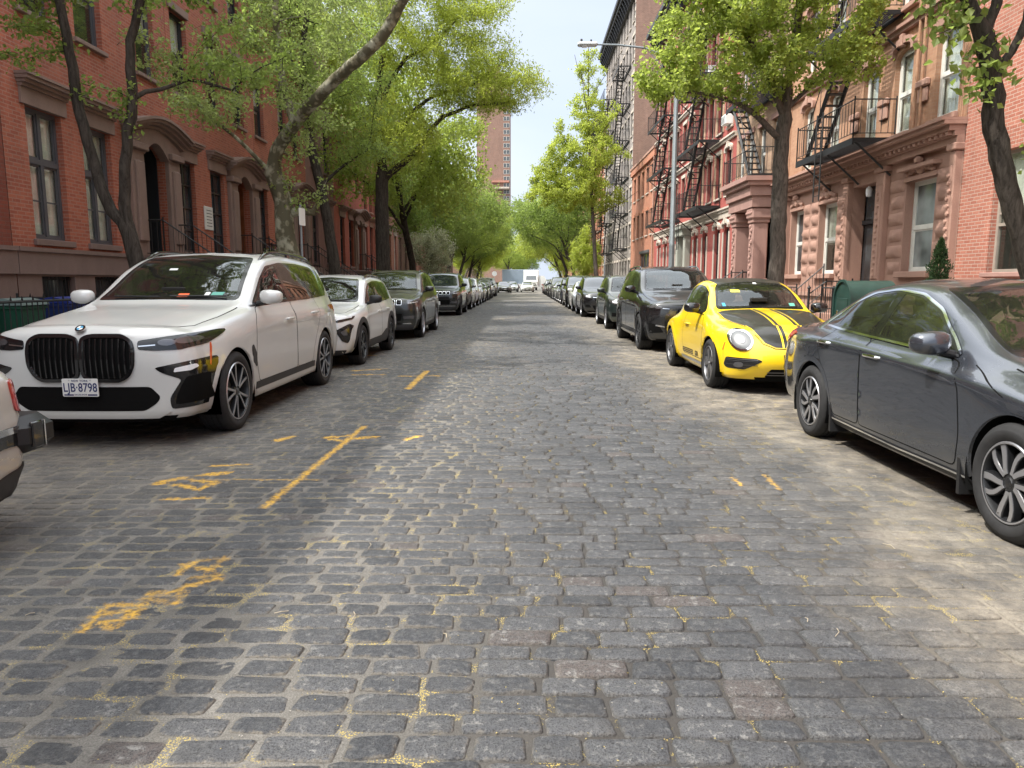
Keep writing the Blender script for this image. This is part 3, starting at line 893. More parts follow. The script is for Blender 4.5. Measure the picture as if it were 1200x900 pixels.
 def finish_body(s, paint, extra=None):
  F = s.F[s.keep]
  cz = s.V[F].mean(1)[:, 2]
  zb = s.C['zb'](s.V[F].mean(1)[:, 1])
  mi = np.where(cz < zb + .03, 1, 0)
  V = s.V.tolist(); N = s.vn.tolist(); faces = []; mm = []
  for f, m_ in zip(F.tolist(), mi.tolist()):
   g = []
   for k in f:
    if k not in g: g.append(k)
   if len(g) > 2: faces.append(tuple(g)); mm.append(m_)
  a = dict(v=V, n=N, f=faces, m=mm, mats=[paint, M['dark']])
  for yc in (s.p['ax1'], s.p['ax2']):
   rw = s.p['R'] + s.p.get('gap', .055)
   for sx in (-1, 1):
    n = 20; xo, xi = sx * (s.hw - .03), sx * (s.hw - .40)
    base = len(a['v'])
    for k in range(n + 1):
     t = PI * (-.12 + 1.24 * k / n)
     for x in (xo, xi):
      a['v'].append([x, yc + rw * math.cos(t), s.p['R'] + rw * math.sin(t)]); a['n'].append([0, -math.cos(t), -math.sin(t)])
    for k in range(n): a['f'].append((base + 2 * k, base + 2 * k + 1, base + 2 * k + 3, base + 2 * k + 2)); a['m'].append(1)
    c = len(a['v'])
    for k in range(n + 1):
     t = PI * (-.12 + 1.24 * k / n); a['v'].append([xi, yc + rw * math.cos(t), s.p['R'] + rw * math.sin(t)]); a['n'].append([sx, 0, 0])
    a['f'].append(tuple(range(c, c + n + 1))); a['m'].append(1)
  if extra:
   k = len(a['v']); a['v'] += extra['v']; a['n'] += extra['n']
   for f, m_ in zip(extra['f'], extra['m']):
    mt = extra['mats'][m_]
    if mt not in a['mats']: a['mats'].append(mt)
    a['f'].append(tuple(x + k for x in f)); a['m'].append(a['mats'].index(mt))
  return s.emit('body', a)
def arc_ring(yc, zc, r0, r1, zmin, n=26):
 """arch trim polygon in (y,z)"""
 a0 = math.asin(max(-1, min(1, (zmin - zc) / r1)))
 a1 = math.asin(max(-1, min(1, (zmin - zc) / r0)))
 o = [(yc + r1 * math.cos(a0 + (PI - 2 * a0) * k / n), zc + r1 * math.sin(a0 + (PI - 2 * a0) * k / n)) for k in range(n + 1)]
 i = [(yc + r0 * math.cos(a1 + (PI - 2 * a1) * k / n), zc + r0 * math.sin(a1 + (PI - 2 * a1) * k / n)) for k in range(n + 1)]
 return o + i[::-1]
def spoke_poly(a0, r0, w0, a1, r1, w1, bend=0.0, n=5):
 """a blade from angle a0 radius r0 to angle a1 radius r1"""
 L, Rr = [], []
 for k in range(n + 1):
  t = k / n; a = a0 + (a1 - a0) * t + bend * math.sin(PI * t); r = r0 + (r1 - r0) * t; w_ = w0 + (w1 - w0) * t
  c, s_ = math.cos(a), math.sin(a)
  L.append((r * c - w_ / 2 * s_, r * s_ + w_ / 2 * c)); Rr.append((r * c + w_ / 2 * s_, r * s_ - w_ / 2 * c))
 return Rr + L[::-1]
def make_wheel(R_, wd, rr, style, low=False):
 """meshes (hub, tyre, rim) with the outer face towards +x, centre at the origin"""
 n = 20 if low else 48
 h = wd / 2
 t = MB(); sw = R_ - rr
 prof = [(rr, -h + .015), (rr + sw * .35, -h - .004), (R_ - .03, -h + .004), (R_ - .008, -h + .022), (R_ , -h + .05)]
 if not low:
  for q in (-.3, 0, .3):
   a = q * wd * .62; prof += [(R_, a - .006), (R_ - .009, a - .004), (R_ - .009, a + .004), (R_, a + .006)]
 prof += [(R_, h - .05), (R_ - .008, h - .022), (R_ - .022, h - .008), (R_ - .03, h - .004), (rr + sw * .62, h + .003), (rr + sw * .56, h + .0065), (rr + sw * .3, h + .003), (rr + .012, h - .006), (rr, h - .015)]
 t.lathe(prof, M['rubber'], n)
 tyre = t.mesh('tyre', recalc=True, sharp=50)
 rm = MB()
 dark = {'alu': M['alu'], 'two': M['rimdark'], 'grey': M['rimgrey'], 'dark': M['rimdark']}[style['tone']]
 face = {'alu': M['alu'], 'two': M['alu'], 'grey': M['rimgrey'], 'dark': M['rimdark']}[style['tone']]
 rm.lathe([(rr + .004, h - .012), (rr - .004, h - .004), (rr - .012, h - .008), (rr - .02, h - .03), (rr - .03, -h + .03), (rr + .004, -h + .012)], dark, n)
 rm.lathe([(rr + .005, h - .011), (rr - .001, h - .003), (rr - .010, h - .004)], face, n)
 xo = h - .012 - style.get('dish', 0.0)
 ns = style['n']
 for k in range(ns):
  a = 2 * PI * k / ns + PI / 2
  for q in style['blades']:
   a0, w0, a1, w1, bend = q
   pol = spoke_poly(a + a0, .045, w0, a + a1, rr - .008, w1, bend)
   rm.prism(pol, 'x', xo - .045, xo - .004, dark)
   if face is not dark:
    pol2 = spoke_poly(a + a0, .05, w0 * .66, a + a1, rr - .012, w1 * .7, bend)
    rm.prism(pol2, 'x', xo - .005, xo, face)
 rm.lathe([(0, xo - .002), (.028, xo - .003), (.033, xo - .007), (.04, xo - .006), (.066, xo - .014), (.07, xo - .05)], dark, 20 if low else 28)
 rm.lathe([(0, xo + .001), (.026, xo - .0005), (.028, xo - .004)], M['gloss'] if style['tone'] != 'grey' else M['rimgrey'], 20)
 if not low:
  for k in range(5):
   a = 2 * PI * k / 5 + PI / 2 + PI / 5
   rm.lathe([(0, .008), (.008, .007), (.01, -.012)], M['disc'], 8, c=(xo - .016, .052 * math.cos(a), .052 * math.sin(a)))
  a = 1.2; rm.bar((xo - .03, (rr - .012) * math.cos(a), (rr - .012) * math.sin(a)), (xo + .002, (rr - .03) * math.cos(a), (rr - .03) * math.sin(a)), .004, M['black'])
 rim = rm.mesh('rim', recalc=True, sharp=35)
 hb = MB()
 hb.lathe([(.0, .012), (rr * .74, .012), (rr * .74, -.012), (0, -.012)], M['disc'], n)
 hb.lathe([(0, -.02), (rr - .035, -.02), (rr - .035, -.05), (0, -.05)], M['dark'], n)
 hb.bbox(-.03, .03, rr * .35, rr * .8, -.07, .1, M['rimdark'], .01)
 hub = hb.mesh('hub', recalc=True, sharp=40)
 return hub, tyre, rim
STY = dict(
 vee=dict(n=5, tone='two', blades=[(-.16, .026, -.26, .034, 0), (.16, .026, .26, .034, 0)]),
 swirl=dict(n=5, tone='two', blades=[(-.10, .04, -.34, .055, -.10), (.24, .03, .08, .045, .10)]),
 five=dict(n=5, tone='grey', blades=[(-.1, .04, -.22, .05, 0), (.1, .04, .22, .05, 0)]),
 multi=dict(n=7, tone='alu', blades=[(0, .05, 0, .035, 0)]),
 ydark=dict(n=5, tone='dark', blades=[(-.12, .03, -.24, .03, 0), (.12, .03, .24, .03, 0)]),
 twin=dict(n=6, tone='alu', blades=[(-.1, .022, -.14, .026, 0), (.1, .022, .14, .026, 0)]),
)
_wc = {}
def put_wheels(car, R_, wd, rr, sty, low=False, only=None):
 key = (R_, wd, rr, sty, low)
 if key not in _wc: _wc[key] = make_wheel(R_, wd, rr, STY[sty], low)
 hub, tyre, rim = _wc[key]
 for yc in (car.p['ax1'], car.p['ax2']):
  for sx in (1, -1):
   if only and (('L' if sx > 0 else 'R') + ('F' if yc == car.p['ax1'] else 'B')) not in only: continue
   wlo = link('wheel', hub, car.root, (sx * (car.hw - wd / 2 - .022), yc, R_), 0 if sx > 0 else PI)
   wlo.rotation_euler = (random.uniform(0, 6), 0, 0 if sx > 0 else PI)
   link('tyre', tyre, wlo); link('rim', rim, wlo)
def text_mesh(body, size, mat, extrude=0.001, align='CENTER', spacing=1.0, xs=1.0):
 cu = bpy.data.curves.new('lettering', 'FONT'); cu.body = body; cu.size = size; cu.extrude = extrude
 cu.align_x = align; cu.align_y = 'CENTER'; cu.space_character = spacing; cu.offset = size * .012
 o = bpy.data.objects.new('lettering', cu); COL.objects.link(o)
 bpy.context.view_layer.update()
 dg = bpy.context.evaluated_depsgraph_get()
 me = bpy.data.meshes.new_from_object(o.evaluated_get(dg))
 bpy.data.objects.remove(o); bpy.data.curves.remove(cu)
 me.materials.clear(); me.materials.append(mat)
 if xs != 1.0: me.transform(Matrix.Diagonal((xs, 1, 1, 1)))
 return me
def put_plate(parent, x, y, z, tilt=0.0, txt='LJB·8798', top='NEW YORK', bot='EXCELSIOR', rear=False, full=True):
 rz = PI if rear else 0
 m = MB(); m.prism(rounded([(-.152, -.076), (.152, -.076), (.152, .076), (-.152, .076)], .012), 'y', -.004, .004, M['plate'])
 for sx in (-1, 1):
  m.lathe([(0, -.006), (.006, -.0055), (.006, 0)], M['alu'], 8, 'y', (sx * .09, 0, .062))
 pl = m.build('licence_plate', parent, (x, y, z), rz); pl.rotation_euler = (tilt, 0, rz)
 if full:
  for s_, sz, zz, sp, xs in ((txt, .105, -.002, 1.02, .76), (top, .024, .058, 1.15, 1), (bot, .018, -.06, 1.2, 1)):
   if not s_: continue
   me = text_mesh(s_, sz, M['navy'], .0008, spacing=sp, xs=xs)
   me.transform(Matrix.Rotation(PI / 2, 4, 'X'))
   link('lettering', me, pl, (0, -.0055, zz))
  for q in (-.10, .10):
   b_ = MB(); b_.box(q - .04, q + .04, -.0052, -.004, -.068, -.056, M['navy']); b_.build('emblem_band', pl)
 return pl
def put_mirror(car, y, z, x, mat, size=1.0, mat2=None):
 """door mirror on both sides at belt corner (y,z); x = body half width there"""
 for sx in (1, -1):
  m = MB(); k = size
  vs = []; n1, n2 = 9, 14
  cx, cyy, cz = sx * (x + .125 * k), y + .02, z + .075 * k
  for i in range(n1):
   ph = PI * i / (n1 - 1)
   for j in range(n2):
    th = 2 * PI * j / n2
    def se(v, e): return math.copysign(abs(v) ** e, v)
    px = se(math.cos(ph), .55) * .125 * k; rz = se(math.sin(ph), .6)
    py = rz * se(math.cos(th), .8) * .075 * k; pz = rz * se(math.sin(th), .75) * .08 * k
    py *= (1.1 if py < 0 else .55)
    py += .025 * abs(px / (.125 * k)) ** 2
    if sx * px > 0: pz *= (1 - .15 * abs(px) / (.125 * k))
    vs.append((cx + px, cyy + py, cz + pz))
  fs = [(i * n2 + j, i * n2 + (j + 1) % n2, (i + 1) * n2 + (j + 1) % n2, (i + 1) * n2 + j) for i in range(n1 - 1) for j in range(n2)]
  m.add(vs, fs, mat, True)
  h = m.build('side_mirror', car.root, sharp=60)
  m = MB(); m.tube([(sx * (x - .03), y + .02, z + .0), (sx * (x + .05), y + .01, z + .015), (sx * (x + .10 * k), y + .01, z + .035 * k)], [.03, .024, .03], mat2 or M['black'], 8)
  m.prism([(y - .03, z - .02), (y + .14, z - .02), (y + .11, z + .02)], 'x', sx * (x - .04), sx * (x - .012), mat2 or M['black'])
  m.build('mirror_foot', h)
  m = MB(); m.bbox(cx - .1 * k, cx + .1 * k, cyy + .036 * k, cyy + .043 * k, cz - .055 * k, cz + .055 * k, M['chrome'], .004); m.build('mirror_glass', h)
def put_interior(car, yd, yf, yr, zf, hw, wheel_side=1, seat=None):
 """dashboard, seats and steering wheel (one part: cabin)"""
 m = MB(); st = seat or M['cabin']
 m.bbox(-hw, hw, yd - .35, yd + .15, zf + .25, zf + .60, M['cabin'], .05)
 m.box(-hw, hw, yd, yr + .5, zf - .02, zf, M['cabin'])
 for sx in (-1, 1):
  for y in (yf,):
   m.bbox(sx * .36 - .24, sx * .36 + .24, y - .5, y, zf + .18, zf + .34, st, .05)
   Mx = Matrix.Translation((sx * .36, y, zf + .3)) @ Matrix.Rotation(R(-14), 4, 'X')
   m.bbox(-.24, .24, -.06, .08, 0, .58, st, .05, Mx); m.bbox(-.13, .13, -.03, .07, .6, .8, st, .04, Mx); m.bar((-.05, 0.02, .55) if False else Mx @ Vector((-.05, .02, .55)), Mx @ Vector((-.05, .02, .64)), .008, M['chrome']); m.bar(Mx @ Vector((.05, .02, .55)), Mx @ Vector((.05, .02, .64)), .008, M['chrome'])
 m.bbox(-hw + .08, hw - .08, yr - .5, yr, zf + .18, zf + .36, st, .05)
 Mx = Matrix.Translation((0, yr, zf + .32)) @ Matrix.Rotation(R(-14), 4, 'X')
 m.bbox(-hw + .08, hw - .08, -.06, .08, 0, .5, st, .05, Mx)
 for x in (-.38, 0, .38): m.bbox(x - .13, x + .13, -.03, .07, .52, .68, st, .04, Mx)
 c = Vector((wheel_side * .36, yd + .28, zf + .55)); q = Matrix.Rotation(R(25), 3, 'X')
 pts = [c + q @ Vector((.18 * math.cos(a), 0, .18 * math.sin(a))) for a in np.linspace(0, 2 * PI, 20)]
 m.tube(pts, .014, M['cabin'], 6, cap=False); m.bbox(c.x - .17, c.x + .17, c.y - .02, c.y + .02, c.z - .03, c.z + .03, M['cabin'], .01)
 m.bbox(-.12, .12, yd - .05, yd + .02, zf + .86, zf + .92, M['cabin'], .01)
 return m.build('cabin', car.root)
def glaze(car, G, panes, mats, low=False, trim=None, edge=.03):
 """side glass: outline G, panes inside it; trim band between"""
 for v in 'LR':
  if not low:
   a = car.acc(); car.patch(a, v, G, panes, .003, trim or M['gloss'], .01, .05); car.emit('window_trim', a)
  for i, pn in enumerate(panes):
   a = car.acc(); car.patch(a, v, inset(pn, -.004), (), .0015 if not low else .004, mats[i], .0, .07); car.emit('side_window', a)
 if not low: car.cut_side(inset(G, .004))
def screen(car, view, poly, mat, band=.045, low=False, name='windscreen', off=.003, trim=None):
 inner = inset(poly, band)
 gl = None
 if not low:
  a = car.acc(); car.patch(a, view, poly, [inner], off, trim or M['frit'], .01, .05); tr = car.emit(name + '_edge', a)
  car.cut_end(inset(poly, .006), view == 'B')
  a = car.acc(); car.patch(a, view, inset(inner, -.004), (), off - .0012, mat, 0, .07); gl = car.emit(name, a)
  tr.parent = gl
 else:
  a = car.acc(); car.patch(a, view, poly, (), .004, mat, 0, .1); gl = car.emit(name, a)
 return gl
def handle(car, y, z, parents, mat, recess=True):
 for v, pr in zip('LR', parents):
  h = car.proj(v, y, z)
  if h is None: continue
  sx = 1 if v == 'L' else -1; x = h[0][0]
  m = MB()
  m.tube([(x - sx * .01, y - .11, z), (x + sx * .022, y - .095, z + .002), (x + sx * .032, y, z + .004), (x + sx * .022, y + .095, z + .002), (x - sx * .01, y + .11, z)], [.010, .013, .014, .013, .010], mat, 8)
  m.build('door_handle', pr)
def roundel(parent, loc, r, tilt, kind='quarter'):
 """round bonnet badge"""
 m = MB()
 m.lathe([(0, 0), (r, 0), (r, -.006), (r * .96, -.009), (r * .93, -.009)], M['chrome'], 24, 'y')
 m.lathe([(r * .93, -.009), (r * .62, -.0095)], M['gloss'], 24, 'y')
 for k in range(4):
  a0 = k * PI / 2; pts = [(0, 0)] + [(r * .6 * math.cos(a0 + t), r * .6 * math.sin(a0 + t)) for t in np.linspace(0, PI / 2, 6)]
  m.prism(pts, 'y', -.0105, -.008, M['stick'] if k % 2 else M['stickb'])
 o = m.build('badge', parent, loc); o.rotation_euler = (tilt, 0, 0)
 return o
# ================================================================ car models (front at y = 0, axle heights from the ground)
def side_arch(c, mat, zmin, w=.05, off=.006, lip=.012, inner=.012, both_axles=True):
 p = c.p; rw = p['R'] + p.get('gap', .055)
 for yc in (p['ax1'], p['ax2']):
  c.cut_wheel(yc, rw - inner + .001)
  c.part('arch_trim', 'L', arc_ring(yc, p['R'], rw - inner, rw + w, zmin), mat, off=off, depth=.02, both=True, step=.05)
def doors(c, paint, polys, hz, hmat, low=False, off=.002, names=('door', 'door')):
 seam = c.acc()
 for i, P in enumerate(polys):
  P = rounded(P, .05, 3)
  if not low:
   for v in 'LR': c.ribbon(seam, v, P, .010, M['dark'], .0016, True)
  ds = c.part('door', 'L', inset(P, .003), paint, off=off, depth=.004, both=True, step=.05)
  if hz: handle(c, hz[i][0], hz[i][1], ds, hmat)
 return seam
def bonnet_seam(c, seam, pts, w=.009):
 for s_ in (1, -1): c.ribbon(seam, 'T', [(s_ * x, y) for x, y in pts], w, M['dark'], .0012)
def large_suv(root, paint, low=False, wheel='vee', style='x7', side_glass=None):
 p = dict(L=5.15, W=2.0, res=.085 if low else .032, y0=.34, y1=4.62, R=.385, ax1=.89, ax2=3.995, ymid=2.9, zcut=1.15, gap=.05, ne=3.0, te=3.6,
  zb=[(0, .25), (.8, .22), (4.2, .22), (5.1, .34)], wr=[(.3, .84), (.9, .93), (2.5, .94), (4, .94), (4.7, .88)], zr=[(0, .30), (1, .27), (4, .27), (5, .38)],
  wm=[(.3, .905), (.75, .985), (1.1, .985), (1.6, .965), (3.4, .967), (3.9, .99), (4.2, .985), (4.7, .93)], zm=[(0, .58), (5, .60)],
  ws=[(.3, .87), (.75, .955), (1.2, .965), (2.0, .968), (3.5, .97), (4.0, .975), (4.7, .90)], zs=[(0, .84), (1, .93), (2, .95), (5, 1.0)],
  wt=[(.3, .80), (.75, .87), (1.3, .895), (1.8, .90), (3.5, .895), (4.2, .88), (4.7, .83)], zt=[(.3, .985), (.9, 1.065), (1.6, 1.125), (2.4, 1.15), (4.7, 1.2)],
  wc=[(.3, .66), (1.3, .74), (1.7, .79), (2.1, .74), (2.5, .70), (3.6, .68), (4.4, .67), (4.7, .66)],
  zc=[(.3, 1.03), (.9, 1.12), (1.42, 1.19), (1.62, 1.235), (2.2, 1.56), (2.55, 1.68), (3.2, 1.725), (4.2, 1.69), (4.7, 1.63)],
  top=[(.3, 1.05), (.6, 1.10), (1.0, 1.155), (1.38, 1.20), (1.52, 1.25), (2.0, 1.51), (2.4, 1.70), (2.65, 1.755), (3.3, 1.79), (4.2, 1.765), (4.7, 1.70)],
  nose=[(.2, .08), (.32, .03), (.5, .02), (.75, .0), (.95, .015), (1.02, .06), (1.07, .14)],
  tail=[(.3, 4.98), (.45, 5.12), (.6, 5.15), (.8, 5.13), (1.1, 5.09), (1.25, 5.03), (1.5, 4.9), (1.68, 4.78), (1.72, 4.68)])
 c = Car(root, p)
 tg = M['farglass'] if low else M['tint']; cg = M['farglass'] if low else M['glass']
 G = rounded([(1.66, 1.185), (1.80, 1.27), (2.12, 1.47), (2.42, 1.605), (2.9, 1.655), (3.6, 1.655), (4.2, 1.625), (4.62, 1.56), (4.74, 1.38), (4.62, 1.235), (3.5, 1.20)], .05, 3)
 pn = [rounded([(1.80, 1.22), (2.0, 1.355), (2.2, 1.475), (2.45, 1.575), (2.70, 1.615), (2.74, 1.222)], .03, 2),
          rounded([(2.84, 1.225), (2.81, 1.62), (3.2, 1.63), (3.66, 1.622), (3.74, 1.24)], .03, 2),
          rounded([(3.84, 1.245), (3.77, 1.615), (4.18, 1.595), (4.5, 1.54), (4.64, 1.40), (4.55, 1.27)], .04, 2)]
 glaze(c, G, pn, [cg, tg, tg], low)
 screen(c, 'F', rounded([(-.74, 1.235), (-.70, 1.36), (-.655, 1.56), (-.60, 1.70), (0, 1.735), (.60, 1.70), (.655, 1.56), (.70, 1.36), (.74, 1.235), (0, 1.245)], .05, 3), cg, .04, low)
 if not low: screen(c, 'B', rounded([(-.66, 1.25), (-.6, 1.62), (0, 1.65), (.6, 1.62), (.66, 1.25), (0, 1.22)], .05, 3), M['tint'], .04, low, 'rear_window')
 side_arch(c, paint if style == 'x7' else M['gloss'], .285, w=.055, off=.007)
 seam = doors(c, paint, [[(1.50, .40), (1.42, .60), (1.48, 1.0), (1.68, 1.165), (2.79, 1.20), (2.80, .40)], [(2.815, .40), (2.805, 1.20), (3.82, 1.215), (3.86, 1.05), (3.62, .75), (3.5, .58), (3.44, .40)]],
                 [(2.55, 1.0), (3.58, 1.03)], paint, low)
 bonnet_seam(c, seam, [(.62, .22), (.76, .5), (.80, .9), (.80, 1.4)])
 body = c.finish_body(paint, seam)
 for a, b2 in (((1.42, .30), (3.47, .385)),):
  c.part('side_sill', 'L', [(1.38, .33), (1.40, .40), (3.50, .40), (3.50, .33)], M['clad'], off=.012, depth=.02, both=True)
  c.part('side_sill', 'L', [(1.36, .265), (1.38, .325), (3.52, .325), (3.54, .265)], paint, off=.022, depth=.03, both=True)
 c.part('side_vent', 'L', rounded([(1.28, .62), (1.40, .56), (1.41, .70), (1.33, .80), (1.29, .78)], .02, 2), M['clad'], off=.008, depth=.01, both=True)
 for v in 'LR':
  a = c.acc(); c.ribbon(a, v, [(1.60, 1.175), (2.4, 1.195), (3.5, 1.212), (4.6, 1.245)], .018, M['gloss'], .006); c.emit('belt_trim', a)
 c.part('sunroof', 'T', rounded([(-.50, 2.72), (.50, 2.72), (.50, 4.1), (-.50, 4.1)], .08, 3), M['farglass'], off=.003, depth=.004)
 for s_ in (1, -1):
  m = MB(); ys = np.linspace(2.45, 4.55, 14); pts = []
  for i, y in enumerate(ys):
   h = c.proj('T', s_ * .655, y); e = min(1, min(i, 13 - i) / 1.6)
   pts.append((s_ * .655, y, h[0][2] - .015 + .062 * e))
  m.tube(pts, [.016] + [.021] * 12 + [.016], M['gloss'], 8)
  for y in (3.5,):
   h = c.proj('T', s_ * .655, y); m.box(s_ * .655 - .015, s_ * .655 + .015, y - .05, y + .05, h[0][2] - .02, h[0][2] + .04, M['gloss'])
  m.build('roof_rail', root)
 if style == 'x7':
  for s_ in (1, -1):
   K = [(s_ * x * .965, z) for x, z in ((.006, .66), (.03, .615), (.11, .590), (.34, .585), (.42, .63), (.468, .72), (.476, .86), (.455, .945), (.37, .985), (.10, .985), (.025, .965), (.006, .93))]
   K = rounded(K, .04, 3)
   a = c.acc(); c.patch(a, 'F', inset(K, .026), (), .004, M['dark'], 0); c.emit('grille', a)
   gr = [o for o in root.children if o.name.startswith('grille')][-1]
   a = c.acc(); c.patch(a, 'F', K, [inset(K, .026)], .022, M['gloss'], .03, .03); c.emit('grille_frame', a, gr)
   m = MB()
   for k in range(9):
    x = s_ * (.052 + .047 * k); lo, hi = (.625, .95) if 0 < k < 7 else (.66, .93)
    if k == 8: lo, hi = .70, .90
    pts = []
    for t in np.linspace(0, 1, 6):
     z = lo + (hi - lo) * t; h = c.pt('F', x, z, .018); pts.append(tuple(h))
    m.tube(pts, .009, M['gloss'], 6)
   m.build('grille_bars', gr)
 else:
  for s_ in (1, -1):
   K = rounded([(s_ * x, z) for x, z in ((.02, .70), (.05, .66), (.30, .655), (.37, .72), (.385, .84), (.33, .90), (.06, .90), (.02, .86))], .04, 3)
   a = c.acc(); c.patch(a, 'F', inset(K, .02), (), .004, M['dark'], 0); gr = c.emit('grille', a)
   a = c.acc(); c.patch(a, 'F', K, [inset(K, .02)], .02, M['gloss'], .03, .04); c.emit('grille_frame', a, gr)
   m = MB()
   for k in range(7):
    x = s_ * (.065 + .045 * k); m.tube([tuple(c.pt('F', x, z, .016)) for z in (.68, .78, .88)], .008, M['gloss'], 5)
   m.build('grille_bars', gr)
 for s_ in (1, -1):
  hp = [(s_ * x, z) for x, z in ((.482, .862), (.482, .935), (.66, .962), (.84, .985), (.925, 1.0), (.935, .955), (.90, .885), (.80, .855), (.62, .85))]
  if s_ < 0: hp = hp[::-1]
  a = c.acc(); c.patch(a, 'F', rounded(hp, .02, 2), (), .006, M['gloss'], .012, .035); hl = c.emit('headlight', a)
  a = c.acc()
  for cx_, w_ in ((.70, .065), (.815, .06)):
   ring = [(s_ * (cx_ + w_ * math.cos(t)), .918 + .012 * (cx_ > .75) + .028 * math.sin(t)) for t in np.linspace(0, 2 * PI, 13)[:-1]]
   inn = [(s_ * (cx_ + w_ * .72 * math.cos(t)), .918 + .012 * (cx_ > .75) + .017 * math.sin(t)) for t in np.linspace(0, 2 * PI, 13)[:-1]]
   c.patch(a, 'F', ring, [inn], .010, M['lampin'], .003, .02); c.patch(a, 'F', inn, (), .008, M['lampin'], 0, .02)
  c.patch(a, 'F', [(s_ * .49, .885), (s_ * .49, .893), (s_ * .62, .903), (s_ * .62, .893)], (), .009, M['chrome'], .002, .03)
  c.emit('lamp_unit', a, hl)
 if style == 'x7':
  m = MB()
  a = c.acc(); c.patch(a, 'F', rounded([(-.50, .335), (.50, .335), (.60, .40), (.635, .455), (.56, .545), (-.56, .545), (-.635, .455), (-.60, .40)], .03, 3), (), .003, M['dark'], 0); ik = c.emit('lower_intake', a)
  mm = MB()
  for k in range(4):
   z = .37 + .045 * k; mm.tube([tuple(c.pt('F', x, z, .001)) for x in np.linspace(-.54, .54, 11)], .003, M['dark'], 4)
  mm.build('intake_mesh', ik)
  for s_ in (1, -1):
   q = [(s_ * x, z) for x, z in ((.60, .705), (.945, .775), (.955, .42), (.925, .36), (.705, .345), (.70, .44), (.80, .60), (.72, .635), (.66, .66))]
   a = c.acc(); c.patch(a, 'F', rounded(q, .025, 2), (), .005, M['gloss'], .012, .035); iv = c.emit('side_intake', a)
   q2 = [(s_ * x, z) for x, z in ((.735, .385), (.755, .47), (.83, .62), (.925, .64), (.92, .40))]
   a = c.acc(); c.patch(a, 'F', rounded(q2, .02, 2), (), .0085, M['dark'], .0, .04)
   c.patch(a, 'F', rounded([(s_ * x, z) for x, z in ((.745, .665), (.755, .70), (.885, .728), (.895, .70), (.86, .675))], .01, 2), (), .012, M['lampwhite'], .004, .03)
   c.emit('fog_strip', a, iv)
  for s_ in 'LR':
   c.part('side_reflector', s_, rounded([(.40, .70), (.455, .88), (.475, .895), (.468, .85), (.418, .69)], .008, 2), M['orange'], off=.006, depth=.006)
  c.part('bumper_lip', 'F', [(-.60, .272), (.60, .272), (.70, .325), (-.70, .325)], paint, off=.014, depth=.02)
  roundel(root, (0, .045, 1.035), .043, R(-52))
  put_plate(root, 0, -.022, .545, R(2))
 else:
  c.part('lower_intake', 'F', rounded([(-.45, .33), (.45, .33), (.52, .47), (-.52, .47)], .03, 3), M['dark'], off=.003)
  for s_ in (1, -1):
   c.part('side_intake', 'F', rounded([(s_ * x, z) for x, z in ((.58, .42), (.86, .40), (.88, .62), (.70, .56))], .03, 2), M['dark'], off=.004)
  c.part('bumper_trim', 'F', [(-.75, .55), (-.74, .575), (-.5, .53), (.5, .53), (.74, .575), (.75, .55), (.5, .505), (-.5, .505)], M['chrome'], off=.01)
  if not low: put_plate(root, 0, -.012, .58, 0, full=False)
 for s_ in (1, -1):
  if not low: c.part('tail_lamp', 'B', rounded([(s_ * .45, .98), (s_ * .90, .98), (s_ * .90, 1.1), (s_ * .5, 1.08)], .02, 2), M['red'], off=.006)
 put_mirror(c, 1.76, 1.195, .90, paint if style == 'x7' else M['gloss'], .96)
 if style == 'x7':
  for x, z, w_, h_, mt in ((.16, 1.285, .11, .035, 'sticko'), (.50, 1.30, .12, .032, 'stickg'), (.40, 1.298, .05, .032, 'stick'), (-.16, 1.56, .09, .02, 'stick')):
   c.part('windscreen_sticker', 'F', [(x - w_ / 2, z - h_ / 2), (x + w_ / 2, z - h_ / 2), (x + w_ / 2, z + h_ / 2), (x - w_ / 2, z + h_ / 2)], M[mt], off=.004, depth=0)
 if not low:
  m = MB()
  m.tube([tuple(c.pt('T', .05, 1.55, .02)), tuple(c.pt('T', .62, 1.60, .022))], .008, M['black'], 5)
  m.tube([tuple(c.pt('T', -.55, 1.58, .02)), tuple(c.pt('T', -.05, 1.53, .022))], .008, M['black'], 5)
  m.build('wiper', root)
  put_interior(c, 1.75, 2.75, 3.6, .45, .78, 1)
 put_wheels(c, .385, .285, .275, wheel, low)
 return c
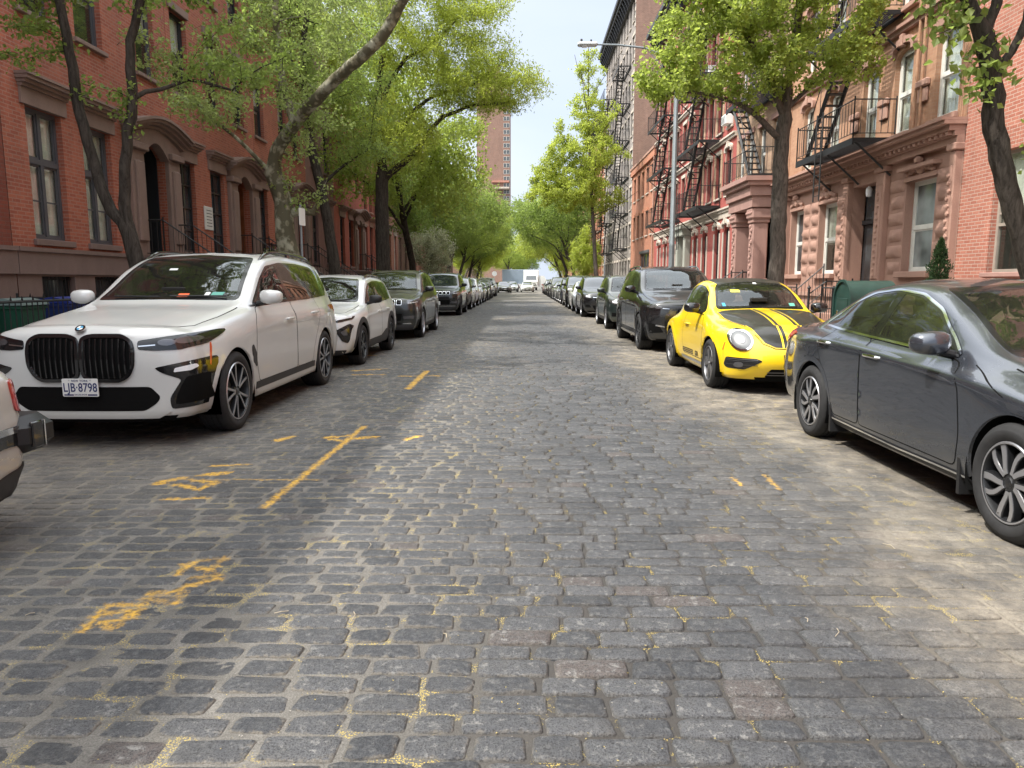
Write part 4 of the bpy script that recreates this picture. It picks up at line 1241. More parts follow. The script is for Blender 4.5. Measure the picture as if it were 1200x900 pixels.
def sedan(root, paint, low=False, wheel='swirl', rear_detail=False, strip=False):
 p = dict(L=4.93, W=1.85, res=.085 if low else .03, y0=.42, y1=4.55, R=.335, ax1=.98, ax2=3.755, ymid=2.6, zcut=.93, gap=.05, ne=2.6, te=2.8,
  zb=[(0, .2), (.8, .17), (4.2, .18), (4.9, .3)], wr=[(.3, .76), (1, .85), (2.5, .86), (3.8, .85), (4.6, .78)], zr=[(0, .26), (1, .22), (4, .23), (5, .32)],
  wm=[(.35, .80), (.8, .893), (1.2, .90), (1.8, .888), (3.4, .892), (3.8, .91), (4.1, .90), (4.6, .82)], zm=[(0, .50), (1.5, .52), (5, .56)],
  ws=[(.35, .77), (.8, .872), (1.3, .89), (2.2, .90), (3.4, .896), (3.9, .885), (4.6, .785)], zs=[(0, .66), (.8, .77), (2, .845), (3.6, .89), (5, .89)],
  wt=[(.35, .68), (.8, .77), (1.4, .815), (2, .825), (3.2, .815), (3.9, .76), (4.6, .66)], zt=[(.35, .745), (.9, .84), (1.5, .90), (2.2, .935), (3.5, .975), (4.2, .985), (4.6, .97)],
  wc=[(.35, .52), (1.2, .66), (1.45, .71), (1.8, .68), (2.3, .60), (2.7, .575), (3.2, .57), (3.7, .60), (4.05, .66), (4.6, .58)],
  zc=[(.35, .80), (.9, .905), (1.25, .955), (1.45, 1.0), (2.0, 1.235), (2.4, 1.355), (2.8, 1.395), (3.3, 1.355), (3.7, 1.22), (4.1, 1.045), (4.3, 1.01), (4.6, .995)],
  top=[(.35, .82), (.6, .875), (.95, .93), (1.2, .97), (1.34, 1.0), (1.9, 1.265), (2.25, 1.405), (2.6, 1.452), (2.9, 1.455), (3.3, 1.41), (3.75, 1.24), (4.12, 1.075), (4.35, 1.04), (4.6, 1.02)],
  nose=[(.15, .13), (.3, .05), (.5, .0), (.62, .02), (.75, .10), (.82, .2)],
  tail=[(.3, 4.76), (.4, 4.88), (.55, 4.93), (.75, 4.90), (.95, 4.86), (1.02, 4.78)])
 c = Car(root, p)
 tg = M['farglass'] if low else M['glass']
 G = rounded([(1.66, .958), (1.82, 1.07), (2.12, 1.235), (2.45, 1.335), (2.85, 1.365), (3.2, 1.335), (3.52, 1.235), (3.80, 1.09), (3.90, 1.035), (3.0, 1.0)], .05, 3)
 pn = [rounded([(1.78, .993), (1.95, 1.11), (2.2, 1.235), (2.5, 1.315), (2.72, 1.335), (2.76, 1.02)], .02, 2),
          rounded([(2.86, 1.025), (2.82, 1.34), (3.15, 1.315), (3.42, 1.245), (3.50, 1.205), (3.56, 1.05)], .02, 2),
          rounded([(3.59, 1.055), (3.545, 1.185), (3.70, 1.115), (3.80, 1.06)], .015, 2)]
 glaze(c, G, pn, [tg, tg, tg], low)
 screen(c, 'F', rounded([(-.655, .985), (-.62, 1.12), (-.565, 1.30), (-.53, 1.38), (0, 1.42), (.53, 1.38), (.565, 1.30), (.62, 1.12), (.655, .985), (0, 1.01)], .04, 3), tg, .035, low)
 screen(c, 'B', rounded([(-.60, 1.06), (-.50, 1.33), (0, 1.375), (.50, 1.33), (.60, 1.06), (0, 1.085)], .04, 3), tg, .035, low, 'rear_window')
 side_arch(c, paint, .27, w=.038, off=.004, inner=.012)
 seam = doors(c, paint, [[(1.50, .30), (1.46, .50), (1.52, .80), (1.66, .935), (2.80, .985), (2.81, .30)], [(2.825, .30), (2.815, .985), (3.56, 1.02), (3.66, .88), (3.52, .66), (3.36, .46), (3.30, .30)]],
                 [(2.60, .865), (3.50, .90)], M['chrome'] if not strip else paint, low)
 bonnet_seam(c, seam, [(.50, .30), (.66, .55), (.71, .9), (.72, 1.25)])
 if not low:
  for v in 'LR': c.ribbon(seam, v, [(1.1, .79), (1.50, .925)], .006, M['dark'], .0014)
 body = c.finish_body(paint, seam)
 for v in 'LR':      # bright line round the side glass, sill line
  a = c.acc(); c.ribbon(a, v, G, .017, M['chrome'], .007, True)
  c.emit('window_surround', a)
  a = c.acc(); c.ribbon(a, v, [(1.34, .262), (2.2, .252), (3.36, .268)], .012, M['chrome'], .012); c.ribbon(a, v, [(1.32, .24), (3.40, .24)], .035, M['black'], .006); c.emit('sill_trim', a)
 for s_ in (1, -1):
  c.part('headlight', 'F', rounded([(s_ * x, z) for x, z in ((.42, .63), (.44, .69), (.66, .76), (.80, .79), (.80, .70), (.70, .63))], .03, 2), M['lampwhite'] if low else M['lampin'], off=.006)
  c.part('fog_lamp', 'F', rounded([(s_ * x, z) for x, z in ((.50, .30), (.70, .30), (.74, .40), (.52, .38))], .02, 2), M['dark'], off=.004)
  c.part('tail_lamp', 'B', rounded([(s_ * x, z) for x, z in (((.42, .82), (.80, .80), (.80, .92), (.66, .955), (.42, .93)) if not strip else ((.2, .84), (.6, .84), (.6, .90), (.2, .90)))], .03, 2), M['red'], off=.006)
 c.part('grille', 'F', rounded([(-.40, .55), (.40, .55), (.42, .67), (-.42, .67)], .03, 2), M['dark'], off=.004)
 c.part('grille_bar', 'F', [(-.43, .645), (.43, .645), (.45, .675), (-.45, .675)], M['chrome'], off=.014)
 c.part('lower_intake', 'F', rounded([(-.42, .27), (.42, .27), (.45, .40), (-.45, .40)], .03, 2), M['dark'], off=.004)
 put_plate(root, 0, -.012, .46, full=False)
 put_mirror(c, 1.73, .965, .82, paint, .98)
 if not low:
  m = MB()
  m.tube([tuple(c.pt('T', .0, 1.36, .02)), tuple(c.pt('T', .56, 1.42, .022))], .007, M['black'], 5)
  m.build('wiper', root)
  for yy, sx in ((1.42, 1), (1.42, -1), (3.30, 1), (3.30, -1)):
   mm = MB(); mm.prism([(yy, .14), (yy + .03, .14), (yy + .05, .42), (yy + .02, .42)], 'x', sx * .70, sx * .885, M['black']); mm.build('mud_flap', root)
  put_interior(c, 1.65, 2.62, 3.35, .28, .70, -1)
 put_wheels(c, .335, .225, .225, wheel, low)
 return c
def beetle(root, yellow, black, low=False):
 p = dict(L=4.28, W=1.81, res=.03, y0=.44, y1=3.86, R=.335, ax1=.86, ax2=3.40, ymid=2.2, zcut=.98, gap=.05, ne=2.25, te=2.3,
  seg=[3, 3, 7, 7, 7, 9, 6, 4, 7, 7],
  zb=[(0, .2), (.8, .17), (3.5, .18), (4.2, .3)], wr=[(.4, .78), (.9, .84), (1.5, .80), (2.7, .80), (3.4, .84), (3.9, .76)], zr=[(0, .26), (1, .22), (3.4, .23), (4.2, .34)],
  wm=[(.4, .80), (.75, .888), (1.05, .892), (1.45, .845), (2.1, .832), (2.75, .845), (3.2, .895), (3.55, .898), (3.9, .80)], zm=[(0, .50), (1.5, .52), (4, .55)],
  ws=[(.4, .76), (.75, .865), (1.05, .87), (1.45, .835), (2.1, .825), (2.75, .835), (3.2, .872), (3.55, .87), (3.9, .76)], zs=[(.3, .66), (.85, .74), (1.5, .78), (2.5, .80), (3.3, .80), (4, .70)],
  wt=[(.4, .66), (.75, .76), (1.05, .775), (1.5, .79), (2.1, .79), (2.75, .785), (3.3, .75), (3.9, .62)], zt=[(.4, .80), (.8, .86), (1.2, .895), (1.6, .93), (2.2, .95), (2.8, .965), (3.3, .93), (3.9, .78)],
  wc=[(.4, .46), (1.0, .60), (1.35, .665), (1.6, .665), (2.0, .60), (2.4, .575), (2.9, .565), (3.3, .56), (3.9, .46)],
  zc=[(.4, .84), (.7, .885), (1.05, .94), (1.35, .995), (1.55, 1.06), (1.9, 1.27), (2.2, 1.375), (2.6, 1.42), (3.0, 1.37), (3.4, 1.20), (3.7, 1.0), (3.9, .86)],
  top=[(.4, .865), (.6, .925), (.9, .985), (1.2, 1.02), (1.42, 1.04), (1.85, 1.32), (2.1, 1.43), (2.4, 1.48), (2.65, 1.485), (3.0, 1.44), (3.35, 1.31), (3.6, 1.14), (3.9, .93)],
  nose=[(.15, .16), (.3, .06), (.42, .02), (.58, .05), (.75, .17), (.88, .36)],
  tail=[(.3, 4.12), (.45, 4.26), (.6, 4.28), (.8, 4.16), (.95, 3.95)])
 c = Car(root, p)
 G = rounded([(1.60, .985), (1.68, 1.09), (1.92, 1.27), (2.2, 1.355), (2.55, 1.385), (2.9, 1.345), (3.12, 1.24), (3.22, 1.11), (3.12, 1.02), (2.4, .985)], .07, 4)
 pn = [rounded([(1.70, 1.02), (1.78, 1.13), (1.97, 1.255), (2.2, 1.325), (2.48, 1.350), (2.52, 1.022)], .04, 3), rounded([(2.60, 1.025), (2.56, 1.352), (2.85, 1.325), (3.05, 1.225), (3.14, 1.12), (3.05, 1.05)], .05, 3)]
 glaze(c, G, pn, [M['glass'], M['glass']])
 wsx = [(-.625, 1.035), (-.60, 1.14), (-.555, 1.29), (-.50, 1.385), (0, 1.435), (.50, 1.385), (.555, 1.29), (.60, 1.14), (.625, 1.035), (0, 1.055)]
 screen(c, 'F', rounded(wsx, .05, 3), M['glass'], .035)
 screen(c, 'B', rounded([(-.50, 1.06), (-.42, 1.32), (0, 1.37), (.42, 1.32), (.50, 1.06), (0, 1.04)], .06, 3), M['glass'], .035, False, 'rear_window')
 side_arch(c, yellow, .27, w=.045, off=.012, inner=.014)
 seam = doors(c, yellow, [[(1.42, .33), (1.38, .52), (1.42, .80), (1.56, .955), (2.50, .975), (2.62, .80), (2.66, .55), (2.58, .33)]], [(2.38, .79)], yellow)
 bon = [(.60, .55), (.655, .75), (.665, 1.0), (.66, 1.28), (.60, 1.40)]
 for s_ in (1, -1): c.ribbon(seam, 'T', [(s_ * x, y) for x, y in [(.515, .50), (.535, .60), (.60, .78), (.645, 1.05), (.655, 1.35)]], .010, M['dark'], .0013)
 for s_ in (1, -1): c.ribbon(seam, 'F', [(s_ * x, z) for x, z in [(0, .592), (.25, .60), (.385, .655), (.46, .76), (.505, .86)]], .010, M['dark'], .0013)
 c.finish_body(yellow, seam)
 bn = empty('bonnet', parent=root) if False else None
 a = c.acc()
 for s_ in (1, -1):
  c.patch(a, 'T', [(s_ * x, y) for x, y in ((.165, .36), (.26, .375), (.40, .42), (.505, .56), (.585, .79), (.63, 1.05), (.64, 1.34), (.55, 1.39), (.165, 1.425))], (), .003, black, .004, .05)
  c.patch(a, 'T', [(s_ * x, y) for x, y in ((.098, .36), (.138, .36), (.138, 1.425), (.098, 1.425))], (), .003, black, .004, .05)
 for s_ in (1, -1):
  c.patch(a, 'F', [(s_ * x, z) for x, z in ((.165, .868), (.165, .615), (.25, .618), (.365, .672), (.435, .77), (.485, .868))], (), .0045, black, .004, .04)
  c.patch(a, 'F', [(s_ * x, z) for x, z in ((.098, .868), (.098, .612), (.138, .612), (.138, .868))], (), .0045, black, .004, .04)
 c.emit('bonnet_stripes', a)
 c.part('roof_panel', 'T', rounded([(-.47, 2.02), (0, 1.985), (.47, 2.02), (.50, 2.35), (.49, 2.9), (.46, 3.25), (0, 3.32), (-.46, 3.25), (-.49, 2.9), (-.50, 2.35)], .05, 3), black, off=.003, depth=.006)
 for s_ in (1, -1):
  el = [(s_ * (.625 + .128 * math.cos(t)), .695 + .128 * math.sin(t)) for t in np.linspace(0, 2 * PI, 29)[:-1]]
  el2 = [(s_ * (.625 + .108 * math.cos(t)), .695 + .108 * math.sin(t)) for t in np.linspace(0, 2 * PI, 25)[:-1]]
  el3 = [(s_ * (.625 + .045 * math.cos(t)), .70 + .047 * math.sin(t)) for t in np.linspace(0, 2 * PI, 19)[:-1]]
  a = c.acc(); c.patch(a, 'F', el2, (), .012, flat('lamp_bowl', (.10, .105, .11), .3, metal=.3, coat=.6), 0, .03); hl = c.emit('headlight', a)
  a = c.acc(); c.patch(a, 'F', el, [el2], .018, M['chrome'], .012, .03); c.patch(a, 'F', el3, (), .017, M['lampin'], .004, .03); c.emit('lamp_ring', a, hl)
  q = [(s_ * x, z) for x, z in ((.40, .445), (.47, .475), (.79, .485), (.80, .38), (.78, .345), (.60, .335))]
  a = c.acc(); c.patch(a, 'F', rounded(q, .02, 2), (), .004, M['gloss'], .01, .04); fi = c.emit('side_intake', a)
  a = c.acc()
  for z in (.455, .435, .385): c.patch(a, 'F', [(s_ * .46, z), (s_ * .78, z + .008), (s_ * .78, z + .016), (s_ * .45, z + .008)], (), .008, M['rimgrey'] if z > .45 else M['clad'], .003, .04)
  c.patch(a, 'F', [(s_ * (.665 + .05 * math.cos(t)), .395 + .035 * math.sin(t)) for t in np.linspace(0, 2 * PI, 15)[:-1]], (), .012, M['lampin'], .006, .03)
  c.emit('fog_lamp', a, fi)
  c.part('tail_lamp', 'B', rounded([(s_ * x, z) for x, z in ((.48, .72), (.74, .70), (.74, .86), (.52, .86))], .04, 3), M['red'], off=.008)
 a = c.acc(); c.patch(a, 'F', rounded([(-.40, .345), (.40, .345), (.34, .25), (-.34, .25)][::-1], .02, 2) if False else rounded([(-.36, .24), (.36, .24), (.30, .345), (-.30, .345)], .02, 2), (), .004, M['dark'], .01, .05); li = c.emit('lower_intake', a)
 a = c.acc()
 for z in (.265, .30): c.patch(a, 'F', [(-.34, z), (.34, z), (.34, z + .008), (-.34, z + .008)], (), .008, M['rimgrey'], .003, .06)
 c.emit('intake_slats', a, li)
 m = MB(); m.bbox(-.155, .155, -.012, .012, .37, .53, M['black'], .006); o = m.build('plate_holder', root, (0, .035, 0))
 roundel_y = c.pt('F', 0, .74, .004)
 m = MB(); m.lathe([(0, 0), (.05, 0), (.055, .004), (.055, .012)], M['chrome'], 24, 'y'); o = m.build('badge', root, (0, float(roundel_y[1]) - .008, .74)); o.rotation_euler = (R(-30), 0, 0)
 for v in 'LR':
  sg = 1 if v == 'L' else -1
  a = c.acc(); c.patch(a, v, [(1.32, .245), (2.72, .245), (2.72, .285), (1.32, .285)], (), .012, M['alu'], .015, .08); c.patch(a, v, [(1.34, .195), (2.72, .195), (2.72, .243), (1.34, .243)], (), .016, yellow, .02, .08)
  c.emit('side_sill', a)
  a = c.acc()
  for z in (.345, .372, .399): c.patch(a, v, [(1.95, z), (2.62, z), (2.62, z + .016), (1.95, z + .016)], (), .0045, M['black'], .001, .06)
  st = c.emit('door_stripes', a)
  me = text_mesh('GSR', .10, M['black'], .001, spacing=1.1)
  me.transform(Matrix.Rotation(PI / 2, 4, 'X')); me.transform(Matrix.Rotation(sg * PI / 2, 4, 'Z'))
  h = c.pt(v, 1.72, .38, .004); link('lettering', me, st, (float(h[0]) + sg * .003, 1.72, .38))
  c.part('side_reflector', v, rounded([(.40, .56), (.43, .56), (.43, .66), (.40, .66)], .006, 2), M['orange'], off=.006)
 put_mirror(c, 1.68, .985, .80, M['gloss'], .95)
 m = MB(); m.tube([tuple(c.pt('T', .0, 1.45, .02)), tuple(c.pt('T', .52, 1.50, .022))], .007, M['black'], 5); m.build('wiper', root)
 m = MB(); h = c.proj('F', -.33, 1.13); 
 for x, z, w_, hh, mt in ((-.28, 1.29, .13, .035, 'sticky'), (-.50, 1.10, .045, .045, 'stickb'), (.47, 1.10, .08, .04, 'stickg'), (.06, 1.40, .05, .02, 'stick')):
  c.part('windscreen_sticker', 'F', [(x - w_ / 2, z - hh / 2), (x + w_ / 2, z - hh / 2), (x + w_ / 2, z + hh / 2), (x - w_ / 2, z + hh / 2)], M[mt], off=.004, depth=0)
 put_interior(c, 1.6, 2.45, 3.05, .28, .64, 1)
 put_wheels(c, .335, .235, .235, 'five')
 return c
def medium_suv(root, paint, low=False, style='cross', sx=1.0, sy=1.0, sz=1.0, clad=None, wheel='ydark', R_=.355, box=False, glassy=True):
 L = 4.70 * sy
 def cv(kn, k, a=sy): return [(y * a, v * k) for y, v in kn]
 ne = 4.2 if box else 3.0
 p = dict(L=L, W=1.88 * sx, res=.085 if low else .034, y0=.36 * sy, y1=4.22 * sy, R=R_, ax1=.90 * sy, ax2=3.66 * sy, ymid=2.7 * sy, zcut=1.1 * sz, gap=.055, ne=ne, te=4,
  zb=cv([(0, .25), (.8, .22), (3.8, .22), (4.7, .33)], 1), wr=cv([(.3, .80), (.9, .865), (2.5, .87), (3.7, .87), (4.4, .82)], sx), zr=cv([(0, .31), (1, .27), (3.8, .27), (4.7, .37)], 1),
  wm=cv([(.3, .86), (.75, .925), (1.1, .93), (1.6, .91), (3.2, .912), (3.6, .93), (4.3, .89)], sx), zm=cv([(0, .56), (5, .58)], sz),
  ws=cv([(.3, .83), (.75, .905), (1.2, .91), (2.0, .908), (3.3, .91), (3.8, .905), (4.3, .865)], sx), zs=cv([(0, .80), (1, .88), (2, .90), (5, .96)], sz),
  wt=cv([(.3, .76), (.75, .83), (1.3, .85), (1.8, .855), (3.3, .85), (4.0, .83), (4.3, .80)], sx), zt=cv([(.3, .93), (.9, 1.0), (1.5, 1.045), (2.3, 1.07), (4.3, 1.13)], sz),
  wc=cv([(.3, .62), (1.2, .70), (1.55, .75), (1.95, .70), (2.3, .66), (3.3, .645), (4.0, .635), (4.3, .63)], sx),
  zc=cv([(.3, .965), (.9, 1.05), (1.32, 1.10), (1.5, 1.14), (2.0, 1.43), (2.35, 1.565), (2.9, 1.61), (3.8, 1.585), (4.3, 1.52)], sz),
  top=cv([(.3, .975), (.6, 1.03), (1.0, 1.08), (1.28, 1.11), (1.40, 1.145), (1.85, 1.42), (2.2, 1.59), (2.45, 1.645), (3.0, 1.675), (3.8, 1.655), (4.3, 1.59)], sz),
  nose=[(.2, .09), (.32, .03), (.5, .02), (.72 * sz, .0), (.88 * sz, .03), (.96 * sz, .08), (1.02 * sz, .2)],
  tail=[(.3, L - .16), (.45, L - .03), (.6, L), (.8 * sz, L - .01), (1.05 * sz, L - .05), (1.2 * sz, L - .12), (1.45 * sz, L - .27), (1.58 * sz, L - .38)])
 c = Car(root, p)
 S = lambda q: [(y * sy, z * sz) for y, z in q]
 Fq = lambda q: [(x * sx, z * sz) for x, z in q]
 tg = M['farglass'] if low else M['tint']; cg = M['farglass'] if low else M['glass']
 G = rounded(S([(1.56, 1.10), (1.68, 1.18), (1.98, 1.37), (2.28, 1.49), (2.7, 1.535), (3.3, 1.54), (3.85, 1.51), (4.18, 1.44), (4.22, 1.27), (4.0, 1.155), (3.0, 1.115)]), .05, 3)
 pn = [rounded(S([(1.68, 1.13), (1.88, 1.265), (2.08, 1.38), (2.32, 1.465), (2.56, 1.50), (2.60, 1.135)]), .03, 2),
          rounded(S([(2.70, 1.14), (2.66, 1.505), (3.0, 1.51), (3.36, 1.505), (3.46, 1.155)]), .03, 2),
          rounded(S([(3.55, 1.16), (3.46, 1.50), (3.80, 1.48), (4.08, 1.42), (4.13, 1.29), (3.95, 1.19)]), .04, 2)]
 glaze(c, G, pn, [cg, tg, tg], low)
 screen(c, 'F', rounded(Fq([(-.70, 1.14), (-.66, 1.26), (-.61, 1.45), (-.56, 1.575), (0, 1.615), (.56, 1.575), (.61, 1.45), (.66, 1.26), (.70, 1.14), (0, 1.15)]), .05, 3), cg, .04, low)
 if not low: screen(c, 'B', rounded(Fq([(-.64, 1.17), (-.58, 1.50), (0, 1.53), (.58, 1.50), (.64, 1.17), (0, 1.15)]), .05, 3), M['tint'], .04, low, 'rear_window')
 am = M['clad'] if clad else paint
 side_arch(c, am, .34, w=.075 if clad else .05, off=.009)
 seam = doors(c, paint, [S([(1.42, .42), (1.36, .60), (1.42, .94), (1.58, 1.08), (2.64, 1.115), (2.65, .42)]), S([(2.665, .42), (2.655, 1.115), (3.56, 1.135), (3.58, .98), (3.36, .72), (3.26, .56), (3.20, .42)])],
                 [(2.42 * sy, .94 * sz), (3.34 * sy, .965 * sz)], paint, low)
 bonnet_seam(c, seam, [(x * sx, y * sy) for x, y in ((.58, .26), (.70, .5), (.745, .9), (.75, 1.3))])
 c.finish_body(paint, seam)
 c.part('side_sill', 'L', [(1.30 * sy, .265), (1.34 * sy, .36), (3.25 * sy, .36), (3.28 * sy, .265)] if not clad else [(1.26 * sy, .265), (1.36 * sy, .36), (1.6 * sy, .40), (2.6 * sy, .40), (3.05 * sy, .50), (3.2 * sy, .50), (3.30 * sy, .265)], M['clad'], off=.014, depth=.02, both=True)
 for s_ in (1, -1):
  m = MB(); ys = np.linspace(2.3 * sy, 4.15 * sy, 10); pts = []
  for i, y in enumerate(ys):
   h = c.proj('T', s_ * .615 * sx, y); e = min(1, min(i, 9 - i) / 1.2); pts.append((s_ * .615 * sx, y, h[0][2] - .015 + .055 * e))
  m.tube(pts, .018, M['gloss'] if style != 'van' else M['alu'], 7); m.build('roof_rail', root)
  c.part('tail_lamp', 'B', rounded([(s_ * x, z) for x, z in Fq(((.50, .90), (.84, .90), (.84, 1.04), (.56, 1.0)))], .02, 2), M['red'], off=.006)
 if style == 'trax':
  c.part('upper_grille', 'F', rounded(Fq([(-.62, .80), (.62, .80), (.66, .855), (-.66, .855)]), .015, 2), M['gloss'], off=.006)
  for s_ in (1, -1):
   hl = c.part('headlight', 'F', rounded([(s_ * x, z) for x, z in Fq(((.60, .815), (.62, .87), (.80, .91), (.85, .92), (.84, .865), (.72, .83)))], .01, 2), M['gloss'], off=.008)
   c.part('running_lamp', 'F', [(s_ * x, z) for x, z in Fq(((.62, .855), (.64, .875), (.82, .912), (.82, .892)))], M['lampwhite'], off=.012, depth=.004, parent=hl)
   hs = c.part('lower_headlight', 'F', rounded([(s_ * x, z) for x, z in Fq(((.62, .68), (.83, .80), (.86, .76), (.83, .52), (.80, .46), (.72, .50)))], .02, 2), M['gloss'], off=.010)
   c.part('lamp_unit', 'F', rounded([(s_ * x, z) for x, z in Fq(((.70, .66), (.80, .72), (.80, .60), (.74, .60)))], .01, 2), M['lampin'], off=.014, depth=.004, parent=hs)
  c.part('lower_grille', 'F', rounded(Fq([(-.50, .36), (.50, .36), (.60, .52), (.55, .72), (-.55, .72), (-.60, .52)]), .03, 2), M['dark'], off=.006)
  c.part('bumper_lip', 'F', rounded(Fq([(-.70, .25), (.70, .25), (.78, .34), (-.78, .34)]), .02, 2), M['clad'], off=.010)
 elif style == 'jeep':
  fr = c.part('grille', 'F', rounded(Fq([(-.60, .80), (.60, .80), (.64, .95), (-.64, .95)]), .02, 2), M['gloss'], off=.008)
  for k in range(7):
   x = (k - 3) * .155
   o = c.part('grille_slot', 'F', rounded(Fq([(x - .055, .825), (x + .055, .825), (x + .055, .93), (x - .055, .93)]), .02, 2), M['dark'], off=.011, depth=0, parent=fr)
   a = c.acc(); q = rounded(Fq([(x - .062, .818), (x + .062, .818), (x + .062, .937), (x - .062, .937)]), .022, 2); c.patch(a, 'F', q, [inset(q, .008)], .015, M['chrome'] if style == 'jeep' else M['black'], .006, .04); c.emit('slot_surround', a, fr)
  for s_ in (1, -1):
   hl = c.part('headlight', 'F', rounded([(s_ * x, z) for x, z in Fq(((.655, .835), (.655, .935), (.84, .96), (.865, .95), (.85, .86)))], .015, 2), M['lampin'], off=.008)
   c.part('lamp_unit', 'F', rounded([(s_ * x, z) for x, z in Fq(((.67, .85), (.67, .865), (.84, .885), (.84, .87)))], .005, 1), M['lampwhite'], off=.012, depth=.004, parent=hl)
   c.part('fog_lamp', 'F', rounded([(s_ * x, z) for x, z in Fq(((.56, .50), (.80, .50), (.82, .58), (.56, .56)))], .015, 2), M['lampin'], off=.008)
  c.part('lower_grille', 'F', rounded(Fq([(-.50, .45), (.50, .45), (.54, .62), (-.54, .62)]), .03, 2), M['dark'], off=.004)
  c.part('bumper_lip', 'F', rounded(Fq([(-.75, .24), (.75, .24), (.80, .36), (-.80, .36)]), .02, 2), M['clad'], off=.010)
  c.part('bumper_trim', 'F', Fq([(-.74, .378), (.74, .378), (.74, .40), (-.74, .40)]), M['chrome'], off=.014)
 else:
  c.part('grille', 'F', rounded(Fq([(-.42, .66), (.42, .66), (.52, .86), (-.52, .86)]), .04, 3), M['dark'], off=.005)
  c.part('grille_bar', 'F', rounded(Fq([(-.50, .80), (0, .76), (.50, .80), (.52, .83), (0, .79), (-.52, .83)]), .008, 1), M['chrome'], off=.014)
  for s_ in (1, -1):
   hl = c.part('headlight', 'F', rounded([(s_ * x, z) for x, z in Fq(((.54, .77), (.56, .86), (.80, .93), (.86, .94), (.84, .84), (.74, .78)))], .02, 2), M['lampin'], off=.007)
   c.part('lamp_unit', 'F', rounded([(s_ * x, z) for x, z in Fq(((.60, .80), (.62, .85), (.78, .89), (.78, .83)))], .02, 2), M['lampwhite'], off=.011, depth=.004, parent=hl)
   c.part('fog_lamp', 'F', rounded([(s_ * x, z) for x, z in Fq(((.58, .42), (.80, .42), (.80, .54), (.64, .52)))], .02, 2), M['dark'], off=.006)
  c.part('lower_grille', 'F', rounded(Fq([(-.46, .33), (.46, .33), (.54, .50), (-.54, .50)]), .03, 2), M['dark'], off=.004)
 put_plate(root, 0, -.014, .50 * sz, full=False)
 put_mirror(c, 1.66 * sy, 1.115 * sz, .86 * sx, M['black'] if clad else paint, .95)
 if not low:
  m = MB(); m.tube([tuple(c.pt('T', .0, 1.43 * sy, .02)), tuple(c.pt('T', .56 * sx, 1.48 * sy, .022))], .008, M['black'], 5); m.build('wiper', root)
  put_interior(c, 1.62 * sy, 2.55 * sy, 3.35 * sy, .40, .72 * sx, 1)
 put_wheels(c, R_, .235, R_ - .11, wheel, low)
 return c
# ================================================================ buildings: shared builders
def brick_mat(name, c1, c2, mortar, bw=0.215, bh=0.072, ms=0.009, stain=(0.1, 0.07, 0.06), st=0.35, bump=0.5):
 m, nt, b = new_mat(name)
 tc = nt.nodes.new('ShaderNodeTexCoord'); ob = tc.outputs['Object']
 s = nt.nodes.new('ShaderNodeSeparateXYZ'); nt.links.new(ob, s.inputs[0])
 cb = nt.nodes.new('ShaderNodeCombineXYZ')
 nt.links.new(mathn(nt, 'ADD', s.outputs[0], s.outputs[1]), cb.inputs[0]); nt.links.new(s.outputs[2], cb.inputs[1])
 br = nt.nodes.new('ShaderNodeTexBrick'); nt.links.new(cb.outputs[0], br.inputs['Vector'])
 br.inputs['Color1'].default_value = c4(c1); br.inputs['Color2'].default_value = c4(c2); br.inputs['Mortar'].default_value = c4(mortar)
 br.inputs['Scale'].default_value = 1; br.inputs['Brick Width'].default_value = bw; br.inputs['Row Height'].default_value = bh; br.inputs['Mortar Size'].default_value = ms; br.inputs['Mortar Smooth'].default_value = 0.3
 n1 = noisen(nt, ob, 0.5, 7, 0.65, .4); n2 = noisen(nt, ob, 28, 4, 0.7)
 mp = nt.nodes.new('ShaderNodeMapping'); mp.inputs['Scale'].default_value = (3, 3, .5); nt.links.new(ob, mp.inputs[0])
 n3 = noisen(nt, mp.outputs[0], 1.1, 6, 0.65)
 col = mixc(nt, maprange(nt, n1, .42, .7, 0, st), br.outputs['Color'], stain)
 col = mixc(nt, maprange(nt, n3, .52, .75, 0, st * .8), col, tuple(min(1, x * 1.6 + .04) for x in c1))
 col = mixc(nt, maprange(nt, n2, .3, .75, 0, .3), col, tuple(x * .55 for x in c1))
 nt.links.new(col, b.inputs['Base Color']); b.inputs['Roughness'].default_value = 0.88; b.inputs['Specular IOR Level'].default_value = .25
 bp = nt.nodes.new('ShaderNodeBump'); bp.inputs['Strength'].default_value = bump; bp.inputs['Distance'].default_value = 0.006
 nt.links.new(mathn(nt, 'SUBTRACT', mathn(nt, 'MULTIPLY', n2, .4), br.outputs['Fac']), bp.inputs['Height']); nt.links.new(bp.outputs[0], b.inputs['Normal'])
 return m
def stone_mat(name, col, var=.25, st=(0.08, 0.06, 0.05), rough=.85, bump=.35, scale=1.3):
 m, nt, b = new_mat(name)
 tc = nt.nodes.new('ShaderNodeTexCoord'); ob = tc.outputs['Object']
 mp = nt.nodes.new('ShaderNodeMapping'); mp.inputs['Scale'].default_value = (1.5, 1.5, .6); nt.links.new(ob, mp.inputs[0])
 n1 = noisen(nt, mp.outputs[0], scale, 8, .68, .3); n2 = noisen(nt, ob, 35, 5, .7)
 c = mixc(nt, maprange(nt, n1, .38, .7, 0, var * 1.6), col, st)
 c = mixc(nt, maprange(nt, n2, .35, .75, 0, .35), c, tuple(min(1, x * 1.35) for x in col))
 nt.links.new(c, b.inputs['Base Color']); b.inputs['Roughness'].default_value = rough; b.inputs['Specular IOR Level'].default_value = .25
 bp = nt.nodes.new('ShaderNodeBump'); bp.inputs['Strength'].default_value = bump; bp.inputs['Distance'].default_value = .008
 nt.links.new(n2, bp.inputs['Height']); nt.links.new(bp.outputs[0], b.inputs['Normal'])
 return m
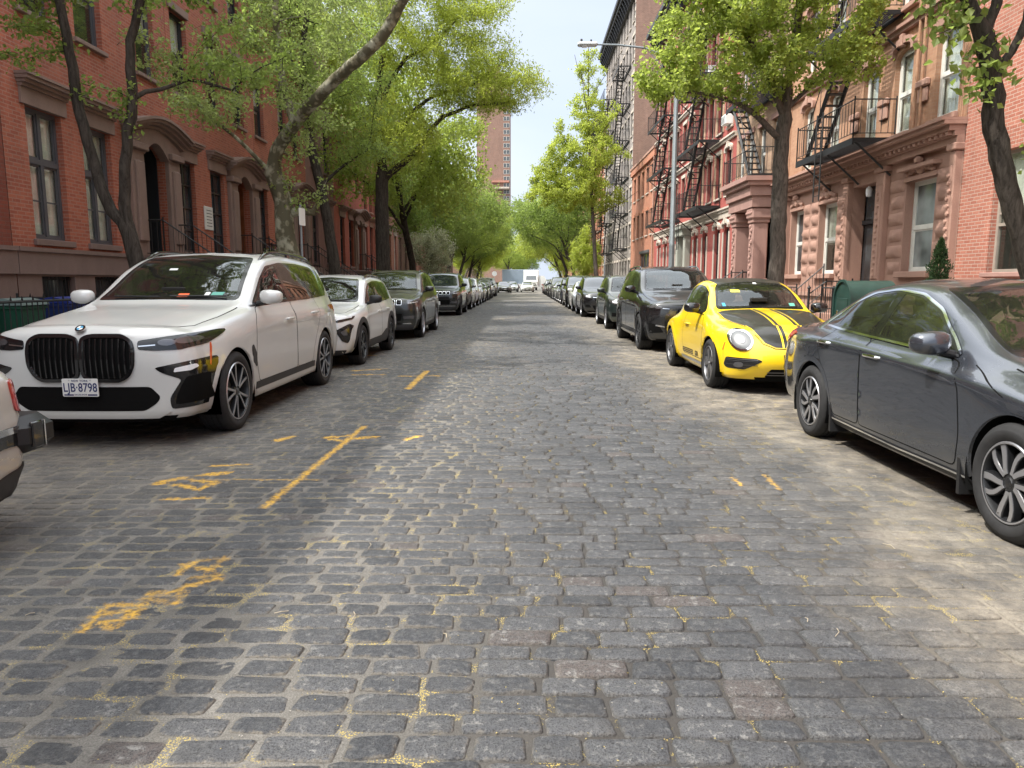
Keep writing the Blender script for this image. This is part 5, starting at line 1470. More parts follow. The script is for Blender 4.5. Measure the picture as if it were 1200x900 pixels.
B = dict(
 red=brick_mat('brick_red', (.40, .125, .075), (.29, .082, .052), (.35, .19, .145), ms=.011),
 red2=brick_mat('brick_red_dark', (.24, .062, .04), (.18, .05, .034), (.17, .08, .06)),
 mauve=stone_mat('painted_mauve', (.26, .15, .14)), coral=brick_mat('brick_coral', (.40, .12, .085), (.34, .10, .07), (.33, .13, .10), ms=.005, bump=.25),
 redr=brick_mat('brick_rose', (.42, .17, .12), (.33, .115, .08), (.45, .34, .28), stain=(.2, .12, .1)),
 tan=brick_mat('brick_tan', (.42, .245, .155), (.35, .19, .12), (.36, .24, .17), ms=.006, stain=(.22, .11, .06)),
 tan2=brick_mat('brick_buff', (.42, .28, .19), (.36, .22, .14), (.35, .27, .2)),
 paintred=brick_mat('brick_painted_red', (.36, .095, .08), (.30, .08, .07), (.32, .12, .10), ms=.005, stain=(.3, .06, .05), bump=.25),
 orange=brick_mat('brick_orange', (.44, .17, .10), (.36, .13, .075), (.42, .30, .22)),
 grey=brick_mat('brick_grey', (.27, .24, .22), (.2, .18, .165), (.33, .3, .27)),
 brown=brick_mat('brick_brown', (.27, .15, .11), (.2, .105, .08), (.3, .24, .2)),
 base=stone_mat('brownstone_dark', (.185, .13, .115)), trim=stone_mat('brownstone_trim', (.23, .16, .135)),
 pinkst=stone_mat('brownstone_pink', (.34, .205, .16), st=(.16, .09, .075)), pinkst2=stone_mat('brownstone_rose', (.33, .20, .17), st=(.15, .09, .08)),
 pale=stone_mat('pale_limestone', (.48, .42, .36)), palegreen=stone_mat('grey_green_stone', (.30, .31, .27)),
 cornice=flat('cornice_paint_black', (.02, .02, .022), .5, vary=.2), cornb=flat('cornice_brown', (.09, .06, .05), .6, vary=.2),
 frameg=flat('window_frame_slate', (.075, .075, .085), .5, vary=.15), framew=flat('window_frame_white', (.62, .61, .57), .45, vary=.12), framet=flat('window_frame_taupe', (.30, .26, .22), .5, vary=.15), frameb=flat('window_frame_black', (.02, .021, .024), .4),
 door=flat('door_black', (.018, .022, .026), .35, coat=.3), doorw=flat('door_wood', (.17, .055, .02), .4, coat=.4, vary=.3, scale=4),
 curtain=flat('curtain_white', (.78, .78, .72), .9, vary=.15, scale=5), iron=flat('iron_black', (.008, .008, .009), .6, vary=.25, scale=12, bump=.2),
 room=flat('room_dark', (.03, .028, .025), .95), roof=flat('roof_tar', (.05, .05, .05), .95),
)
def pane_mat(name, base=(.03, .036, .04)):
 m, nt, b = new_mat(name)
 tc = nt.nodes.new('ShaderNodeTexCoord')
 n = noisen(nt, tc.outputs['Object'], .8, 3, .5)
 c = mixc(nt, maprange(nt, n, .4, .6), tuple(x * .5 for x in base), tuple(x * 1.9 for x in base))
 nt.links.new(c, b.inputs['Base Color']); b.inputs['Roughness'].default_value = .05; b.inputs['Specular IOR Level'].default_value = .75
 bp = nt.nodes.new('ShaderNodeBump'); bp.inputs['Strength'].default_value = .06; bp.inputs['Distance'].default_value = .02
 nt.links.new(noisen(nt, tc.outputs['Object'], 2.3, 2, .5), bp.inputs['Height']); nt.links.new(bp.outputs[0], b.inputs['Normal'])
 return m
B['pane'] = pane_mat('window_pane_dark'); B['pane_pale'] = pane_mat('window_pane_pale', (.16, .18, .18))
B['glass'] = glass_mat('window_glass', (.88, .9, .88), ior=1.45, extra=.02)
def wall_panel(mb, W0, W1, z0, z1, ops, mat, y=0.0, reveal=.22, rmat=None):
 """front face with real openings; ops: (x0,x1,z0,z1[,rise])"""
 ops = [o for o in ops if o[0] < W1 and o[1] > W0 and o[2] < z1 and o[3] > z0]
 xs = sorted({W0, W1, *[o[0] for o in ops], *[o[1] for o in ops]}); zs = sorted({z0, z1, *[max(z0, o[2]) for o in ops], *[min(z1, o[3]) for o in ops]})
 for i in range(len(xs) - 1):
  for j in range(len(zs) - 1):
   cx, cz = (xs[i] + xs[i + 1]) / 2, (zs[j] + zs[j + 1]) / 2
   if any(o[0] < cx < o[1] and o[2] < cz < o[3] for o in ops): continue
   mb.add([(xs[i], y, zs[j]), (xs[i + 1], y, zs[j]), (xs[i + 1], y, zs[j + 1]), (xs[i], y, zs[j + 1])], [(3, 2, 1, 0)], mat)
 for o in ops:
  a, b2, c, d = o[:4]; r = reveal; rm = rmat or mat
  mb.add([(a, y, c), (a, y - r, c), (a, y - r, d), (a, y, d)], [(3, 2, 1, 0)], rm)
  mb.add([(b2, y, c), (b2, y - r, c), (b2, y - r, d), (b2, y, d)], [(0, 1, 2, 3)], rm)
  mb.add([(a, y, d), (b2, y, d), (b2, y - r, d), (a, y - r, d)], [(0, 1, 2, 3)], rm)
  mb.add([(a, y, c), (b2, y, c), (b2, y - r, c), (a, y - r, c)], [(3, 2, 1, 0)], rm)
  if len(o) > 4 and o[4] > 0:
   rise = o[4]; n = 8; w_ = (b2 - a) / 2; cx = (a + b2) / 2
   for sgn in (-1, 1):
    pts = [(cx + sgn * w_, d - rise)] + [(cx + sgn * w_ * math.cos(t), d - rise + rise * math.sin(t)) for t in np.linspace(0, PI / 2, n)][1:] + [(cx + sgn * w_, d - .002)]
    pts[-2] = (pts[-2][0], d - .002)
    mb.prism(pts, 'y', y - r, y - .001, rm)
_win = {}
def window_meshes(w, h, kind, fr, curtain):
 key = (round(w, 2), round(h, 2), kind, fr, curtain)
 if key in _win: return _win[key]
 f = MB(); F = B[fr]; t = .07
 f.box(0, t, -.06, 0, 0, h, F); f.box(w - t, w, -.06, 0, 0, h, F); f.box(t, w - t, -.06, 0, h - t, h, F); f.box(t, w - t, -.06, .02, 0, t * .9, F)
 if kind == 'pair':      # two leaves under a transom
  q = h * .60
  f.box(w / 2 - .045, w / 2 + .045, -.05, .01, t, h - t, F); f.box(t, w - t, -.05, .015, q - .05, q + .05, F)
  for cx in (t, w / 2 + .045):
   ww = w / 2 - t - .045
   for zz in (t * .9, q + .05):
    hh = (q - .05 - t * .9) if zz < q else (h - t - q - .05)
    f.box(cx, cx + .035, -.055, -.02, zz, zz + hh, F); f.box(cx + ww - .035, cx + ww, -.055, -.02, zz, zz + hh, F)
    f.box(cx + .035, cx + ww - .035, -.055, -.02, zz, zz + .045, F); f.box(cx + .035, cx + ww - .035, -.055, -.02, zz + hh - .04, zz + hh, F)
   f.box(cx + .035, cx + ww - .035, -.05, -.025, q * .5 - .015, q * .5 + .015, F)
 elif kind == 'lattice':  # tall narrow window, 2 x 4 panes
  f.box(w / 2 - .02, w / 2 + .02, -.05, 0, t, h - t, F)
  for k in (1, 2, 3): f.box(t, w - t, -.05, -.002, h * k / 4 - .02, h * k / 4 + .02, F)
 elif kind == 'sash':
  q = h * .48
  f.box(t, w - t, -.055, -.005, q - .03, q + .03, F)
  for a, b2, z0, z1, y in ((t, w - t, t * .9, q - .03, -.03), (t, w - t, q + .03, h - t, -.01)):
   f.box(a, a + .04, y - .03, y, z0, z1, F); f.box(b2 - .04, b2, y - .03, y, z0, z1, F)
   f.box(a + .04, b2 - .04, y - .028, y - .002, z0, z0 + .05, F); f.box(a + .04, b2 - .04, y - .028, y - .002, z1 - .04, z1, F)
 elif kind == 'triple':
  for k in (1, 2): f.box(w * k / 3 - .05, w * k / 3 + .05, -.06, .01, t, h - t, F)
  f.box(t, w - t, -.045, 0.004, h * .40 - .03, h * .40 + .03, F)
  for k in range(3):
   a = w * k / 3 + .05; b2 = w * (k + 1) / 3 - .05
   f.box(a + .02, b2 - .02, -.05, -.008, h * .40 + .20, h * .40 + .235, F)
 else:
  f.box(t, w - t, -.055, -.005, h * .5 - .025, h * .5 + .025, F)
 fm = f.mesh('window', True, None)
 p = MB(); gm = {'c': 'glass', 'h': 'glass', 'n': 'pane', 'p': 'pane_pale'}[curtain]
 p.box(t * .5, w - t * .5, -.045, -.039, t * .5, h - t * .5, B[gm])
 pm = p.mesh('pane', True, None); cm = None
 if curtain in 'ch':
  c = MB(); n = int(w / .035); zb = .02 if curtain == 'c' else h * .42
  vs = []
  for k in range(n + 1):
   x = .03 + (w - .06) * k / n; yy = -.11 + .018 * math.sin(k * 1.55) + .008 * math.sin(k * .43)
   vs += [(x, yy, zb), (x, yy, h - .02)]
  c.add(vs, [(2 * k, 2 * k + 2, 2 * k + 3, 2 * k + 1) for k in range(n)], B['curtain'], True)
  c.box(0.005, w - .005, -.42, -.40, 0, h, B['room'])
  c.box(0.002, .006, -.4, -.07, 0, h, B['room']); c.box(w - .006, w - .002, -.4, -.07, 0, h, B['room'])
  cm = c.mesh('curtain', False, None)
 _win[key] = (fm, pm, cm)
 return _win[key]
def put_window(root, x0, x1, z0, z1, kind='sash', fr='framew', cur='n', y=-.12):
 fm, pm, cm = window_meshes(x1 - x0, z1 - z0, kind, fr, cur)
 o = link('window', fm, root, (x0, y, z0))
 link('pane', pm, o)
 if cm: link('curtain', cm, o)
 return o
_parts = {}
def cached(name, key, fn, root, loc):
 if key not in _parts:
  m = MB(); fn(m); _parts[key] = m.mesh(name, True, 30)
 return link(name, _parts[key], root, loc)
def sill(root, x0, x1, z, mat, proj=.09, h=.09):
 w = x1 - x0
 cached('window_sill', ('sill', round(w, 2), mat, proj, h), lambda m: m.bbox(-.08, w + .08, -.1, proj, -h, 0, B[mat], .01), root, (x0, 0, z))
def lintel(root, x0, x1, z, mat, style='flat', proj=.06):
 w = x1 - x0
 def fn(m):
  mt = B[mat]
  if style == 'flat': m.bbox(-.1, w + .1, -.05, proj, 0, .2, mt, .01)
  elif style == 'cap':     # architrave, frieze and a moulded shelf
   m.box(-.14, w + .14, -.05, .05, -.002, .30, mt)
   for k, (hh, pj) in enumerate(((.06, .10), (.06, .17), (.07, .24), (.05, .28))):
    z0 = .30 + sum(q[0] for q in ((.06, .10), (.06, .17), (.07, .24), (.05, .28))[:k])
    m.box(-.12 - pj * .35, w + .12 + pj * .35, -.05, pj, z0 + .001, z0 + hh, mt)
  elif style == 'hood':    # rounded hood
   n = 10; o = [(-.12, -.1)] + [(w / 2 - (w / 2 + .14) * math.cos(t), .02 + .26 * math.sin(t)) for t in np.linspace(0, PI, n)] + [(w + .12, -.1)]
   i = [(w + .005, -.1)] + [(w / 2 + (w / 2 + .005) * math.cos(t), .0 + .12 * math.sin(t)) for t in np.linspace(0, PI, n)] + [(-.005, -.1)]
   m.prism(o + i, 'y', -.05, proj + .06, mt)
   m.bbox(w / 2 - .07, w / 2 + .07, 0, proj + .10, .05, .34, mt, .02)
  elif style == 'crest':   # carved head and scrolls over a flat arch
   m.box(-.06, w + .06, -.05, .05, 0, .10, mt)
   for k in range(9):
    t = k / 8; x = w * (.08 + .84 * t); hh = .10 + .22 * math.sin(PI * t)
    m.lathe([(.001, .06), (.06, .05), (.075, 0), (.07, -.05)], mt, 8, 'y', (x, .03, .12 + hh * .5))
   m.lathe([(0.001, .14), (.06, .13), (.10, .07), (.105, 0), (.06, -.06)], mt, 12, 'y', (w / 2, .05, .42))
   m.lathe([(0.001, .10), (.1, .08), (.14, .02), (.14, -.05)], mt, 12, 'y', (w / 2, .02, .24))
 cached('lintel', ('lintel', round(w, 2), mat, style, proj), fn, root, (x0, 0, z))
def cornice_part(root, W, z, mat, depth=.7, h=.9, brackets=True, name='cornice'):
 m = MB(); mt = B[mat]
 m.box(0.004, W - .004, -.1, depth * .25, z, z + h * .35, mt)
 m.box(0.004, W - .004, -.1, depth * .45, z + h * .352, z + h * .55, mt)
 m.box(-.04, W + .04, -.1, depth * .8, z + h * .552, z + h * .75, mt)
 m.box(-.08, W + .08, -.1, depth, z + h * .752, z + h, mt)
 if brackets:
  n = max(2, int(W / .9))
  for k in range(n + 1):
   x = .12 + (W - .24) * k / n
   m.prism([(depth * .25, z - .1), (depth * .32, z - .1), (depth * .72, z + h * .5), (depth * .72, z + h * .55), (depth * .25, z + h * .55)], 'x', x - .06, x + .06, mt)
 return m.build(name, root)
def rail(mb, pts, h=.95, mat=None, step=.13, r=.008, top=.018, mid=True, posts=True):
 """iron railing: straight run along pts (3D feet)"""
 mat = mat or B['iron']
 for p, q in zip(pts[:-1], pts[1:]):
  p, q = Vector(p), Vector(q); L = (q - p).length; n = max(1, int(L / step))
  up = Vector((0, 0, h))
  mb.bar(p + up, q + up, top, mat)
  if mid: mb.bar(p + up * .12, q + up * .12, top * .7, mat)
  for k in range(n + 1):
   a = p + (q - p) * (k / n); mb.bar(a + up * .12, a + up, r, mat)
  if posts:
   for a in (p, q): mb.bar(a, a + up * 1.08, top * 1.2, mat)
def fire_escape(root, x0, x1, zs, depth=1.15, ladder_at=None, up='+', detail=1, drop=1.7, first_stair=True):
 """black iron balconies joined by steep stairs; x0..x1 along the wall"""
 I = B['iron']
 base = MB()
 for z in zs:      # wall brackets
  for x in np.linspace(x0 + .15, x1 - .15, 3):
   base.bar((x, .02, z - .9), (x, depth * .9, z - .05), .028, I)
 fe = base.build('fire_escape', root)
 for i, z in enumerate(zs):
  m = MB()
  hole = (x0 + .6, x0 + 1.9) if up == '+' else (x1 - 1.9, x1 - .6)
  m.box(x0, x1, .03, .07, z - .12, z, I); m.box(x0, x1, depth - .04, depth, z - .17, z, I)
  m.box(x0, x0 + .04, .07, depth - .04, z - .1, z, I); m.box(x1 - .04, x1, .07, depth - .04, z - .1, z, I)
  ns = 14 if detail else 6
  for k in range(ns):
   y = .12 + (depth - .2) * k / (ns - 1)
   if i > 0 and y > depth * .45:
    m.box(x0 + .04, hole[0], y - .02, y + .02, z - .03, z - .01, I); m.box(hole[1], x1 - .04, y - .02, y + .02, z - .03, z - .01, I)
   else: m.box(x0 + .04, x1 - .04, y - .02, y + .02, z - .03, z - .01, I)
  rail(m, [(x0 + .02, .05, z), (x0 + .02, depth - .02, z), (x1 - .02, depth - .02, z), (x1 - .02, .05, z)], .92, I, .17 if detail else .3, .009, .016)
  m.build('platform', fe)
 for i in range(len(zs) - 1):
  m = MB(); z0, z1 = zs[i], zs[i + 1]
  xa, xb = (x1 - 1.2, x0 + 1.2) if False else (x0 + .7, x1 - .9)
  if up == '+': xa, xb = min(x1 - .6, x0 + 3.2), x0 + .7
  else: xa, xb = max(x0 + .6, x1 - 3.2), x1 - .7
  y0, y1 = depth * .5, depth - .1
  for y in (y0, y1): 
   m.bar((xa, y, z0), (xb, y, z1), .06, I)
  n = int((z1 - z0) / .235)
  for k in range(1, n):
   t = k / n; x = xa + (xb - xa) * t; z = z0 + (z1 - z0) * t
   m.box(x - .10, x + .10, y0, y1, z - .012, z + .012, I)
  for y in (y1 + .03,):
   m.bar((xa, y, z0 + .75), (xb, y, z1 + .75), .014, I)
   for t in (0.02, .35, .68, .98): m.bar((xa + (xb - xa) * t, y, z0 + (z1 - z0) * t), (xa + (xb - xa) * t, y, z0 + (z1 - z0) * t + .75), .010, I)
  m.build('stair', fe)
 if ladder_at is not None:
  m = MB(); x = ladder_at; zt = zs[0] + 1.0; zb = zs[0] - drop
  for dx in (-.2, .2): m.bar((x + dx, depth + .04, zb), (x + dx, depth + .04, zs[1] if False else zt), .022, I)
  k = zb + .15
  while k < zt: m.bar((x - .2, depth + .04, k), (x + .2, depth + .04, k), .012, I); k += .28
  m.build('drop_ladder', fe)
 return fe
def stoop(root, xc, w, ztop, mat='base', depth_top=1.0, railing=True, z0=.13, side_wall=True):
 m = MB(); n = max(2, int(round((ztop - z0) / .18))); run = .24
 for k in range(n):
  z = ztop - (k + 1) * (ztop - z0) / n
  y1 = depth_top + (k + 1) * run
  m.bbox(xc - w / 2, xc + w / 2, .02 + (0 if k == 0 else depth_top + k * run - .03), y1, z0 - .02, z + (ztop - z0) / n, B[mat], .012)
 s = m.build('stoop', root)
 if railing:
  for sx in (-1, 1):
   rm = MB()
   x = xc + sx * (w / 2 - .06)
   a = Vector((x, .1, ztop)); b2 = Vector((x, depth_top, ztop)); c = Vector((x, depth_top + n * run, z0 + .05))
   rail(rm, [tuple(a), tuple(b2)], .9, B['iron'], .13); rail(rm, [tuple(b2), tuple(c)], .9, B['iron'], .14)
   rm.lathe([(.045, 0), (.05, .03), (.03, .05), (.035, 1.05), (.06, 1.08), (.001, 1.16)], B['iron'], 10, 'z', tuple(c))
   rm.build('stair_railing', s)
 return s
def shell(root, W, H, mat, depth=11.0, z0=-.05, parapet=.5):
 """flanks, back and roof"""
 m = MB(); mt = B[mat]
 m.add([(0, 0, z0), (0, -depth, z0), (0, -depth, H + parapet), (0, 0, H + parapet)], [(0, 1, 2, 3)], mt)
 m.add([(W, 0, z0), (W, -depth, z0), (W, -depth, H + parapet), (W, 0, H + parapet)], [(3, 2, 1, 0)], mt)
 m.add([(0, -depth, z0), (W, -depth, z0), (W, -depth, H + parapet), (0, -depth, H + parapet)], [(0, 1, 2, 3)], mt)
 o = m.build('party_wall', root, recalc=False)
 r = MB(); r.add([(0, 0, H), (W, 0, H), (W, -depth, H), (0, -depth, H)], [(0, 1, 2, 3)], B['roof']); r.add([(0, -.25, H), (W, -.25, H), (W, -.25, H + parapet), (0, -.25, H + parapet)], [(0, 1, 2, 3)], mt); r.add([(0, 0, H + parapet), (W, 0, H + parapet), (W, -.25, H + parapet), (0, -.25, H + parapet)], [(0, 1, 2, 3)], mt)
 if W > 5:
  r.box(W * .3, W * .3 + .8, -depth * .5, -depth * .5 + .6, H, H + 1.5, mt)
 r.build('roof', root)
def bld(name, side, Ya, Yb, label, cat, group=None, X=9.3):
 """side -1 left / +1 right; local x runs along the wall, local y towards the street"""
 W = Yb - Ya
 e = empty(name, (-X, Yb, 0) if side < 0 else (X, Ya, 0), -PI / 2 if side < 0 else PI / 2)
 tag(e, label, cat, group)
 return e, W
# ================================================================ left side of the street
LX = 9.3
def town_house(name, Ya, Yb, label, bays, doorY, door_mat='door', mat='red', basemat='base', H=12.2, kind='pair', base_open=None, floors=((6.45, 8.55), (9.55, 11.2)), stair=True, near=True, fr='frameg', cur='c', surround='arch', trim='trim', group='row houses on the left side', corn='cornb', parl=(2.25, 4.72)):
 e, W = bld(name, -1, Ya, Yb, label, 'house', group, LX)
 u = lambda Y: Yb - Y
 ops = []; wins = []
 for Yc, wd in bays:
  a, b2 = u(Yc) - wd / 2, u(Yc) + wd / 2
  ops.append((a, b2, parl[0], parl[1])); wins.append((a, b2, parl[0], parl[1], kind, cur))
 allc = list(bays) + ([(doorY, .98)] if doorY else [])
 for k, (z0, z1) in enumerate(floors):
  for Yc, wd in allc:
   a, b2 = u(Yc) - wd * .47, u(Yc) + wd * .47
   ops.append((a, b2, z0, z1)); wins.append((a, b2, z0, z1, 'sash', 'h' if (near and k == 0) else 'n'))
 if doorY: dops = (u(doorY) - .62, u(doorY) + .62, 2.02, 4.85, .35); ops.append(dops)
 m = MB(); wall_panel(m, 0, W, 2.08, H, ops, B[mat]); m.build('wall', e, recalc=False)
 bo = []
 for Yc, wd in bays: bo.append((u(Yc) - .52, u(Yc) + .52, .62, 1.54))
 m = MB(); wall_panel(m, 0, W, -.05, 1.58, bo, B[basemat], y=.03); m.box(0, W, -.05, .09, 1.582, 2.0, B[basemat]); m.box(0, W, -.05, .13, 2.002, 2.08, B[basemat])
 m.build('basement_wall', e, recalc=False)
 for a, b2, z0, z1 in bo:
  o = put_window(e, a, b2, z0, z1, 'plain', 'frameb', 'n')
  if near:
   g = MB()
   for k in range(9): g.bar((.06 + .115 * k, .06, 0), (.06 + .115 * k, .06, .92), .010, B['iron'])
   for z in (.08, .46, .86): g.bar((0, .06, z), (1.04, .06, z), .012, B['iron'])
   g.build('window_bars', o)
 for a, b2, z0, z1, kd, cu in wins:
  put_window(e, a, b2, z0, z1, kd, fr, cu if near else 'n')
  if z0 < 3: lintel(e, a, b2, z1, trim, 'cap'); sill(e, a, b2, z0, basemat, .07, .12)
  else: lintel(e, a, b2, z1, trim, 'cap' if k == 0 and near else 'flat'); sill(e, a, b2, z0, trim)
 if doorY:
  xc = u(doorY)
  s = MB(); T = B[trim]
  wsu = 1.32
  for sx in (-1, 1):
   s.bbox(xc + sx * .93 - .30, xc + sx * .93 + .30, -.1, .12, 2.02, 4.55, T, .02)
   s.bbox(xc + sx * .93 - .19, xc + sx * .93 + .19, .08, .19, 2.4, 4.3, T, .03)
   s.bbox(xc + sx * .93 - .34, xc + sx * .93 + .34, -.1, .24, 4.552, 4.72, T, .02)
  s.prism([(xc - 1.22, 4.72)] + [(xc - 1.22 + 2.44 * k / 10, 4.88 + .30 * math.sin(PI * k / 10)) for k in range(11)] + [(xc + 1.22, 4.72)] + [(xc + .62 - 1.24 * k / 8, 4.5 + .36 * math.sin(PI * k / 8)) for k in range(9)], 'y', -.1, .13, T)
  for q, (dz, pj) in enumerate(((0, .20), (.07, .30), (.14, .40), (.21, .46))):
   o_ = [(xc - 1.3 - pj * .3 + (2.6 + pj * .6) * k / 12, 4.88 + dz + .30 * math.sin(PI * k / 12)) for k in range(13)]
   i_ = [(x, z + .068) for x, z in o_][::-1]
   s.prism(o_ + i_, 'y', -.1, pj, T)
  s.build('door_surround', e)
  d = MB(); D = B[door_mat]
  d.box(xc - .60, xc + .60, -.62, -.56, 2.02, 4.85, D)
  for sx in (-1, 1):
   for z0, z1 in ((2.15, 2.75), (2.85, 4.0)):
    d.bbox(xc + sx * .29 - .20, xc + sx * .29 + .20, -.565, -.535, z0, z1, D, .02)
  d.box(xc - .015, xc + .015, -.55, -.53, 2.04, 4.1, D); d.box(xc - .58, xc + .58, -.56, -.50, 4.08, 4.16, D)
  for sx in (-1, 1): d.box(xc + sx * .61 - .02, xc + sx * .61 + .02, -.6, -.2, 2.02, 4.85, B[door_mat if door_mat == 'doorw' else 'door'])
  d.box(xc - .62, xc + .62, -.6, .0, 1.98, 2.03, B[basemat])
  do = d.build('door', e)
  hm = MB(); hm.lathe([(.001, .06), (.03, .05), (.032, .03), (.012, .02), (.012, 0)], M['chrome'] if door_mat == 'door' else flat('brass', (.6, .4, .12), .3, metal=1), 10, 'y', (xc + .07, -.54, 3.1)); hm.build('door_handle', do)
  if stair: stoop(e, xc, 1.7, 2.02, basemat, .55)
 cornice_part(e, W, H - .75, corn, .75, .85, near)
 shell(e, W, H, 'red2' if mat != 'mauve' else 'mauve', parapet=.12)
 return e
town_house('row_house', 7.2, 13.28, 'darker red brick house at the left edge of the photo, behind the bins', [(8.6, 1.05), (10.4, 1.05)], None, mat='red2')
for a_, b_, l_ in ((.6, 7.18, 'added red brick house to the left of the camera, unseen, shading the street'), (-6.2, .58, 'added brown brick house to the left behind the camera, unseen, shading the street'), (-13, -6.22, 'added rear brick house on the left well behind the camera, unseen, shading the street')):
 town_house('row_house', a_, b_, l_, [(a_ + 1.6, 1.0), (a_ + 4.4, 1.0)], None, mat='red2', near=False)  # unseen houses added to keep direct sun off the left road and SUV
hA = town_house('row_house', 13.3, 19.75, 'nearest red brick house with two tall curtained windows and a black arched door', [(14.5, 1.07), (16.25, 1.07)], 18.65)
hB = town_house('row_house', 19.77, 25.75, 'red brick house with a white plaque between dark windows and a wooden door', [(20.5, 1.0), (22.55, 1.0)], 24.5, 'doorw', kind='lattice', fr='frameb', cur='n')
hC = town_house('row_house', 25.77, 31.75, 'red brick house behind the leaning plane tree with a small iron balcony', [(26.4, 1.0), (28.9, 1.0)], 30.6, kind='lattice', fr='frameb', cur='n')
m = MB(); m.bbox(25.75 - 22.0, 25.75 - 21.45, 0, .04, 2.95, 3.62, flat('plaque_white', (.6, .6, .58), .5), .008)
for k in range(6): m.box(25.75 - 21.9, 25.75 - 21.55, .041, .044, 3.5 - .09 * k, 3.52 - .09 * k, M['clad'])
m.build('plaque', hB)
m = MB(); u0 = 31.75 - 27.0; rail(m, [(u0, .02, 2.2), (u0, .45, 2.2), (u0 + 1.2, .45, 2.2), (u0 + 1.2, .02, 2.2)], .55, B['iron'], .1); m.box(u0, u0 + 1.2, .02, .47, 2.15, 2.19, B['iron']); m.build('balcony', hC)
town_house('row_house', 31.77, 36.3, 'mauve painted house beside the leaning dark trunk', [(33.0, .95), (35.2, .95)], None, mat='mauve', near=False, fr='frameb', basemat='base', H=12.9)
town_house('row_house', 36.32, 42.6, 'coral painted house with tall black windows and a brown cornice', [(37.9, .95), (39.8, .95)], 41.6, mat='coral', near=False, fr='frameb', H=12.3)
town_house('row_house', 42.62, 48.0, 'lower coral brick house with close-set windows under stone lintels', [(43.6, .8), (45.1, .8), (46.7, .8)], None, mat='coral', near=False, fr='frameb', H=11.2, trim='pinkst', corn='cornice', floors=((5.6, 7.6), (8.4, 10.1)))
names = ['faded red brick house behind the fourth street tree on the left', 'plain brown brick house half hidden by the dense left-hand trees', 'rose brick house with pale sills seen between the left trunks', 'dark red house beyond the flowering bush on the left', 'far red brick house near the round road sign', 'farthest brown brick house on the left before the crossing']
ys = [48.02, 54.5, 62, 70, 79, 88, 97]
for k in range(6):
 a, b2 = ys[k], ys[k + 1] - .02; n = 3
 town_house('row_house', a, b2, names[k], [(a + (b2 - a) * (j + .5) / n, .95) for j in range(n)], None, mat=['redr', 'brown', 'redr', 'red2', 'red', 'brown'][k], near=False, fr='framew' if k % 2 == 0 else 'frameb', H=[11.6, 13, 12.2, 12.8, 11.8, 13.5][k], trim='pale' if k % 2 == 0 else 'trim')
def block(name, label, x0, x1, y0, y1, H, mat, fl=3.0, wmat='pane', front_cols=0, side_cols=6, ww=1.2, wh=1.5, cat='tower', wf='framew', z00=1.5):
 e = empty(name, (0, 0, 0)); tag(e, label, cat)
 m = MB(); m.box(x0, x1, y0, y1, -.05, H, B[mat]); m.build('wall', e)
 m = MB(); m.box(x0 + .3, x1 - .3, y0 + .3, y1 - .3, H + .002, H + .9, B[mat]); m.box(x0 + (x1 - x0) * .3, x0 + (x1 - x0) * .7, y0 + 2, y0 + 8, H + .9, H + 5, B[mat]); m.build('roof', e)
 f = MB(); f.box(-ww / 2 - .1, ww / 2 + .1, -.06, 0.05, -.12, wh + .1, B[wf]); fm = f.mesh('window')
 g = MB(); g.box(-ww / 2, -.05, -.08, -.05, 0, wh, B[wmat]); g.box(.05, ww / 2, -.08, -.05, 0, wh, B[wmat]); gm = g.mesh('pane')
 spots = []
 nf = int((H - z00 - 2) / fl)
 for i in range(nf):
  z = z00 + i * fl
  if front_cols < 0:
   for xx in (-7.9, -9.5): spots.append((xx, y0 - .01, z, 0))
  for j in range(front_cols): spots.append((x0 + (x1 - x0) * (j + .5) / front_cols, y0 - .01, z, 0))
  for j in range(side_cols): spots.append((x1 + .01, y0 + (y1 - y0) * (j + .5) / side_cols, z, PI / 2))
 for k, (x, y, z, rz) in enumerate(spots[:100]):
  o = link('window', fm, e, (x, y, z), rz)
  if wmat: link('pane', gm, o)
 return e
tw = block('apartment_tower', 'tall brown brick apartment tower rising behind the left trees', -24, -7.0, 385, 412, 105, 'brown', 3.3, 'pane', -2, 0, ww=1.3, wh=1.9, z00=30)
m = MB(); m.box(-16.3, -7.35, 383.5, 385, 52, 53, B['redr']); m.box(-14.5, -7.3, 380, 385, 48.5, 49.3, B['pale']); m.build('balcony', tw)
block('brick_block', 'wide brown brick block behind the trees at the street end on the left', -60, -12, 170, 190, 24, 'brown', 3.2, 'pane', 10, 0, cat='building')
block('brick_block', 'dull red brick block behind the trees at the street end', 12, 60, 205, 225, 22, 'redr', 3.2, 'pane', 10, 0, cat='building')
# ================================================================ right side of the street
RX = 9.3
def rb(name, Ya, Yb, label, group=None): return bld(name, 1, Ya, Yb, label, 'building', group, RX)
e, W = rb('brick_building', -9, 15.98, 'rose red brick building at the right edge of the photo with wide taupe framed windows')
ops = []
for c in (0.5, 4.6, 8.6, 13.55):
 ops.append((c + 9 - 1.35, c + 9 + 1.35, 1.62, 3.95))
for z0, z1 in ((5.3, 7.3), (8.5, 10.5), (11.7, 13.7)):
 for c in (0.5, 4.6, 8.6, 12.9): ops.append((c + 9 - .75, c + 9 + .75, z0, z1))
m = MB(); wall_panel(m, 0, W, 1.42, 15.6, ops, B['redr'], rmat=B['redr']); m.build('wall', e, recalc=False)
m = MB(); m.box(0, W, -.05, .12, -.05, 1.3, B['pinkst2']); m.box(0, W, -.05, .20, 1.302, 1.42, B['pinkst2']); m.build('base_course', e)
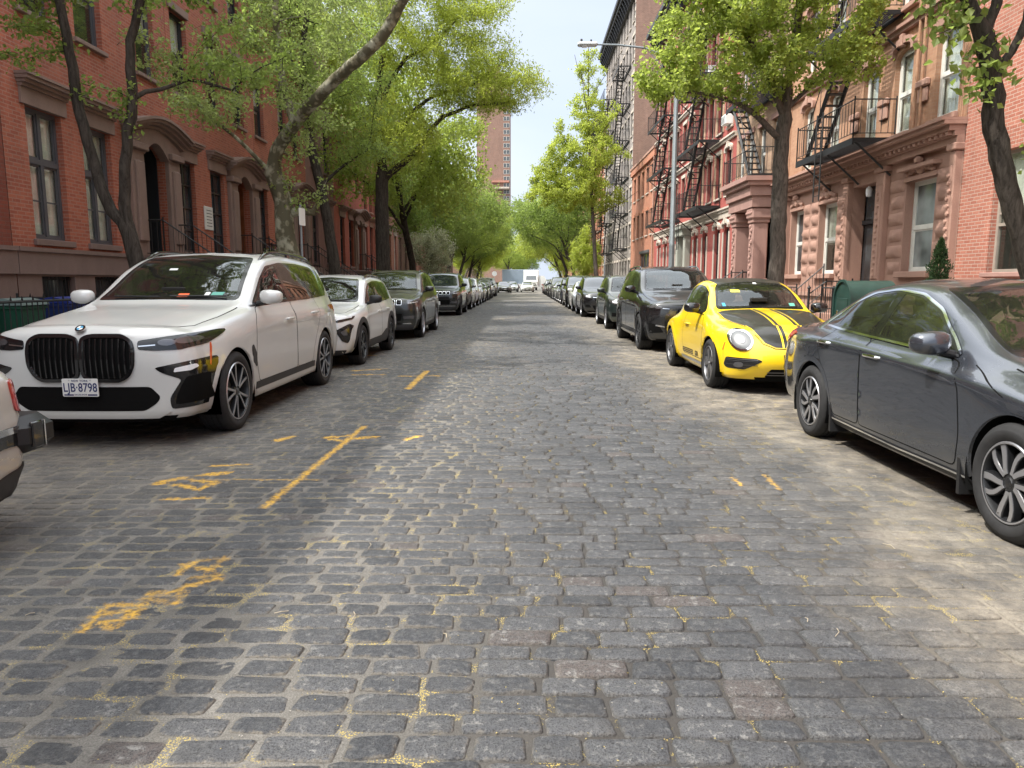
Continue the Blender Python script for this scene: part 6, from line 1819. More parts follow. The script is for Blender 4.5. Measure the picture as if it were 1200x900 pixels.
for o in ops:
 big = o[1] - o[0] > 2
 put_window(e, o[0], o[1], o[2], o[3], 'triple' if big else 'sash', 'framet', 'h' if big else 'n')
 sill(e, o[0], o[1], o[2], 'pinkst2')
 if big:
  a, b2, z = o[0], o[1], o[3]
  def fn(m, w_=b2 - a):
   n = int(w_ / .075)
   for k in range(n): m.box(k * .075 + .004, k * .075 + .071, -.02, .006, .004, .42, B['redr'])
  cached('lintel', ('soldier', round(b2 - a, 2)), fn, e, (a, 0, z))
 else: lintel(e, o[0], o[1], o[3], 'pale')
shell(e, W, 15.6, 'brown', parapet=.4)
cornice_part(e, W, 15.0, 'cornb', .6, .8)
e, W = rb('tenement', 16.0, 26.6, 'tan brick tenement on a carved pink brownstone ground floor, with the nearest black fire escape')
P = 'pinkst'
u = lambda Y: Y - 16.0
gops = [(u(16.95), u(18.25), 1.68, 3.82), (u(19.75), u(21.15), .55, 4.05), (u(22.15), u(23.45), 1.68, 3.82), (u(24.75), u(25.85), 1.68, 3.82)]
m = MB(); wall_panel(m, 0, W, 1.12, 4.5, gops, B[P], reveal=.35); 
for a, b2 in ((0, u(19.5)), (u(21.4), W)): m.box(a, b2, -.1, .16, -.05, 1.0, B[P]); m.box(a, b2, -.1, .24, 1.002, 1.118, B[P])
wall_panel(m, u(19.5), u(21.4), -.05, 1.12, [(u(19.75), u(21.15), .55, 1.12)], B[P], reveal=.35)
m.build('stone_front', e, recalc=False)
for k, o in enumerate(gops):
 if k == 1: continue
 put_window(e, o[0], o[1], o[2], o[3], 'sash', 'framew', 'p' if k == 0 else 'h' if k == 2 else 'n', y=-.2)
 lintel(e, o[0], o[1], o[3], P, 'crest'); sill(e, o[0], o[1], o[2], P, .14, .14)
rg = random.Random(5)
def rough_block(m, x0, x1, z0, z1, d, mat):
 """rock-faced block: a lumpy front"""
 nx, nz = 7, 5; vs = []; 
 for j in range(nz):
  for i in range(nx):
   e_ = min(i, nx - 1 - i, j, nz - 1 - j)
   vs.append((x0 + (x1 - x0) * i / (nx - 1), .005 + (0 if e_ == 0 else d * (.55 + rg.random() * .7)), z0 + (z1 - z0) * j / (nz - 1)))
 m.add(vs, [(j * nx + i, j * nx + i + 1, (j + 1) * nx + i + 1, (j + 1) * nx + i) for j in range(nz - 1) for i in range(nx - 1)], mat, False)
def quoins(name, cols):
 for (x0, x1) in cols:
  m = MB()
  z = 1.6; k = 0
  while z < 3.9:
   ins = .0 if k % 2 else .10
   rough_block(m, x0 + ins * .3, x1 - ins, z + .02, z + .33, .07, B[P]); z += .40; k += 1
  m.build(name, e, recalc=True, sharp=180)
quoins('rock_faced_blocks', [(u(16.25), u(16.92)), (u(18.29), u(19.0)), (u(21.5), u(22.1)), (u(23.5), u(24.1)), (u(24.2), u(24.7))])
for a, b2 in ((u(16.02), u(16.24)), (u(19.05), u(19.5)), (u(21.16), u(21.46)), (u(25.95), u(26.3))):
 m = MB(); m.bbox(a, b2, -.05, .16, 1.12, 4.2, B[P], .02); m.bbox(a - .05, b2 + .05, -.05, .22, 4.202, 4.35, B[P], .02); m.bbox(a + .06, b2 - .06, .14, .19, 1.5, 3.9, B[P], .02)
 for k in range(14): m.lathe([(.001, .045), (.05, .03), (.06, 0)], B[P], 6, 'y', ((a + b2) / 2 + .03 * math.sin(k * 2.1), .185, 1.6 + k * .16))
 m.build('pilaster', e)
m = MB(); m.box(0, W, -.1, .16, 4.352, 4.50, B[P])
for k, (h0, h1, pj) in enumerate(((4.50, 4.60, .22), (4.602, 4.72, .34), (4.722, 4.80, .48), (4.802, 4.86, .54))):
 m.box(-.05 if k > 1 else 0, W, -.1, pj, h0 + .001, h1, B[P])
for k in range(int(W / .22)): m.box(.1 + k * .22, .2 + k * .22, .2, .31, 4.52, 4.60, B[P])
m.box(u(16.9) - .1, u(18.3) + .1, .0, .2, 4.06, 4.14, B[P]); m.build('string_course', e)
m = MB(); D = B['frameb']; a, b2 = u(19.75), u(21.15)
m.box(a, b2, -.42, -.38, .55, 4.05, D); m.box(a + .1, b2 - .1, -.38, -.35, .6, 3.0, D)
for k in range(2):
 x0 = a + .16 + k * .56; m.box(x0, x0 + .44, -.352, -.34, 1.5, 2.9, B['pane']); m.bbox(x0, x0 + .44, -.352, -.32, .7, 1.35, D, .02)
m.box(a, b2, -.4, -.30, 3.02, 3.14, D); m.box(a + .1, b2 - .1, -.38, -.36, 3.16, 3.95, B['pane'])
d = m.build('door', e); m = MB(); m.tube([(a + .68, -.33, 1.7), (a + .68, -.29, 1.72), (a + .68, -.29, 1.98), (a + .68, -.33, 2.0)], .012, M['chrome'], 6); m.build('door_handle', d)
m = MB(); m.lathe([(.001, -.30), (.07, -.28), (.085, -.2), (.085, -.08), (.05, -.04), (.03, 0)], M['lampwhite'], 14, 'z', ((a + b2) / 2, -.12, 4.02)); m.build('porch_lamp', e)
stoop(e, (a + b2) / 2, 1.8, .55, P, .55, True)
m = MB(); rail(m, [(u(22.0), .35, 1.0), (u(22.0), 1.3, .15)], .9); rail(m, [(u(16.6), 1.35, .13), (u(19.6), 1.35, .13)], 1.15, B['iron'], .13); rail(m, [(u(21.4), 1.35, .13), (u(26.4), 1.35, .13)], 1.15, B['iron'], .13)
for k in range(30):
 xx = u(21.5) + k * .16
 if xx < u(26.3): m.lathe([(.05, -.008), (.06, 0), (.05, .008)], B['iron'], 8, 'y', (xx, 1.35, .75), closed=True)
m.build('area_railing', e)
uo = []
cols = [(16.35, 17.35), (18.35, 19.2), (20.05, 20.9), (22.35, 23.2), (24.35, 25.15)]
for fl in range(4):
 z0 = 5.05 + 3.0 * fl
 for a, b2 in cols: uo.append((u(a), u(b2), z0, z0 + 2.0, .18 if a > 17 else 0))
m = MB(); wall_panel(m, 0, W, 4.5, 17.2, uo, B['tan'], rmat=B['tan'])
for x in (.12, W - .3): 
 for k in range(3): m.box(x + k * .07, x + k * .07 + .045, 0, .03, 4.9, 16.5, B['tan'])
m.build('wall', e, recalc=False)
for i, o in enumerate(uo):
 fl = i // 5
 put_window(e, o[0], o[1], o[2], o[3], 'sash', 'framew', 'c' if fl == 0 else 'h' if fl == 1 else 'n')
 if o[2] < 20:
  lintel(e, o[0], o[1], o[3], P, 'hood' if o[0] > 2 else 'flat', .05)
  sill(e, o[0], o[1], o[2], P, .12, .12)
for fl in range(4):
 z = 7.45 + 3.0 * fl
 m = MB(); m.box(0, W, -.02, .10, z, z + .10, B[P]); m.box(0, W, -.02, .17, z + .102, z + .18, B[P])
 for sgn, x in ((0, u(17.5)), (0, u(19.35)), (0, u(21.0))):
  m.bbox(x, x + .5, 0, .12, z - 1.55, z - 1.38, B[P], .03); m.bbox(x + .05, x + .45, 0, .07, z - 1.9, z - 1.56, B[P], .03)
 m.build('string_course', e)
fire_escape(e, u(18.9), u(22.7), [5.0 + 3.0 * k for k in range(5)], 1.1, u(20.9), '+', drop=1.35)
m = MB()
for x in (u(17.75), u(18.0)): m.tube([(x, .08, 5.0), (x, .08, 16)], .035, B['tan'], 8)
m.build('drain_pipe', e)
shell(e, W, 17.2, 'brown', parapet=.3); cornice_part(e, W, 16.4, 'cornb', .8, 1.0)
e, W = rb('tenement', 26.62, 32.9, 'pale tan building with a carved pink stone portico behind the ginkgo trunk')
u = lambda Y: Y - 26.62
ops = [(u(27.5), u(29.1), .9, 3.9)] + [(u(a), u(a) + .95, 1.7, 3.9) for a in (30.3, 31.6)]
for fl in range(4):
 for a in (27.4, 29.0, 30.5, 31.7): ops.append((u(a), u(a) + .85, 5.4 + 3.0 * fl, 7.4 + 3.0 * fl))
m = MB(); wall_panel(m, 0, W, -.05, 17.0, ops, B['tan2']); m.build('wall', e, recalc=False)
for o in ops[1:]: put_window(e, o[0], o[1], o[2], o[3], 'sash', 'framew', 'n'); sill(e, o[0], o[1], o[2], 'pinkst2'); lintel(e, o[0], o[1], o[3], 'pinkst2')
m = MB(); m.box(ops[0][0], ops[0][1], -.4, -.35, .9, 3.9, B['frameb']); d = m.build('door', e)
Q = B['pinkst2']
xa, xb = u(26.85), u(29.75)
for x in (xa + .35, xb - .35):
 m = MB()
 m.bbox(x - .34, x + .34, .35, 1.05, .1, 1.35, Q, .03); m.bbox(x - .26, x + .26, .43, .97, 1.352, 3.55, Q, .03); m.bbox(x - .30, x + .30, .38, 1.01, 1.352, 1.55, Q, .02)
 m.bbox(x - .30, x + .30, .39, 1.01, 3.552, 3.68, Q, .02); m.bbox(x - .36, x + .36, .33, 1.07, 3.682, 4.1, Q, .06)
 for k in range(13):
  for fy in (.98,): m.lathe([(.001, .05), (.07, .03), (.09, 0)], Q, 7, 'y', (x + .09 * math.sin(k * 2.2), fy, 1.75 + k * .14))
  m.lathe([(.001, .05), (.06, .03), (.08, 0)], Q, 7, 'x', (x - .27 if False else x - .255, .7 + .08 * math.sin(k * 2.2), 1.75 + k * .14))
 for k in range(5): m.lathe([(.001, .06), (.05, .04), (.06, 0)], Q, 7, 'y', (x - .26 + .13 * k, 1.06, 3.9))
 m.build('portico_pillar', e)
m = MB(); m.box(xa - .05, xb + .05, 0, 1.1, 4.102, 4.5, Q); m.box(xa - .12, xb + .12, 0, 1.2, 4.502, 4.85, Q); m.box(xa - .22, xb + .22, 0, 1.32, 4.852, 5.0, Q); m.box(xa - .3, xb + .3, 0, 1.42, 5.002, 5.16, Q); m.build('portico_roof', e)
stoop(e, (xa + xb) / 2, 1.6, .9, 'pinkst2', 1.1, True)
fire_escape(e, u(27.0), u(30.8), [5.3 + 3.0 * k for k in range(4)], 1.1, None, '-')
shell(e, W, 17.0, 'brown', parapet=.3); cornice_part(e, W, 16.2, 'cornb', .8, 1.0)
e, W = rb('tenement', 32.92, 52.6, 'bright red painted tenement with pale arched window trim behind the lamp post')
u = lambda Y: Y - 32.92
gc = [34.0, 35.6, 38.0, 40.0, 44.6, 46.4, 48.4, 50.6]
ops = [(u(c) - .45, u(c) + .45, 1.5, 4.0, .4) for c in gc] + [(u(42.3) - .7, u(42.3) + .7, .6, 4.0, .0)]
for fl in range(4):
 for c in (34.0, 35.8, 37.4, 39.3, 41.6, 43.4, 45.4, 47.4, 49.4, 51.2): ops.append((u(c) - .42, u(c) + .42, 5.35 + 3.0 * fl, 7.35 + 3.0 * fl))
m = MB(); wall_panel(m, 0, W, -.05, 17.8, ops, B['paintred']); m.build('wall', e, recalc=False)
for i, o in enumerate(ops):
 if i == 8: continue
 put_window(e, o[0], o[1], o[2], o[3], 'sash', 'frameb', 'n')
 if i < 8:
  lintel(e, o[0], o[1], o[3] - .02, 'pale', 'hood'); sill(e, o[0], o[1], o[2], 'pale')
 else:
  lintel(e, o[0], o[1], o[3], 'pale', 'hood' if i % 2 else 'flat'); sill(e, o[0], o[1], o[2], 'pale')
for o in ops[9:]:
 wj = .32 if o[0] % 3 > 1.4 else .135
 for x in (o[0] - wj - .005, o[1] + .005): cached('window_jamb', ('jamb', wj), lambda m: m.box(0, wj, 0, .035, -.02, 2.1, B['tan2' if wj > .2 else 'pinkst']), e, (x, 0, o[2]))
for o in ops[:8]:
 for x in (o[0] - .15, o[1] + .005): cached('window_jamb', 'jamb0', lambda m: m.box(0, .145, 0, .04, -.02, 2.2, B['pale']), e, (x, 0, o[2]))
for z in (4.6, 7.75, 10.75, 13.75):
 m = MB(); m.box(0, W, 0, .10, z, z + .12, B['pale']); m.box(0, W, 0, .17, z + .122, z + .2, B['pale'])
 if z < 5:
  m.box(0, W, 0, .05, z - .25, z - .002, B['pale'])
 m.build('string_course', e)
m = MB(); x = u(42.3); G_ = B['palegreen']
for sx in (-1, 1): m.bbox(x + sx * .95 - .2, x + sx * .95 + .2, 0, .35, .1, 4.0, G_, .03)
m.box(x - 1.2, x + 1.2, 0, .5, 4.002, 4.35, G_); m.box(x - 1.3, x + 1.3, 0, .62, 4.352, 4.5, G_); m.build('door_surround', e)
m = MB(); m.box(x - .7, x + .7, -.4, -.34, .6, 4.0, B['framew']); m.box(x - .5, x - .05, -.338, -.33, 1.2, 3, B['pane']); m.box(x + .05, x + .5, -.338, -.33, 1.2, 3, B['pane']); m.build('door', e)
fire_escape(e, u(35.2), u(40.8), [5.0 + 3.0 * k for k in range(4)], 1.15, u(39.0), '+', drop=1.9)
fire_escape(e, u(44.2), u(49.6), [5.1 + 3.0 * k for k in range(4)], 1.15, None, '+', 0)
for c, z in ((34.0, 8.4), (37.4, 11.4)):
 m = MB(); m.bbox(u(c) - .33, u(c) + .33, -.1, .35, z, z + .42, M['stick'], .02)
 for k in range(6): m.box(u(c) - .28, u(c) + .28, .351, .356, z + .05 + k * .055, z + .075 + k * .055, M['clad'])
 m.build('air_conditioner', e)
shell(e, W, 17.8, 'brown', parapet=.3); cornice_part(e, W, 17.0, 'cornice', .9, 1.1)
e, W = rb('brick_building', 52.62, 63.9, 'low three-storey orange brick building with a grey ground floor window')
u = lambda Y: Y - 52.62
ops = [(2.0, 6.2, .9, 3.6)]
for z in (4.9, 8.0):
 for k in range(5): ops.append((.8 + 2.1 * k, 1.75 + 2.1 * k, z, z + 1.8))
m = MB(); wall_panel(m, 0, W, -.05, 10.6, ops, B['orange']); m.build('wall', e, recalc=False)
for i, o in enumerate(ops):
 put_window(e, o[0], o[1], o[2], o[3], 'triple' if i == 0 else 'sash', 'frameg' if i == 0 else 'frameb', 'n')
 sill(e, o[0], o[1], o[2], 'pale'); lintel(e, o[0], o[1], o[3], 'orange' if i else 'frameg')
m = MB(); m.box(-.02, W + .02, -.2, .16, 10.2, 10.7, B['orange']); m.box(-.04, W + .04, -.2, .22, 10.702, 10.85, B['pinkst']); m.build('cornice', e)
m = MB(); m.tube([(.25, .1, .2), (.25, .1, 10.2)], .06, B['pinkst'], 8); m.build('drain_pipe', e)
shell(e, W, 10.6, 'orange', parapet=.2)
def tenement(name, Ya, Yb, H, mat, label, fh=3.1, corn='cornice', fes=(), trim='pale', fr='frameb', n=None, near=1):
 e, W = rb(name, Ya, Yb, label)
 n = n or int(W / 1.75); ops = []
 z = 1.4
 while z + 2.6 < H:
  for k in range(n):
   x = W * (k + .5) / n; ops.append((x - .42, x + .42, z, z + 1.9))
  z += fh
 m = MB(); wall_panel(m, 0, W, -.05, H, ops, B[mat]); m.build('wall', e, recalc=False)
 for o in ops[:98]:
  put_window(e, o[0], o[1], o[2], o[3], 'plain', fr, 'n')
  if near: lintel(e, o[0], o[1], o[3], trim, 'flat'); sill(e, o[0], o[1], o[2], trim)
 m = MB()
 for k in range(int(H / .62)):
  for x in (0.0, W - .4): m.box(x, x + .4, 0, .04, k * .62 + .15, k * .62 + .45, B[trim])
 m.build('quoins', e)
 nf = int((H - 5) / fh)
 for x0 in fes: fire_escape(e, x0, x0 + 4.6, [4.4 + fh * k for k in range(nf)], 1.1, None, '+', 0)
 shell(e, W, H, 'brown', parapet=.4); cornice_part(e, W, H - .9, corn, 1.0, 1.4)
 return e
tenement('tenement', 63.92, 85.4, 25.8, 'grey', 'tall grey tenement with rows of black fire escapes and a heavy black cornice', fes=(2.0, 13.5), n=11)
tenement('tenement', 85.42, 104, 20, 'orange', 'far orange red brick tenement with fire escapes past the grey one', fes=(3.0, 11), n=9)
tenement('tenement', 104.02, 122, 18, 'redr', 'farthest rose brick tenement on the right behind the small bright tree', n=8, near=0)
# ================================================================ trees
def leaf_mat(name, c1, c2, tr, mixv=.45):
 m, nt, b = new_mat(name)
 nt.nodes.remove(b); out = nt.nodes['Material Output']
 at = nt.nodes.new('ShaderNodeAttribute'); at.attribute_name = 'tone'
 d = nt.nodes.new('ShaderNodeBsdfPrincipled'); d.inputs['Roughness'].default_value = .55; d.inputs['Specular IOR Level'].default_value = .35
 nt.links.new(mixc(nt, at.outputs['Fac'], c1, c2), d.inputs['Base Color'])
 t = nt.nodes.new('ShaderNodeBsdfTranslucent')
 nt.links.new(mixc(nt, at.outputs['Fac'], tuple(x * .75 for x in tr), tr), t.inputs['Color'])
 mx = nt.nodes.new('ShaderNodeMixShader'); mx.inputs[0].default_value = mixv
 nt.links.new(d.outputs[0], mx.inputs[1]); nt.links.new(t.outputs[0], mx.inputs[2]); nt.links.new(mx.outputs[0], out.inputs['Surface'])
 return m
def bark_mat(name, c1, c2, c3=None, scale=9):
 m, nt, b = new_mat(name)
 tc = nt.nodes.new('ShaderNodeTexCoord'); ob = tc.outputs['Object']
 mp = nt.nodes.new('ShaderNodeMapping'); mp.inputs['Scale'].default_value = (1, 1, .22) if c3 is None else (1, 1, .7); nt.links.new(ob, mp.inputs[0])
 n = noisen(nt, mp.outputs[0], scale * (2.4 if c3 is None else 1), 6, .7, .6)
 c = mixc(nt, maprange(nt, n, .38, .62), c1, c2)
 if c3:
  v = nt.nodes.new('ShaderNodeTexVoronoi'); v.inputs['Scale'].default_value = 7; nt.links.new(mp.outputs[0], v.inputs['Vector'])
  k = mathn(nt, 'ADD', v.outputs['Distance'], mathn(nt, 'MULTIPLY', n, .5))
  c = mixc(nt, maprange(nt, k, .55, .68), c, c3)
  c = mixc(nt, maprange(nt, noisen(nt, ob, 3, 4, .6), .5, .6), c, (.34, .33, .25))
 nt.links.new(c, b.inputs['Base Color']); b.inputs['Roughness'].default_value = .9; b.inputs['Specular IOR Level'].default_value = .2
 bp = nt.nodes.new('ShaderNodeBump'); bp.inputs['Strength'].default_value = .8; bp.inputs['Distance'].default_value = .02
 nt.links.new(n, bp.inputs['Height']); nt.links.new(bp.outputs[0], b.inputs['Normal'])
 return m
T = dict(
 bark=bark_mat('bark_dark', (.022, .018, .014), (.062, .052, .043)), bark2=bark_mat('bark_grey', (.05, .042, .035), (.12, .10, .085)),
 plane=bark_mat('bark_plane', (.17, .155, .10), (.30, .27, .19), (.11, .10, .065)),
 lime=leaf_mat('leaf_lime', (.16, .19, .032), (.25, .28, .06), (.66, .76, .12), .52),
 fresh=leaf_mat('leaf_fresh', (.13, .17, .038), (.23, .27, .068), (.56, .68, .13), .52),
 mid=leaf_mat('leaf_mid', (.09, .13, .036), (.18, .22, .06), (.42, .56, .12), .5),
 sage=leaf_mat('leaf_sage', (.12, .155, .055), (.23, .27, .10), (.5, .62, .18), .5),
 dark=leaf_mat('leaf_evergreen', (.015, .035, .012), (.035, .07, .02), (.03, .06, .015), .15),
 bloom=leaf_mat('leaf_bloom', (.25, .27, .16), (.5, .5, .38), (.4, .45, .2), .35),
)
def grow(skel, blobs, step=.28, di=1.4, dk=.45, iters=70, seed=1, up=.05):
 """space colonisation. skel: list of (points, r_start, r_end, parent_index|None); returns node arrays"""
 rg = np.random.default_rng(seed)
 P = []; par = []; rad = []; 
 for pts, r0, r1, pj in skel:
  pts = [Vector(p) for p in pts]
  if pj is None: prev = -1; start = 0
  else:
   q = pts[0]; prev = int(np.argmin([(Vector(x) - q).length for x in P])); start = 1
  L = [0]
  for a, b2 in zip(pts[:-1], pts[1:]): L.append(L[-1] + (b2 - a).length)
  cx = [pchip(L, [p[i] for p in pts]) for i in range(3)]
  n = max(2, int(L[-1] / step))
  for k in range(start, n + 1):
   t = L[-1] * k / n
   wob = .012 if L[-1] > 2 else 0
   P.append(tuple(float(c(t)) + rg.normal(0, wob) for c in cx)); par.append(prev); prev = len(P) - 1
   rad.append(r0 + (r1 - r0) * (k / n) ** .8)
 fixed = len(P)
 A = []
 for c, r, n in blobs:
  u = rg.normal(size=(n, 3)); u /= np.linalg.norm(u, axis=1, keepdims=True)
  u *= rg.random((n, 1)) ** (1 / 2.6)
  pts = np.array(c) + u * np.array(r)
  A.append(pts)
 A = np.concatenate(A)
 nodes = np.array(P); dmin = np.full(len(A), 1e9); near = np.zeros(len(A), int)
 def upd(lo):
  nonlocal dmin, near
  d = np.linalg.norm(A[:, None] - nodes[None, lo:], axis=2); j = d.argmin(1); dd = d[np.arange(len(A)), j]
  m = dd < dmin; dmin = np.where(m, dd, dmin); near = np.where(m, j + lo, near)
 upd(0); par = list(par)
 for it in range(iters):
  act = dmin < di * (3.0 if it < 6 else 1.6)
  if not act.any(): break
  dirs = {}
  idx = near[act]; v = A[act] - nodes[idx]; v /= np.maximum(np.linalg.norm(v, axis=1, keepdims=True), 1e-6)
  ui, inv = np.unique(idx, return_inverse=True); S = np.zeros((len(ui), 3)); np.add.at(S, inv.ravel(), v)
  S += np.array([0, 0, up]) + rg.normal(0, .12, S.shape); S /= np.maximum(np.linalg.norm(S, axis=1, keepdims=True), 1e-6)
  new = nodes[ui] + S * step * rg.uniform(.8, 1.15, (len(ui), 1))
  lo = len(nodes); nodes = np.concatenate([nodes, new]); par += ui.tolist()
  upd(lo)
  keep = dmin > dk
  A = A[keep]; dmin = dmin[keep]; near = near[keep]
  if len(A) == 0: break
 n = len(nodes); par = np.array(par)
 r = np.zeros(n); tip = .0055
 acc = np.zeros(n)
 for i in range(n - 1, -1, -1):
  ri = max(tip, acc[i] ** (1 / 2.25)) if acc[i] > 0 else tip
  if i < fixed: ri = max(rad[i], 0)
  r[i] = ri
  if par[i] >= 0: acc[par[i]] += min(ri, .2) ** 2.25
 for i in range(fixed, n):
  p_ = par[i]
  if p_ >= 0: r[i] = min(r[i], r[p_] * .92)
 return nodes, par, r, fixed
def wood_mesh(nodes, par, r, mat, minr=.004, flare=None):
 ch = {}
 for i, p in enumerate(par): ch.setdefault(int(p), []).append(i)
 V = []; F = []
 stack = [(-1, i) for i in ch.get(-1, [])]
 while stack:
  p, i = stack.pop()
  chain = ([p] if p >= 0 else []) + [i]
  while True:
   k = ch.get(chain[-1], [])
   if not k: break
   k = sorted(k, key=lambda a: -r[a]); chain.append(k[0])
   for o in k[1:]: stack.append((chain[-2], o))
  if r[chain[min(1, len(chain) - 1)]] < minr: continue
  pts = nodes[chain]; rr = r[chain].copy()
  if p >= 0 and len(rr) > 1: rr[0] = min(rr[0], rr[1] * 1.25)
  m = max(rr); ns = 14 if m > .09 else 8 if m > .035 else 5 if m > .014 else 3
  base = len(V); up = None; mlen = len(pts)
  for a in range(mlen):
   t = pts[min(a + 1, mlen - 1)] - pts[max(a - 1, 0)]; t = t / max(np.linalg.norm(t), 1e-9)
   if up is None:
    q = np.array([0, 1., 0]) if abs(t[1]) < .9 else np.array([1., 0, 0]); up = q - t * q.dot(t)
   else: up = up - t * up.dot(t)
   up /= max(np.linalg.norm(up), 1e-9); w_ = np.cross(t, up)
   for k in range(ns):
    an = 2 * PI * k / ns; rad = rr[a]
    if m > .09:
     z = pts[a][2]; rad *= 1 + .06 * math.sin(an * 3 + z * .9) + .05 * math.sin(an * 5 - z * 1.7)
     if z < .6: rad *= 1 + .55 * (1 - z / .6) ** 2
    V.append(pts[a] + (up * math.cos(an) + w_ * math.sin(an)) * rad)
  for a in range(mlen - 1):
   for k in range(ns):
    j = (k + 1) % ns; F.append((base + a * ns + k, base + a * ns + j, base + (a + 1) * ns + j, base + (a + 1) * ns + k))
 return np_mesh('trunk', np.array(V), np.array(F), [mat])
def leaf_mesh(nodes, par, r, fixed, mat, count, size, seed=1, spread=.22, rmax=.02, shape='rhomb', droop=.3, clump=3):
 rg = np.random.default_rng(seed)
 cand = np.where((r < rmax) & (np.arange(len(r)) >= fixed))[0]
 if len(cand) == 0: cand = np.arange(fixed, len(r))
 nt_ = max(1, count // clump)
 ci = rg.choice(cand, nt_); pp = par[ci]; t = rg.random((nt_, 1))
 c = nodes[ci] * t + nodes[pp] * (1 - t) + rg.normal(0, spread, (nt_, 3)) * np.array([1, 1, .8])
 c = np.repeat(c, clump, 0) + rg.normal(0, size * .8, (nt_ * clump, 3)); n = len(c)
 s = size * rg.uniform(.6, 1.25, n)
 a = rg.normal(size=(n, 3)); a[:, 2] -= droop; a /= np.linalg.norm(a, axis=1, keepdims=True)      # leaf axis
 q = rg.normal(size=(n, 3)); q[:, 2] += 1.2; nn = q - a * (q * a).sum(1, keepdims=True); nn /= np.linalg.norm(nn, axis=1, keepdims=True)
 b2 = np.cross(nn, a); s = s[:, None]
 base = c - a * s * .5; tipp = c + a * s * .5 - nn * s * .08
 w_ = .36 if shape == 'rhomb' else (.14 if shape == 'narrow' else .5)
 k = .0 if shape != 'fan' else .22
 Lf = c + b2 * s * w_ + nn * s * .10 + a * s * k; Rt = c - b2 * s * w_ + nn * s * .10 + a * s * k
 V = np.stack([base, Rt, tipp, Lf], 1).reshape(-1, 3); i = np.arange(n)[:, None] * 4
 if shape == 'fan': F = i + np.array([0, 1, 2, 3])
 else: F = i + np.array([0, 1, 2, 3])
 tt = np.clip(np.repeat(rg.random(nt_), clump) * .7 + rg.random(n) * .45 - .05, 0, 1)
 return np_mesh('crown', V, F, [mat], smooth=False, attrs={'tone': ('POINT', np.repeat(tt, 4))})
_treem = {}
def tree(name, label, cat, base, skel, blobs, bark, leaf, count, size, seed=1, key=None, group=None, rz=0, sc=1.0, minr=.004, **kw):
 """skel and blobs are relative to base"""
 if key and key in _treem: tm, lm = _treem[key]
 else:
  gk = {k: kw.pop(k) for k in ('step', 'di', 'dk', 'iters', 'up') if k in kw}
  nodes, par, r, fx = grow(skel, blobs, seed=seed, **gk)
  tm = wood_mesh(nodes, par, r, T[bark], minr); lm = leaf_mesh(nodes, par, r, fx, T[leaf], count, size, seed, **kw)
  if key: _treem[key] = (tm, lm)
 e = empty(name, base, rz); e.scale = (sc, sc, sc); tag(e, label, cat, group)
 link('trunk', tm, e); link('crown', lm, e)
 return e
def rel(base, pts): return [(x - base[0], y - base[1], z - base[2]) for x, y, z in pts]
def relb(base, bl): return [((c[0] - base[0], c[1] - base[1], c[2] - base[2]), r, n) for c, r, n in bl]
GL, GR = 'street trees along the left sidewalk', 'street trees along the right sidewalk'
b = (-5.55, 10.5, .13)
tree('street_tree', 'nearest left tree, thin dark trunk forked low beside the white SUV', 'tree', b,
     [(rel(b, [(-5.5, 10.5, .05), (-5.53, 10.5, 1.4), (-5.62, 10.5, 2.1)]), .125, .105, None),
      (rel(b, [(-5.62, 10.5, 2.1), (-5.92, 10.5, 2.6), (-6.12, 10.5, 3.3), (-6.25, 10.45, 4.4), (-6.3, 10.4, 5.3), (-6.25, 10.4, 6.6)]), .085, .05, 0),
      (rel(b, [(-5.62, 10.5, 2.1), (-5.68, 10.5, 2.5), (-5.62, 10.5, 3.2), (-5.5, 10.55, 4.0), (-5.5, 10.6, 4.7), (-5.3, 10.6, 5.3), (-5.1, 10.7, 6.6)]), .085, .045, 0),
      (rel(b, [(-5.5, 10.55, 4.05), (-5.2, 10.9, 4.2), (-4.9, 11.2, 4.4), (-4.4, 11.4, 4.3)]), .035, .018, 0)],
     relb(b, [((-6.8, 10.4, 6.5), (2.0, 1.7, 1.2), 200), ((-5.0, 10.9, 6.3), (2.0, 1.7, 1.1), 200), ((-7.0, 10.7, 4.9), (1.0, .9, .5), 26), ((-4.2, 11.6, 4.9), (1.1, 1.0, .6), 50), ((-5.7, 10.5, 4.0), (.6, .5, .5), 12)]),
     'bark', 'mid', 15000, .075, 3, group=GL, step=.2, di=1.1, dk=.34, spread=.06, clump=7, minr=.003)
b = (-5.6, 17.8, .13)
